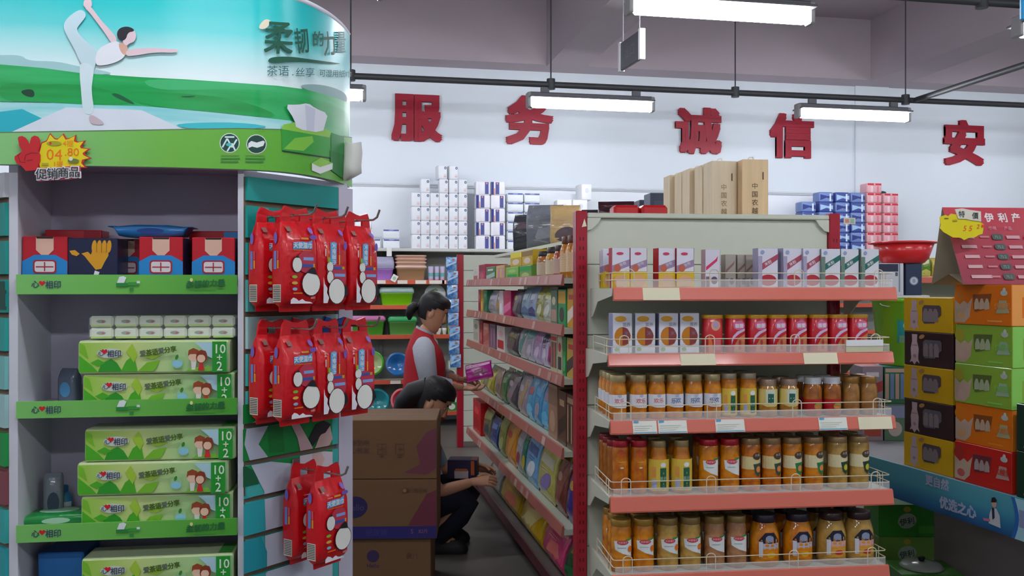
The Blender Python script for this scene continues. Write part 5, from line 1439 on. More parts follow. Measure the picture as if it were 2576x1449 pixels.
def wall_goods():
    def box(a, b, y, py): 
        x0, x1 = BF.hit(a, py, y)[0], BF.hit(b, py, y)[0]; return (x0 + x1) / 2, abs(x1 - x0)
    # white rolls with a round blue mark, built up in columns
    cols = [(1035, 1058), (1058, 1082), (1082, 1105), (1105, 1128), (1129, 1153), (1153, 1176)]
    W0 = box(1058, 1082, .05, 590)[1] - .004; H0 = .152
    def mk():
        return roundbox(W0, .16, H0, '#e4e7ec', lambda m: m.de(W0 * .28, H0 * .8, .014, .016, '#5a6a86').de(W0 * .28, H0 * .79, .008, .009, '#9aa6bc').de(W0 * .24, H0 * .2, .016, .012, '#ddb8bc').dr(W0 * .1, H0 * .3, W0 * .4, H0 * .36, '#cbd8dc'))
    for c, (a, b) in enumerate(cols):
        n = [4, 5, 4, 5, 5, 5][c]
        for r in range(n):
            x, w = box(a, b, .05, 590)
            put('wroll', 'toilet_roll_pack', mk, 'white roll pack with round blue mark in the tall white stack', 'tissue pack', BF.w(x, .05, BZ[0] + .0005 + r * (H0 + .001)), 0, 'white roll packs on the wall rack')
    for a, b in ((1101, 1127), (1129, 1155)):
        x, w = box(a, b, .05, 420)
        put('wroll', 'toilet_roll_pack', mk, 'white roll pack topping the tall white stack', 'tissue pack', BF.w(x, .05, BZ[0] + .0005 + 5 * (H0 + .001)), RAD(6), 'white roll packs on the wall rack')
    W1 = box(1197, 1234, .05, 590)[1] - .004; H1 = .149
    def mk1(side):
        return roundbox(W1, .16, H1, '#e6e6ec', lambda m: m.dr(-W1 * .49, .004, -W1 * .3, H1 - .004, '#28307a' if side else '#e6e6ec').dr(-W1 * .3 + .004, .004, -W1 * .3 + .012, H1 * .5, '#dd6a32' if side else '#e6e6ec').dr(W1 * .12 - (.3 * W1 if side else 0), .01, W1 * .38 - (.3 * W1 if side else 0), H1 - .008, '#4a4f92').de(W1 * .25 - (.3 * W1 if side else 0), H1 * .85, .01, .01, '#d98a7a'))
    for c, (a, b) in enumerate(((1197, 1234), (1235, 1271))):
        for r in range(5):
            x, w = box(a, b, .04, 590); s = (r + c) % 2
            put(('oroll', s), 'tissue_pack', lambda: mk1(s), 'white tissue pack with %s in the blue and orange stack' % ('navy end and orange flash' if s else 'one purple band'), 'tissue pack', BF.w(x, .04, BZ[0] + .0005 + r * (H1 + .001)), 0, 'navy and orange tissue packs')
    W2 = box(1276, 1317, .04, 590)[1] - .004; H2 = .104
    mk2 = lambda: roundbox(W2, .16, H2, '#e2e8ec', lambda m: m.dr(-W2 * .46, H2 * .8, W2 * .46, H2 * .97, '#5a64a0').de(0, H2 * .9, .03, .008, '#8f98c4'))
    for c, (a, b) in enumerate(((1276, 1317), (1318, 1360))):
        for r in range(6):
            x, w = box(a, b, .04, 590)
            put('sroll', 'napkin_pack', mk2, 'white napkin pack with a thin blue top band beside the orange stack', 'tissue pack', BF.w(x, .04, BZ[0] + .0005 + r * (H2 + .001)), 0, 'white napkin packs on the wall rack')
    for a, b, r, lb in ((916, 957, 0, 'white napkin pack alone beside the hanging bags'), (963, 1007, 0, 'white napkin pack under its twin before the tall white stack'), (963, 1005, 1, 'white napkin pack on top of its twin before the tall white stack'), (872, 912, 0, 'white napkin pack at the foot of the stack behind the hook'), (872, 912, 1, 'white napkin pack second in the stack behind the hook'), (894, 934, 2, 'white napkin pack on top of the stack behind the hook')):
        x, w = box(a, b, .04, 590)
        put('sroll', 'napkin_pack', mk2, lb, 'tissue pack', BF.w(x, .04, BZ[0] + .0005 + r * (H2 + .001)), 0)
    # loose white bundles
    k = 0
    for a, b, z in ((1388, 1424, 0), (1425, 1462, 0), (1463, 1500, 0), (1388, 1424, .19), (1425, 1462, .19), (1463, 1500, .19), (1400, 1440, .38), (1440, 1480, .38), (1462, 1490, .56)):
        x, w = box(a, b, .03, 500); w *= .93
        put(('wb', round(w, 2)), 'roll_bundle', lambda: roundbox(w, .22, .185, '#eceff2', lambda m: m.de(0, .11, w * .18, .03, '#d8dde4')), 'bulky white roll bundle heaped behind the aisle rack top', 'tissue pack', BF.w(x, .03, BZ[0] + .0005 + z), RAD((k % 3 - 1) * 4), 'bulky white bundles'); k += 1
    # blue and red packs further right
    Hb = .118
    def mkb(c1, c2, c3):
        return lambda: roundbox(.185, .16, Hb, c1, lambda m: m.dp([(-.08, .02), (.0, .05), (.085, .03), (.085, .08), (.02, .07), (-.08, .09)], c2).dr(.04, .01, .06, Hb - .02, c3))
    for c, (a, top) in enumerate(((2035, 5), (2079, 6), (2120, 6), (2159, 6))):
        for r in range(top):
            x, w = box(a - 18, a + 18, .03 + .0 * c, 560)
            s = (r + c) % 2
            put(('bl', s), 'tissue_pack', mkb('#3a4c94' if s else '#6f86bc', '#9fc0e0' if s else '#2c3a80', '#d8e2f0'), ('dark blue' if s else 'pale blue') + ' tissue pack in the blue stack beside the red one', 'tissue pack', BF.w(x, .03, BZ[0] + .0005 + r * (Hb + .001)), 0, 'blue tissue packs on the wall rack')
    mkr = lambda: roundbox(.195, .16, Hb, '#e0a6ac', lambda m: m.dr(-.09, Hb * .78, .09, Hb * .97, '#cc1c34').dr(-.05, .01, -.02, Hb * .7, '#e8ccd0').dr(.03, .01, .055, Hb * .7, '#d87a88').de(0, Hb * .88, .012, .01, '#e6a8b0'))
    for c, (a, top) in enumerate(((2200, 7), (2242, 6))):
        for r in range(top):
            x, w = box(a - 20, a + 20, .03, 560)
            put('rd', 'tissue_pack', mkr, 'pink tissue pack with red top band in the stack by the pilaster', 'tissue pack', BF.w(x, .03, BZ[0] + .0005 + r * (Hb + .001)), 0, 'pink and red tissue packs')
    # tubs, cups, plates
    def tub(w, d, h, c, lidc=None, lidh=.04, n=4, taper=.86):
        def rr(k, z): return [(x * k, d / 2 + y * k, z) for x, y in rounded_rect(w, d, .03, 3)]
        b = MB().loft([rr(taper, 0), rr(taper + .02, .01), rr(.98, h - .012), rr(1.0, h - .01), rr(1.0, h), rr(.95, h), rr(taper - .03, .02)], mat(c, .3, coat=.2, var=.03), True)
        out = [('tub_body', b)]
        if lidc:
            out.append(('tub_lid', MB().loft([rr(1.03, h + .001), rr(1.05, h + .004), rr(1.05, h + lidh * .6), rr(.97, h + lidh)], mat(lidc, .3, coat=.2, var=.03))))
        return out
    def place(key, nm, mk, lb, cat, a, b, si, y=.03, grp=None, rz=0):
        x, w = box(a, b, y, 720 if si < 3 else 900)
        put(key, nm, mk(w), lb, cat, BF.w(x, y, BZ[si] + .0005), rz, grp)
    place('t1', 'storage_tub', lambda w: (lambda: tub(w, .28, .13, '#b07ad0', '#a7a5c0', .13)), 'purple tub with a tall grey lid beside the brown stack', 'tub', 908, 990, 1)
    for k in range(3):
        x, w = box(997, 1072, .03, 680)
        put('t2', 'storage_tub', lambda: tub(w, .28, .14, '#a9805c', '#d8b4a4', .03), 'brown stacking tub with pale pink rim, %s of its stack' % ('bottom', 'middle', 'top')[k], 'tub', BF.w(x, .03, BZ[1] + .0005 + (0, .175, .0)[k] + (0 if k < 2 else .0)), 0, 'brown tubs') if k == 0 else None
    for k in range(3):
        x, w = box(995, 1073, .03, 680)
        put('t2r', 'storage_tub', lambda: [('tub_body', MB().loft([[(a * q, .14 + b * q, z) for a, b in rounded_rect(w, .28, .03, 3)] for q, z in ((.9, 0), (1.0, .022), (1.02, .024), (1.02, .036), (.94, .036))], mat('#d0aa94', .3, coat=.2, var=.05)))], 'pale pink tub rim nested in the brown tub stack', 'tub', BF.w(x, .03, BZ[1] + .172 + k * .037), 0, 'nested tubs')
    for k, (a, b) in enumerate(((1077, 1092), (1093, 1106), (1107, 1120))):
        x, w = box(a, b, .03, 680)
        def cup():
            r = w / 2 * .96
            bd = MB().lathe([(r * .78, 0), (r * .8, .004), (r, .16), (r * .92, .16), (r * .74, .008)], mat('#b4b2cc', .35, second='#c892b4', vscale=9.0), 14)
            lb = MB().cyl(r * .9, 0).dr(-r * 1.4, .05, r * 1.4, .09, '#62a8a8')
            return [('cup_body', bd), ('cup_band', lb)]
        put(('cup', k), 'plastic_cup', cup, 'pink and lilac plastic cup on the wall rack beside the brown tubs', 'cup', BF.w(x, .06, BZ[1] + .0005), 0, 'plastic cups')
    place('t3', 'storage_tub', lambda w: (lambda: tub(w, .26, .14, '#7cc40c', '#9fb8b4', .06)), 'lime tub with pale grey lid on the wall rack', 'tub', 957, 1040, 2)
    place('t3b', 'storage_tub', lambda w: (lambda: tub(w, .26, .13, '#6aa81c', '#c8a81c', .05)), 'green tub with a yellow lid half hidden by the red bags', 'tub', 870, 936, 2)
    x, w = box(1065, 1118, .3, 740)
    put('pl', 'dinner_plate', lambda: [('plate', MB().lathe([(.02, 0), (.07, .004), (w / 2, .02), (w / 2, .024), (.07, .009), (.002, .006)], mat('#dfe5e0', .25, coat=.4), 28)), ('leaf_print', MB().face((0, 0, .012), (1, 0, 0), (0, 1, 0)).de(-.03, .04, .03, .014, '#7aa878', 12, .6).de(.01, .055, .024, .012, '#8ab48a', 12, -.3))],
        'white plate with green leaf print standing on the wall rack', 'plate', BF.w(x, .2, BZ[2] + w / 2 + .001), 0, None, rot=(RAD(80), 0, 0))
    place('t4', 'storage_tub', lambda w: (lambda: tub(w, .28, .16, '#4c9a2c', '#c070a0', .055)), 'green tub with a magenta lid on the wall rack', 'tub', 882, 968, 3)
    place('t5', 'storage_tub', lambda w: (lambda: tub(w, .28, .15, '#5f9c48', '#3aa860', .055)), 'moss green tub with a bright green lid behind the standing person', 'tub', 978, 1048, 3)
    for k, (a, b) in enumerate(((1082, 1095), (1096, 1112), (1113, 1126))):
        x, w = box(a, b, .04, 820)
        put(('bw', round(w, 2)), 'china_bowl', lambda: MB().lathe([(w * .25, 0), (w * .28, .006), (w * .46, .05), (w * .5, .075), (w * .46, .075), (w * .25, .012)], mat('#ddd5c8', .3, coat=.3), 16), 'cream china bowl on the wall rack behind the standing person', 'bowl', BF.w(x, .09, BZ[3] + .0005), 0, 'cream bowls')
    def basin(key, px0, px1, py, D, c, rim, lb, ang=78, r3=0):
        r = (px1 - px0) / 2 / FPX * D; c0 = W((px0 + px1) / 2, py, D)
        b = lambda: [('basin_bowl', MB().lathe([(r * .55, 0), (r * .62, .006), (r * .86, r * .5), (r * .9, r * .52), (r * .82, r * .5), (r * .55, .012), (.002, .01)], mat(c, .25, coat=.4, var=.04), 28, False)), ('basin_rim', MB().lathe([(r * .86, r * .5), (r * .98, r * .49), (r, r * .51), (r * .98, r * .535), (r * .84, r * .53)], mat(rim, .3, coat=.3), 28, False))]
        put(key, 'wash_basin', b, lb, 'basin', (c0.x, c0.y + r * .3, c0.z), 0, None, rot=(RAD(ang), 0, r3))
    basin('b1', 902, 966, 916, 9.85, '#aabc7c', '#3fae24', 'pale basin with bright green rim stood on edge')
    basin('b2', 970, 1030, 919, 9.85, '#1f6cae', '#1c62a2', 'blue basin stood on edge beside the green rimmed one')
    basin('b3', 915, 980, 1012, 9.85, '#0f8a92', '#1494a0', 'teal basin stood on edge on the lowest rack shelf')
    basin('b4', 982, 1044, 1010, 9.85, '#c4283c', '#d8646c', 'red basin with pink rim stood on edge on the lowest rack shelf')
    for k, (a, b, si, h, c1, c2, lb) in enumerate(((1128, 1150, 4, .2, '#a8b89a', '#c8d0c0', 'pale green carton on the wall rack behind the red post'), (1124, 1150, 5, .16, '#2f8a3c', '#c8d8c8', 'green and white carton on the lowest rack shelf'), (1128, 1150, 3, .13, '#9ab85a', '#d86a4a', 'lime carton on the wall rack beside the cream bowls'))):
        x, w = box(a, b, .05, 900)
        put(('wc', k), 'carton', lambda: carton_make(w, .2, h, c1, c2, '#d8d8cc', 1), lb, 'carton', BF.w(x, .05, BZ[si] + .0005), 0)
    # hanging paper tags
    for px, py, w, h, rz, lb in ((979, 633, .055, .1, 0, 'blank white tag hanging from the top rack board'), (992, 700, .06, .075, .5, 'tilted white tag with a green print on the price strip')):
        x, z = BF.hit(px, py, -.02)
        m = MB().box(-w / 2, w / 2, -.002, 0, -h / 2, h / 2, mat('#e4e5e2', .5)); m.front(0, -.002, 0)
        if rz: m.de(0, 0, .018, .02, '#a8c0a0')
        m.build('price_tag', loc=BF.w(x, -.02, z), rot=(0, rz, 0), label=lb, cat='tag')
wall_goods()

# far rack end with its red post and the hanging strip of blue packets
FR = Frame(cam_xy((1158 - CX) / FPX * 8.6, 8.6), 0.0)
far = thing('far_rack', 'far beige rack end with a red post and slatted panel', 'shelf rack', FR.o, 0)
def far_rack():
    MB().box(-.028, .028, 0, .06, 0, 1.815, REDPOST, .003).build('post', far)
    MB().box(.97, 1.02, 0, .06, 0, 1.815, REDPOST, .003).build('post', far)
    for k in range(12):
        MB().box(.03, .97, .01, .03, .05 + k * .147, .05 + k * .147 + .143, BEIGE, .004).build('panel', far)
    x = -.085
    for k in range(8):
        def mk():
            m = MB(); rg = []
            for z, ky in ((0, .1), (.008, .15), (.03, .9), (.07, 1), (.1, .7), (.118, .15), (.124, .1)):
                rg.append([(a, b, z) for a, b in rounded_rect(.1, .03 * ky, .004, 2)])
            m.loft(rg, mat('#2f74c0', .25, coat=.4, second='#9cc4e4', vscale=22.0, bump=.5, bscale=30))
            m.front(0, -.0155, 0).dp([(-.045, .03), (.045, .07), (.045, .085), (-.045, .05)], '#c8dcf0').de(.02, .1, .014, .008, '#c87a50')
            return m
        p = FR.w(x + (.004 if k % 2 else -.004) + k * .0045, -.03, 1.665 - k * .13)
        put('bpk', 'powder_packet', mk, 'blue powder packet in the strip hanging beside the far red post', 'packet', p, RAD(-8 + (k % 3) * 6), 'hanging blue packets')
far_rack()

# ================================================================== table of milk gift boxes on the right
TF = Frame(cam_xy((2335 - CX) / FPX * 4.22, 4.22), -86.0)
TZ = 0.655
def milk_table():
    x0 = TF.hit(2190, 1150, -.03)[0] - .5; x1 = TF.hit(2576, 1300, -.03)[0] + .6
    t = thing('display_table', 'low display table with a blue printed banner skirt', 'table', TF.o, TF.rz)
    MB().box(x0, x1, -.025, 1.1, TZ - .03, TZ, mat('#8f9094', .5)).build('table_top', t)
    MB().box(TF.hit(2350, 1400, .42)[0], x1, .42, .45, 0, TZ - .03, mat('#a39a98', .7, var=.04)).build('base_panel', t)
    for xx in (x0 + .05, x1 - .05):
        for yy in (.1, 1.0):
            MB().box(xx - .02, xx + .02, yy - .02, yy + .02, 0, TZ - .03, mat('#6a6c70', .5, metal=.3)).build('leg', t)
    zb = .49
    bm = grad_mat('banner_blue', [(zb, '#1d4a86'), (zb + .05, '#2f7aa8'), (zb + .1, '#4a9cb4'), (TZ + .01, '#5aa8b8')], 2, .4)
    m = MB().box(x0, x1, -.034, -.027, zb, TZ + .003, bm)
    m.front(0, -.034, 0)
    X = lambda px, py: TF.hit(px, py, -.034)
    u, v = X(2365, 1225); m.dt('更自然', .05, u - .02, v + .015, '#b4b8d8', bold=.03)
    u, v = X(2405, 1275); m.dt('优选之心', .055, u + .01, v, '#aeb8d8', bold=.04)
    u, v = X(2502, 1290)
    m.dp([(u - .03, v - .05), (u + .035, v - .055), (u + .03, v - .005), (u + .012, v + .02), (u - .012, v + .02), (u - .025, v - .01)], '#c8ccd4').de(u, v + .04, .014, .018, '#d0a898').dp([(u - .016, v + .04), (u - .012, v + .06), (u + .004, v + .066), (u + .016, v + .055), (u + .012, v + .046)], '#2c2228').dp([(u - .012, v + .02), (u + .002, v + .02), (u + .004, v - .02), (u - .008, v - .03)], '#2c3448').dp([(u - .06, v - .035), (u - .02, v - .03), (u - .02, v - .042), (u - .055, v - .045)], '#c8788c')
    u, v = X(2545, 1300)
    arc = [(u + .01 * math.sin(q * math.pi / 8) * 2.2, zb + (TZ - zb) * q / 8) for q in range(9)]
    m.dp(arc + [(a + .02, b) for a, b in reversed(arc)], '#2c68b4').dp([(a + .02, b) for a, b in arc] + [(x1 - .01, TZ), (x1 - .01, zb)], '#9fd0dc')
    u, v = X(2576, 1310); m.dr(u - .02, v - .03, u + .03, v + .04, '#8a94bc')
    m.build('banner_skirt', t)
milk_table()
def milkgift_make(w, d, h, c, side, win, kind):
    m = MB().box(-w / 2, w / 2, 0, d, 0, h, mat(c, .35, coat=.2, var=.04), .002)
    m.front(0, 0, 0)
    if kind == 0:    # bottle silhouette left, window right
        bot = [(-.38, .08), (-.35, .2), (-.36, .5), (-.33, .72), (-.335, .92), (-.22, .92), (-.225, .72), (-.19, .5), (-.2, .2), (-.17, .06), (-.23, .13), (-.28, .02), (-.33, .12)]
        m.dp([(a * w, b * h) for a, b in bot], '#cdb4bc').dr(-.33 * w, h * .58, -.22 * w, h * .61, '#a88a94').de(-.275 * w, h * .28, w * .03, h * .05, '#a88a94')
        m.dp([(-.1 * w, h * .7), (-.06 * w, h * .78), (.25 * w, h * .78), (.28 * w, h * .72), (.28 * w, h * .5), (.17 * w, h * .34), (.15 * w, h * .26), (-.06 * w, h * .24), (-.1 * w, h * .32)], win)
        for q in (-.03, .07, .17):
            m.dp([(q * w - .018, h * .3), (q * w + .018, h * .3), (q * w + .018, h * .56), (q * w + .008, h * .68), (q * w - .008, h * .68), (q * w - .018, h * .56)], '#8f8288'); m.h -= .00035
        m.de(-.12 * w, h * .86, w * .06, h * .06, '#b98a5c', 14, .3)
    else:            # splash picture left, window centre, name right
        m.dp([(-.5 * w, h * .05), (-.32 * w, h * .04), (-.22 * w, h * .2), (-.2 * w, h * .45), (-.17 * w, h * .68), (-.26 * w, h * .52), (-.33 * w, h * .6), (-.4 * w, h * .5), (-.5 * w, h * .62)], '#c0a894').de(-.42 * w, h * .72, w * .09, h * .16, win[1]).de(-.38 * w, h * .22, w * .07, h * .1, win[2])
        m.dp([(-.16 * w, h * .76), (.17 * w, h * .78), (.13 * w, h * .42), (-.12 * w, h * .32), (-.155 * w, h * .4)], win[0])
        for q in (-.09, .0, .09):
            m.dp([(q * w - .014, h * .38), (q * w + .014, h * .4), (q * w + .014, h * .54), (q * w + .005, h * .66), (q * w - .005, h * .66), (q * w - .014, h * .54)], win[3]); m.h -= .00035
        m.dp([(.24 * w, h * .3), (.47 * w, h * .32), (.44 * w, h * .46), (.42 * w, h * .62), (.3 * w, h * .62), (.27 * w, h * .44)], win[4]).de(.38 * w, h * .8, w * .06, h * .07, '#b8c0b8').de(.385 * w, h * .88, w * .025, h * .05, '#c4ccc4').dr(.1 * w, h * .09, .35 * w, h * .13, side)
        m.dt('优酸乳', .03, .36 * w, h * .48, side, bold=.01)
    m.face((w / 2, d / 2, 0), (0, 1, 0), (0, 0, 1)).dr(-d / 2 + .002, .002, d / 2 - .002, h - .002, side).dr(-d * .3, h * .2, d * .3, h * .7, c)
    m.face((0, d / 2, h), (1, 0, 0), (0, 1, 0)).dr(-w / 2 + .003, -d / 2 + .003, w / 2 - .003, d / 2 - .003, side)
    return m
def milk_goods():
    xa, xb = TF.hit(2273, 900, 0)[0], TF.hit(2397, 900, 0)[0]; w = xb - xa - .004; xc = (xa + xb) / 2
    h = (TF.hit(2335, 745, 0)[1] - TF.hit(2335, 1183, 0)[1]) / 5 - .0015
    z = TF.hit(2335, 1183, 0)[1]; z = TZ + .0005 if abs(z - TZ) < .06 else z
    ord5 = ('bottom', 'second', 'third', 'fourth', 'top')
    for k in range(5):
        dark = k in (1, 3)
        put(('mg', dark), 'milk_gift_box', lambda: milkgift_make(w, .24, h, '#3a1a22' if dark else '#e6b60a', '#2c141a' if dark else '#ecc61c', '#5c4a54' if not dark else '#6a6474', 0),
            ('chocolate brown' if dark else 'yellow') + ' milk gift box, %s of the stack beside the sour milk boxes' % ord5[k], 'gift box', TF.w(xc + (.004 if k % 2 else 0), .0, z + k * (h + .001)), TF.rz, 'yellow and brown milk gift boxes')
    xa, xb = TF.hit(2401, 900, -.01)[0], TF.hit(2546, 900, -.01)[0]; w2 = xb - xa - .004; xc2 = (xa + xb) / 2
    ztop = TF.hit(2470, 716, -.01)[1]; h2 = (ztop - z) / 5 - .001
    spec = [('#c8201c', '#d0301c', ('#6a3038', '#b03028', '#c05a5a', '#b09a98', '#b4948c')), ('#e0740c', '#e8882c', ('#8a4a18', '#d97a14', '#d0a070', '#c0a890', '#a8a884')), ('#8cb43c', '#8cd05c', ('#5a6a30', '#a8a030', '#c8a8a0', '#a8b490', '#9ab89c')), ('#8cb43c', '#8cd05c', ('#5a6a30', '#a8a030', '#c8a8a0', '#a8b490', '#9ab89c')), ('#e2740a', '#eea050', ('#8a4a18', '#d97a14', '#d0a070', '#c0a890', '#a8a884'))]
    nm = ['red', 'orange', 'light green', 'light green', 'orange']
    for k in range(5):
        c, s, wn = spec[k]
        put(('mh', c), 'milk_gift_box', lambda: milkgift_make(w2, .26, h2, c, s, wn, 1), '%s sour milk gift box, %s of the stack under the red tent sign' % (nm[k], ord5[k]), 'gift box', TF.w(xc2, -.01 + (.004 if k % 2 else 0), z + k * (h2 + .001)), TF.rz, 'sour milk gift boxes')
    # dark green cartons beyond the near end of the stack
    for k, zz in enumerate((0.655, .845)):
        x = TF.hit(2552, 1150, -.02)[0]
        put('dgc', 'milk_gift_box', lambda: milkgift_make(.3, .24, .188, '#12382c', '#0c2c22', '#2a4a40', 0), 'dark green milk box, %s of the pair beside the red box' % ('lower', 'upper')[k], 'gift box', TF.w(x + .16, -.02, zz + .0005), TF.rz)
    # red tent sign
    KF = Frame(W(2424, 708, 3.86)[:2], -6.0)
    zt0 = z + 5 * (h2 + .001) + .001
    L, Hh, Dp = .46, .335, .11
    tn = thing('tent_sign', 'red tent sign with white writing on top of the milk boxes', 'sign', (KF.o.x, KF.o.y, zt0), KF.rz)
    lean = Vector((0, Dp, Hh)).normalized()
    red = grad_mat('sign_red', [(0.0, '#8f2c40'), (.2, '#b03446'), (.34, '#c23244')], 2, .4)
    m = MB()
    off = -.03
    q = lambda u, v: (off * (v / Hh) + u, Dp * v / Hh, v)
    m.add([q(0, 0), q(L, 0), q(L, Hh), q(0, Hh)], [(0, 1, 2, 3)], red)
    m.add([(a, b + .002, c) for a, b, c in (q(0, 0), q(L, 0), q(L, Hh), q(0, Hh))], [(3, 2, 1, 0)], mat('#b8ac98', .7))
    m.map = lambda u, v, hh: (q(u, v)[0], q(u, v)[1] - hh, q(u, v)[2]); m.maxlen = None
    for ch, u in (('伊', .2), ('利', .262), ('产', .322), ('品', .382)):
        m.dt(ch, .042, u, .29, '#e6dede', bold=.03); m.h -= .0008
    m.h += .001
    m.dr(.08, .302, .13, .31, '#d8c0c0')
    for ch, u in (('规格', .135), ('价格', .2), ('产品', .27)):
        m.dt(ch, .018, u, .243, '#dc9aa2', bold=.01); m.h -= .0003
    for r in range(5):
        v = .205 - r * .043
        m.dr(.035 + .002 * r, v - .007, .105 + (.03 if r == 4 else 0), v + .007, '#d0a2a6'); m.dr(.13, v - .004, .172, v + .004, '#c47a84'); m.dp(rounded_rect(.05, .026, .01, 3, .21, v), '#4a5450'); m.dt('75.2', .016, .21, v, '#8fa098')
        m.dr(.25, v - .008, .31, v + .006, '#cf9aa2'); m.dr(.33, v - .008, .4, v + .006, '#cf9aa2'); m.h -= .002
    m.build('front_board', tn)
    b = MB(); kraft = mat('#b3a892', .75, var=.04)
    p = [(off, Dp, Hh), (L + off, Dp, Hh), (L, 2 * Dp, 0), (0 - .015, 2 * Dp, 0)]
    b.add(p, [(0, 1, 2, 3)], kraft); b.add([(x, y + .002, zz) for x, y, zz in p], [(3, 2, 1, 0)], kraft)
    b.build('rear_board', tn)
    f = MB(); f.add([(0, 0.002, .001), (0, Dp, .045), (-.015, 2 * Dp, .001), (L, 2 * Dp, .001), (L, Dp, .045), (L, .002, .001)], [(0, 1, 4, 5), (1, 2, 3, 4)], kraft)
    f.build('folded_base', tn)
    # yellow special price card clipped on its corner
    o = KF.hit(2420, 562, -.02)
    def Z(*pts): return [(KF.hit(2340 + a / 6.3, 490 + c / 6.3, -.02)[0] - o[0], KF.hit(2340 + a / 6.3, 490 + c / 6.3, -.02)[1] - o[1]) for a, c in pts]
    t = thing('price_burst', 'yellow cloud price card with handwritten red price on the tent sign', 'price card', KF.w(o[0], -.02, o[1]), KF.rz)
    c = MB().prism(Z((150, 350), (240, 320), (290, 340), (330, 300), (400, 310), (560, 330), (780, 420), (850, 470), (840, 560), (830, 620), (760, 640), (720, 670), (620, 680), (540, 718), (480, 680), (360, 675), (280, 630), (210, 590), (155, 530), (170, 480), (155, 420)), .0, .002, mat('#e2d206', .4), 'xz')
    c.front(0, 0, 0)
    for s_, a, b_ in (('5', 550, 530), ('5', 640, 530), ('2', 760, 500)):
        u, v = Z((a, b_))[0]; c.dt(s_, .033 if s_ == '5' else .026, u, v, '#e0541c', bold=.01, shear=.2)
    u, v = Z((250, 375))[0]; c.dr(u - .008, v - .002, u + .01, v + .002, '#6a6414'); u, v = Z((380, 410))[0]; c.dr(u - .008, v - .004, u + .012, v + .003, '#a89c18'); u, v = Z((825, 495))[0]; c.de(u, v, .005, .007, '#e03818')
    c.build('burst_card', t)
    c2 = MB().prism(Z((385, 230), (500, 215), (620, 240), (795, 265), (800, 425), (620, 400), (560, 385), (440, 380)), -.004, -.001, mat('#dcd8c8', .5), 'xz'); c2.front(0, -.004, 0)
    for ch, a, b_ in (('特', 490, 310), ('價', 705, 335)):
        u, v = Z((a, b_))[0]; c2.dt(ch, .029, u, v, '#20282a', bold=.02); c2.h -= .0008
    c2.build('caption_strip', t)
milk_goods()

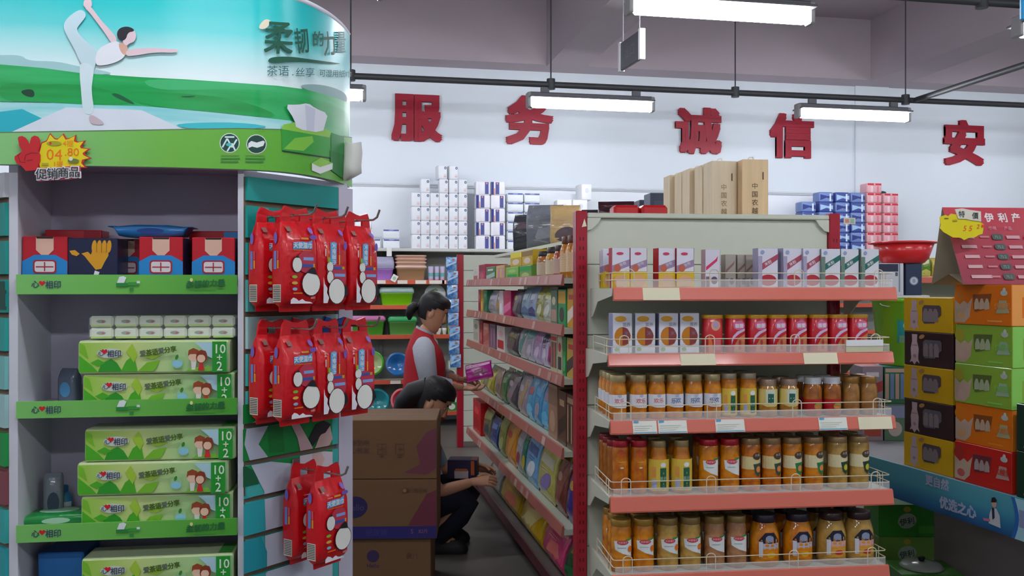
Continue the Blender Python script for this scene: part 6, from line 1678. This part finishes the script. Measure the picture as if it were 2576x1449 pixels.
# ---- things between the end rack and the milk boxes
def behind_goods():
    D = 5.05
    cart = [('#9a8690', '#b04a3c', '#c8c0c8'), ('#5a7a60', '#8a94b4', '#c0b4a8'), ('#8f7f8c', '#a83c34', '#d0c8cc'), ('#2c6a44', '#6a84b0', '#b89a8c'), ('#a092a0', '#b0503c', '#c8b8c0'), ('#3a5a48', '#5a6aa0', '#a88a80')]
    k = 0
    for r in range(2):
        for c, (a, b) in enumerate(((2168, 2222), (2224, 2280))):
            p = W((a + b) / 2, 1000, D); w = (b - a) / FPX * D - .004
            c1, c2, c3 = cart[k]
            put(('bc', k), 'snack_carton', lambda: carton_make(w, .2, .205, c1, c2, c3, k % 4), '%s printed carton, %s tier under the lime bucket' % (('mauve', 'grey green', 'dusty pink', 'bottle green')[k], ('lower', 'upper')[r]), 'carton', (p.x, p.y, TZ + .0005 + r * .2065), RAD(-12)); k += 1
    p = W(2262, 900, 5.15)
    zb = TZ + .0005 + 2 * .2065
    def bucket():
        h = .375
        b = MB().lathe([(.1, 0), (.108, .004), (.145, h - .02), (.155, h - .018), (.155, h), (.142, h), (.102, .01), (.002, .008)], mat('#82cc1c', .25, coat=.4, var=.04), 32, False)
        lab = MB(); lab.map = lambda u, v, hh: ((.109 + (v / h) * .037 + hh) * math.cos(RAD(-92) + u / .13), (.109 + (v / h) * .037 + hh) * math.sin(RAD(-92) + u / .13), v); lab.maxlen = .03
        lab.h = .001
        lab.dp([(-.05, .13), (.05, .13), (.05, .26), (.02, .25), (0, .265), (-.02, .25), (-.05, .26)], '#1f8a8a').de(0, .225, .022, .02, '#8fc8b8').dr(-.04, .13, .04, .17, '#6a9a7a')
        hd = MB().tube([(.15 * math.cos(t), .15 * math.sin(t) * .2 - .15 + .02, h - .03 - .02 * math.sin(t)) for t in [math.pi * q / 8 for q in range(9)]], .003, mat('#c8ccc8', .4), 5)
        return [('bucket_body', b), ('bucket_label', lab), ('bucket_handle', hd)]
    put('bucket', 'plastic_bucket', bucket, 'lime green plastic bucket with teal label behind the yellow milk boxes', 'bucket', (p.x, p.y, zb), RAD(-14))
    zl = zb + .3755
    p = W(2258, 740, 5.1)
    MB().box(-.14, .14, -.09, .09, 0, .016, mat('#dfe4e8', .4), .004).build('white_tray', loc=(p.x, p.y, zl), rz=RAD(-10), label='white tray lying across the lime bucket', cat='tray')
    zl += .0165
    for k, (px, w, c1, c2, c3, lb) in enumerate(((2242, .135, '#d8dce6', '#2a3450', '#b4bcc8', 'white appliance box with navy top under the red basin'), (2299, .088, '#2b3c58', '#32466a', '#b8c4d4', 'navy appliance box with a round white mark under the red basin'))):
        p = W(px, 700, 5.02)
        def mk():
            h = .175
            m = MB().box(-w / 2, w / 2, 0, .11, 0, h, mat(c1, .4, coat=.1), .002); m.front(0, 0, 0)
            if k == 0:
                m.dr(-w / 2, h * .74, w * .28, h * .98, c2).dr(w * .3, h * .1, w * .36, h, '#8a98a8').dr(-w * .4, h * .3, -w * .1, h * .34, c3).dr(w * .16, h * .6, w * .26, h * .72, '#5a6470')
            else:
                m.de(0, h * .45, .024, .024, '#8c9cb4').de(0, h * .45, .019, .019, '#d0d8e4').de(0, h * .45, .009, .012, '#a0aec0')
            return m
        put(('ap', k), 'appliance_box', mk, lb, 'carton', (p.x, p.y, zl), RAD(-12))
    p = W(2281, 650, 5.08); r = .178
    put('rbas', 'wash_basin', lambda: [('basin_bowl', MB().lathe([(r * .56, 0), (r * .62, .005), (r * .74, .03), (r * .9, .112), (r * .86, .112), (r * .58, .012), (.002, .01)], mat('#d8262c', .3, coat=.3, var=.04), 36, False)), ('basin_rim', MB().lathe([(r * .89, .108), (r, .112), (r * 1.01, .116), (r * .98, .121), (r * .86, .118)], mat('#e03034', .3, coat=.3), 36, False))],
        'red plastic basin standing on the appliance boxes', 'basin', (p.x, p.y + .03, zl + .1755), 0)
    # green cartons on the floor under the table
    for k, (c1, c2, h) in enumerate((('#6f9a3c', '#8ab45a', .175), ('#2f8a1e', '#4aa030', .17))):
        p = W(2282, 1300, 4.86); 
        def mk():
            m = MB().box(-.15, .15, 0, .22, 0, h, mat(c1, .5, var=.06), .003); m.front(0, 0, 0)
            m.de(.0, h * .5, .05, .04, '#a8b8a0', 18, .25).dt('伊利', .04, 0, h * .48, '#3a4a40', rot=.2, bold=.02).de(0, h * .86, .02, .015, '#b8a83a').dr(.06, .02, .14, .06, c2)
            return m
        put(('gc', k), 'milk_carton', mk, '%s floor carton, %s of the pair below the table' % (('pale green', 'bright green')[k], ('lower', 'upper')[k]), 'carton', (p.x, p.y, .001 + (.176 if k else 0)), RAD(-12))
    p = W(2318, 1425, 4.55)
    put('lid', 'pot_lid', lambda: [('lid_plate', MB().lathe([(.1, 0), (.105, .004), (.09, .02), (.03, .03), (.003, .031)], mat('#b4bcb4', .3, coat=.3), 24)), ('lid_knob', MB().lathe([(.012, .03), (.016, .04), (.018, .05), (.006, .054)], BLACK, 12))], 'pale round lid lying on the floor box below the table', 'lid', (p.x, p.y, .112), 0)
    put('lbx', 'floor_box', lambda: carton_make(.3, .24, .11, '#4a8a34', '#5a9a40', '#b03a2c', 0), 'low green box on the floor under the round lid', 'carton', (p.x - .02, p.y - .12, .001), RAD(-12))
    # shelf of another rack seen past the basin
    SFk = Frame(W(2290, 700, 6.6)[:2], -11.0)
    t = thing('side_rack', 'rack with a salmon shelf lip seen behind the red basin', 'shelf rack', SFk.o, SFk.rz)
    MB().box(0, 1.0, .40, .42, 0, 1.72, BEIGE).build('back_panel', t)
    for zz in (.5, 1.05, 1.57):
        MB().box(0, 1.0, 0, .40, zz - .025, zz, BEIGE2).build('shelf', t); MB().box(0, 1.0, -.012, -.001, zz - .035, zz + .012, SALMON, .003).build('price_strip', t)
    for xx in (.02, .98):
        MB().box(xx - .02, xx + .02, .36, .40, 0, 1.75, REDPOST).build('post', t)
    for k, (xx, c, h) in enumerate(((.07, '#8fb02c', .16), (.14, '#5a8a24', .17), (.22, '#b8a03a', .15), (.31, '#a8c030', .16))):
        put(('sp', k), 'snack_bag', lambda: pouch_make(.07, h, .05, c, '#c8c060', '#d8d0a0'), ('lime', 'leaf green', 'ochre', 'yellow lime')[k] + ' snack bag on the rack behind the red basin', 'snack bag', SFk.w(xx, .08, 1.5705), SFk.rz)
    for k, (xx, c) in enumerate(((.1, '#3a2c24'), (.2, '#8a6a3c'), (.3, '#6a7a30'), (.4, '#5c3a30'))):
        put(('sq', k), 'snack_bag', lambda: pouch_make(.09, .2, .06, c, '#a89060', '#b8a888'), ('black', 'tan', 'olive', 'brown')[k] + ' snack bag on the second shelf behind the red basin', 'snack bag', SFk.w(xx, .08, 1.0505), SFk.rz)
behind_goods()
# ================================================================== brown cartons in the aisle
def floor_cartons():
    rz = RAD(-9)
    def P(px, D): p = W(px, 1200, D); return p
    band = '#2a2466'
    def mk(i):
        w, d, h = (.62, .42, .286)
        m = MB().box(-w / 2, w / 2, 0, d, 0, h, CARDB, .003); m.front(0, 0, 0)
        if i == 2:
            m.dp([(w / 2 - .003, .05), (w / 2 - .003, h - .04), (w / 2 - .05, h - .06), (w / 2 - .1, h * .55), (w / 2 - .08, h * .25), (w / 2 - .16, .03), (w / 2 - .05, .02)], '#6a3340')
            for j, (t_, v) in enumerate((('防潮防晒', .175), ('小心轻放', .14))): m.dt(t_, .03, -.075, v, '#5a3c34', bold=.012)
            for x in (.045, .13):
                m.dr(x - .02, .12, x + .02, .122, '#5a3c30').dr(x - .02, .17, x + .02, .172, '#5a3c30').dr(x - .021, .12, x - .019, .172, '#5a3c30').dr(x + .019, .12, x + .021, .172, '#5a3c30').dr(x - .001, .125, x + .001, .168, '#5a3c30').dr(x - .016, .144, x + .016, .146, '#5a3c30').dr(x - .008, .108, x + .008, .116, '#5a3c30')
            m.face((0, d / 2, h), (1, 0, 0), (0, 1, 0)).dr(-w / 2 + .01, -.003, w / 2 - .01, .003, '#6a4a2c').dr(-w / 2 + .01, -.03, -w / 2 + .06, .03, '#9a7a50')
        elif i == 1:
            m.dp([(w / 2 - .003, .06), (w / 2 - .003, h - .05), (w / 2 - .05, h - .07), (w / 2 - .13, .08), (w / 2 - .14, .065)], '#682a38')
            m.dp(ell(-.085, .155, .062, .052, 24, .2), '#2a2050').dt('Hello', .042, -.085, .155, '#4a3a6a', bold=.02).dr(-w / 2 + .002, .003, w / 2 - .002, .062, band).dt('纸尿裤', .035, .02, .032, '#3a3478', bold=.02).dt('S', .03, .19, .038, '#7a4c70', bold=.02).dt('82片', .024, .245, .038, '#7a4c70', bold=.02)
            m.dt('婴儿纸尿裤', .022, .21, .235, '#5e4030', bold=.01).de(.155, .235, .012, .012, '#5e4030').de(.155, .235, .009, .009, '#8a6540')
        else:
            m.dp(ell(.03, .2, .03, .03, 16), '#3a2a50').dt('Hello', .028, .03, .155, '#3a2a50', bold=.015).dt('婴儿', .03, .22, .2, '#5e4030', bold=.01)
        for x in (-w / 2, w / 2):
            pass
        return m
    pr = W(1101, 1200, 4.42)
    for i, (px, D, z, lb) in enumerate(((1084, 4.44, 0, 'brown carton at the foot of the stack of three in the aisle'), (1099, 4.42, .2875, 'brown diaper carton with a navy band, middle of the aisle stack'), (1099, 4.43, .575, 'brown carton with a pink patch, topmost of the aisle stack'))):
        e = W(px, 1200, D)
        c = e - Vector((math.cos(rz), math.sin(rz), 0)) * .31
        put(('fc', i), 'cardboard_carton', lambda: mk(i), lb, 'carton', (c.x, c.y, z + .0005), rz, 'brown cartons in the aisle')
floor_cartons()

# ================================================================== people
SKIN = mat('#c08e70', .5, var=.05)
HAIR = mat('#0a080a', .5, var=.1, bump=.12, bscale=150)
VEST = mat('#a80f1e', .7, var=.08, bump=.15, bscale=25)
def skin_mesh(nodes, edges, root):
    me = bpy.data.meshes.new('figure')
    me.from_pydata([n[0] for n in nodes], edges, [])
    o = bpy.data.objects.new('figure', me); COL.objects.link(o)
    md = o.modifiers.new('skin', 'SKIN'); md.use_smooth_shade = True
    for i, n in enumerate(nodes):
        sv = me.skin_vertices[0].data[i]; sv.radius = n[1]; sv.use_root = (i == root)
    sb = o.modifiers.new('sub', 'SUBSURF'); sb.levels = 2; sb.render_levels = 2
    dg = bpy.context.evaluated_depsgraph_get(); dg.update()
    ev = o.evaluated_get(dg); m2 = ev.to_mesh()
    v = [tuple(p.co) for p in m2.vertices]; f = [tuple(p.vertices) for p in m2.polygons]
    ev.to_mesh_clear(); bpy.data.objects.remove(o); bpy.data.meshes.remove(me)
    return v, f
HL = [(-.118, .058, .012, .018), (-.112, .072, -.002, .034), (-.095, .08, -.02, .048), (-.075, .08, -.045, .057), (-.06, .087, -.06, .061), (-.05, .082, -.07, .064), (-.035, .084, -.08, .067), (-.015, .084, -.09, .07),
      (.01, .08, -.096, .073), (.03, .079, -.1, .075), (.045, .086, -.102, .076), (.065, .086, -.102, .077), (.088, .075, -.095, .073), (.108, .05, -.08, .06), (.122, .022, -.052, .04), (.128, -.01, -.02, .012)]
def head_rings(k=1.0, n=24):
    out = []
    for z, xf, xb, yw in HL:
        xc, rx = (xf + xb) / 2, (xf - xb) / 2 * k
        ring = []
        for i in range(n):
            t = 2 * math.pi * i / n
            c, s = math.cos(t), math.sin(t)
            ring.append((xc + rx * c, yw * k * s * (1 - .18 * max(0, c) ** 2), z * (1 + (k - 1) * .8)))
        out.append(ring)
    return out
def head_parts(c, pitch, S=1.0, yawr=0.0, hair_low=-.05):
    R = Matrix.Translation(Vector(c)) @ Matrix.Rotation(yawr, 4, 'Z') @ Matrix.Rotation(pitch, 4, 'Y') @ Matrix.Scale(S, 4)
    m = MB(); m.T = R
    m.loft(head_rings(), SKIN)
    # nose, lips, ears, eyes
    m.loft([[(.076, s * .006, .03) for s in (-1, 1)] + [(.083, 0, .03)], [(.078, -.010, .0), (.078, .010, .0), (.094, 0, .0)], [(.078, -.015, -.02), (.078, .015, -.02), (.106, 0, -.022)], [(.078, -.013, -.032), (.078, .013, -.032), (.096, 0, -.034)]], SKIN)
    lip = mat('#8f4a44', .45)
    m.ball((.084, 0, -.055), (.008, .02, .004), lip, 10, 6); m.ball((.083, 0, -.064), (.008, .018, .005), lip, 10, 6)
    for s in (-1, 1):
        m.ball((.0, s * .073, -.002), (.018, .009, .03), SKIN, 10, 6)
        m.ball((.0755, s * .031, .016), (.006, .012, .003), mat('#a89890', .4), 10, 6)
        m.ball((.079, s * .031, .0165), (.003, .006, .003), BLACK, 8, 5)
        m.ball((.081, s * .032, .038), (.005, .017, .0035), HAIR, 8, 5)
    h = MB(); h.T = R
    rg = head_rings(1.1); n = 24; fs = []; vs = [p for r in rg for p in r]
    for k in range(len(rg) - 1):
        zc = (HL[k][0] + HL[k + 1][0]) / 2
        for i in range(n):
            t = 2 * math.pi * (i + .5) / n; cc = math.cos(t)
            lim = 1.1 if zc > .072 else .62 if zc > .05 else .3 if zc > .02 else .05 if zc > -.0 else -.15 if zc > hair_low else -9
            if cc < lim:
                j = (i + 1) % n; fs.append((k * n + i, k * n + j, (k + 1) * n + j, (k + 1) * n + i))
    h.add(vs, fs, HAIR, True)
    h.ball((-.008, 0, .085), (.098, .083, .058), HAIR, 18, 8)
    return m, h, R
def hand(m, w, d, up, side, S=1.0, curl=.5):
    """palm and five fingers; d along the hand, up = back of the hand, side = towards the thumb"""
    w, d, up, side = Vector(w), Vector(d).normalized(), Vector(up).normalized(), Vector(side).normalized()
    def ring(c, a, b): return [tuple(c + side * a * math.cos(t) + up * b * math.sin(t)) for t in [2 * math.pi * q / 10 for q in range(10)]]
    m.loft([ring(w - d * .02 * S, .023 * S, .019 * S), ring(w + d * .02 * S, .03 * S, .016 * S), ring(w + d * .06 * S, .039 * S, .014 * S), ring(w + d * .088 * S, .037 * S, .011 * S)], SKIN)
    for i, (o, L) in enumerate(((.028, .062), (.010, .07), (-.010, .066), (-.028, .05))):
        p0 = w + d * .078 * S + side * o * S; dd = (d + side * o * 2).normalized(); pts = [p0]; a = curl * .5
        for q in (.45, .32, .23):
            pts.append(pts[-1] + (dd * math.cos(a) - up * math.sin(a)) * L * q * S); a += curl * .8
        m.tube(pts, [.0095 * S, .009 * S, .008 * S, .006 * S], SKIN, 8)
    p0 = w + d * .022 * S + side * .026 * S
    m.tube([p0, p0 + (side * .7 + d * .6) * .03 * S, p0 + (side * .55 + d * 1.1 - up * .3) * .045 * S, p0 + (side * .4 + d * 1.4 - up * .7) * .052 * S], [.013 * S, .011 * S, .0095 * S, .007 * S], SKIN, 8)
def ering(c, rx, ry, n=20, tilt=0.0):
    return [(c[0] + rx * math.cos(t), c[1] + ry * math.sin(t), c[2] - tilt * rx * math.cos(t)) for t in [2 * math.pi * q / n for q in range(n)]]
def limb(m, pts, mt, n=14):
    m.tube([p for p, r in pts], [r for p, r in pts], mt, n)

def standing_person():
    o = W(1062, CY, 5.75); o.z = 0
    t = thing('person', 'person standing in red vest and grey shirt, holding a pink snack bag', 'person', o, -YAW)
    t.scale = (1, 1, .975)
    hc = (.065, 0, 1.375)
    N = [((-.0, 0, .82), (.10, .13)), ((.0, 0, .95), (.085, .115)), ((.0, 0, 1.1), (.085, .115)), ((.01, 0, 1.185), (.065, .085)), ((.015, 0, 1.25), (.042, .045)), ((.035, 0, 1.31), (.042, .042)),
         ((.015, -.13, 1.17), (.035, .035)), ((.055, -.185, .965), (.03, .03)), ((.15, -.15, .93), (.03, .03)), ((.27, -.095, .905), (.023, .023)),
         ((.015, .13, 1.17), (.035, .035)), ((.06, .18, .985), (.03, .03)), ((.15, .13, .96), (.03, .03)), ((.235, .06, .945), (.023, .023)),
         ((-.0, -.085, .76), (.085, .085)), ((.0, -.09, .44), (.055, .055)), ((-.03, -.09, .09), (.036, .036)), ((.09, -.1, .035), (.03, .03)),
         ((-.0, .085, .76), (.085, .085)), ((.0, .09, .44), (.055, .055)), ((-.03, .09, .09), (.036, .036)), ((.09, .1, .035), (.03, .03))]
    E_ = [(0, 1), (1, 2), (2, 3), (3, 4), (4, 5), (3, 6), (6, 7), (7, 8), (8, 9), (3, 10), (10, 11), (11, 12), (12, 13), (0, 14), (14, 15), (15, 16), (16, 17), (0, 18), (18, 19), (19, 20), (20, 21)]
    v, f = skin_mesh(N, E_, 0)
    hm, hh, R = head_parts(hc, RAD(24), .98)
    b = MB(); b.add(v, f, SKIN, True)
    hm.T = None; b.add(hm.v, [], SKIN)
    k = len(b.v) - len(hm.v)
    for q, mi, sm in zip(hm.f, hm.mi, hm.sm):
        b.f.append(tuple(k + i for i in q)); b.mi.append(b.slot(hm.slots[mi])); b.sm.append(sm)
    hand(b, (.275, -.092, .903), (.96, .25, -.1), (.1, -.1, -1), (.1, -.9, .0), .95, .5)
    hand(b, (.24, .056, .944), (.95, -.25, -.15), (-.1, .5, .9), (.2, -.8, .5), .95, .4)
    b.build('body', t)
    # ponytail
    hh.T = R
    hh.ball((-.1, 0, .012), (.02, .022, .022), mat('#3a1a1c', .6), 10, 6)
    hh.T = None
    hh.tube([R @ Vector(p) for p in ((-.1, 0, .01), (-.122, 0, .0), (-.135, 0, -.03), (-.132, 0, -.07), (-.118, 0, -.1))], [.018, .03, .034, .026, .008], HAIR, 12)
    hh.build('hair', t)
    vs = MB()
    vs.loft([ering((.01, 0, .70), .14, .185), ering((.01, 0, .80), .14, .18), ering((.012, 0, .93), .132, .165), ering((.018, 0, 1.05), .13, .16), ering((.012, 0, 1.13), .115, .15), ering((.008, 0, 1.185), .09, .128, 20, .1), ering((.008, 0, 1.225), .07, .09, 20, .25), ering((.012, 0, 1.262), .056, .06, 20, .45)], VEST, False)
    vs.build('vest', t)
    sl = MB(); SH = mat('#a9adb6', .8, var=.06, bump=.2, bscale=60)
    for s in (-1, 1):
        if s < 0:
            pts = [((.02, -.1, 1.19), .05), ((.022, -.14, 1.165), .068), ((.035, -.17, 1.09), .066), ((.055, -.19, .985), .058), ((.075, -.182, .952), .05), ((.13, -.158, .938), .046), ((.165, -.143, .928), .042), ((.182, -.135, .923), .043)]
        else:
            pts = [((.02, .1, 1.19), .05), ((.022, .14, 1.165), .068), ((.04, .17, 1.09), .062), ((.06, .185, .99), .052), ((.11, .155, .97), .047), ((.155, .128, .958), .042), ((.17, .115, .955), .043)]
        m = MB(); limb(m, pts, SH); m.build('sleeve', t)
    MB().loft([ering((.012, 0, 1.245), .058, .062, 20, .45), ering((.018, 0, 1.275), .052, .055, 20, .45)], SH, False).build('collar', t)
    m = MB(); TR = mat('#1c1e2a', .8)
    for s in (-1, 1):
        limb(m, [((.0, s * .07, .86), .11), ((-.0, s * .085, .74), .1), ((.0, s * .09, .45), .075), ((-.02, s * .09, .12), .06), ((-.02, s * .09, .07), .062)], TR)
    m.build('trousers', t)
    for s in (-1, 1):
        MB().loft([[(x, s * .1 + y, z) for x, y in rounded_rect(.25 * k, .09 * k, .04, 3, .03, 0)] for z, k in ((.001, .95), (.02, 1), (.045, .92), (.07, .6))], mat('#1a1a1e', .6)).build('shoe', t)
    # the snack bag in her hands
    p = o + RGT * .365 + FWD * (-.02); 
    q = put('pinkbag', 'snack_bag', lambda: pouch_make(.17, .13, .05, '#b41c8c', '#e8b4dc', '#7a2a5c'), 'glossy magenta snack bag held by the standing person', 'snack bag', (p.x, p.y, .925), 0, None, rot=(RAD(-40), RAD(-12), -YAW))
standing_person()

def crouching_person():
    o = W(1070, CY, 5.3); o.z = 0
    t = thing('person', 'person crouching with dark hair, reaching towards the aisle rack', 'person', o, -YAW)
    N = [((-.15, 0, .26), (.12, .15)), ((-.12, 0, .40), (.1, .13)), ((-.06, 0, .55), (.1, .13)), ((-.02, 0, .64), (.08, .1)), ((.005, 0, .70), (.045, .045)), ((.025, 0, .75), (.045, .045)),
         ((-.02, -.15, .62), (.055, .055)), ((.09, -.2, .36), (.042, .042)), ((.19, -.17, .385), (.036, .036)), ((.28, -.14, .405), (.026, .026)),
         ((-.02, .15, .62), (.055, .055)), ((.1, .2, .40), (.042, .042)), ((.19, .15, .42), (.036, .036)), ((.27, .08, .44), (.026, .026)),
         ((-.14, -.09, .22), (.09, .09)), ((.22, -.12, .30), (.065, .065)), ((.07, -.11, .09), (.04, .04)), ((.2, -.12, .035), (.03, .03)),
         ((-.14, .09, .22), (.09, .09)), ((.22, .12, .30), (.065, .065)), ((.07, .11, .09), (.04, .04)), ((.2, .12, .035), (.03, .03))]
    E_ = [(0, 1), (1, 2), (2, 3), (3, 4), (4, 5), (3, 6), (6, 7), (7, 8), (8, 9), (3, 10), (10, 11), (11, 12), (12, 13), (0, 14), (14, 15), (15, 16), (16, 17), (0, 18), (18, 19), (19, 20), (20, 21)]
    v, f = skin_mesh(N, E_, 0)
    hm, hh, R = head_parts((.045, 0, .835), RAD(34), 1.08, RAD(-8), -.09)
    b = MB(); b.add(v, f, SKIN, True)
    b.add(hm.v, [], SKIN); k = len(b.v) - len(hm.v)
    for q, mi, sm in zip(hm.f, hm.mi, hm.sm):
        b.f.append(tuple(k + i for i in q)); b.mi.append(b.slot(hm.slots[mi])); b.sm.append(sm)
    hand(b, (.285, -.138, .406), (.97, .2, .05), (.0, -.6, .8), (.1, .7, .6), 1.0, .5)
    hand(b, (.275, .078, .441), (.97, -.2, .0), (.0, .6, .8), (.1, -.7, .6), 1.0, .5)
    b.build('body', t)
    hh.T = None
    hh.tube([R @ Vector(p) for p in ((-.06, 0, .05), (-.11, 0, -.02), (-.13, 0, -.1), (-.12, 0, -.18))], [.07, .075, .06, .03], HAIR, 14)
    hh.build('hair', t)
    vs = MB(); 
    vs.loft([ering((-.15, 0, .20), .17, .19), ering((-.15, 0, .32), .165, .19), ering((-.11, 0, .44), .15, .175, 20, .2), ering((-.055, 0, .55), .145, .17, 20, .3), ering((-.03, 0, .62), .125, .15, 20, .4), ering((-.015, 0, .665), .09, .105, 20, .5), ering((.0, 0, .70), .06, .062, 20, .6)], VEST, False)
    vs.build('vest', t)
    for s in (-1, 1):
        m = MB(); limb(m, [((-.02, s * .12, .64), .05), ((-.012, s * .15, .615), .068), ((.03, s * .178, .52), .06), ((.062, s * .192, .44), .058)], mat('#7fa2b4', .8, var=.06)); m.build('sleeve', t)
    TR = mat('#12182a', .85)
    for s in (-1, 1):
        m = MB(); limb(m, [((-.16, s * .08, .25), .12), ((-.1, s * .1, .25), .115), ((.1, s * .12, .30), .095), ((.2, s * .12, .31), .085), ((.245, s * .12, .28), .07), ((.2, s * .12, .21), .066), ((.12, s * .115, .12), .055), ((.09, s * .11, .075), .052)], TR); m.build('trouser_leg', t)
        MB().loft([[(x, s * .115 + y, z) for x, y in rounded_rect(.25 * k, .09 * k, .04, 3, .13, 0)] for z, k in ((.001, .95), (.02, 1), (.045, .92), (.075, .6))], mat('#1a1a1e', .6)).build('shoe', t)
    # box she is handling
    p = W(1165, 1165, 5.28)
    def mk():
        m = MB().box(-.085, .085, -.05, .07, 0, .105, mat('#2a2444', .4), .003); m.front(0, -.05, 0)
        m.dr(-.045, .0, .035, .045, '#b8aeb0').dr(-.04, .042, .03, .056, '#b8602c').dr(.05, .02, .07, .1, '#c0582c').dr(.072, .004, .084, .1, '#1a1826')
        m.face((0, .01, .105), (1, 0, 0), (0, 1, 0)).dr(-.08, -.055, .05, .055, '#4a3450').dr(.05, -.055, .084, .055, '#8a4a50')
        return m
    put('hbox', 'snack_box', mk, 'navy and orange box in the hands of the crouching person', 'food box', (p.x, p.y, .41), RAD(-14))
crouching_person()
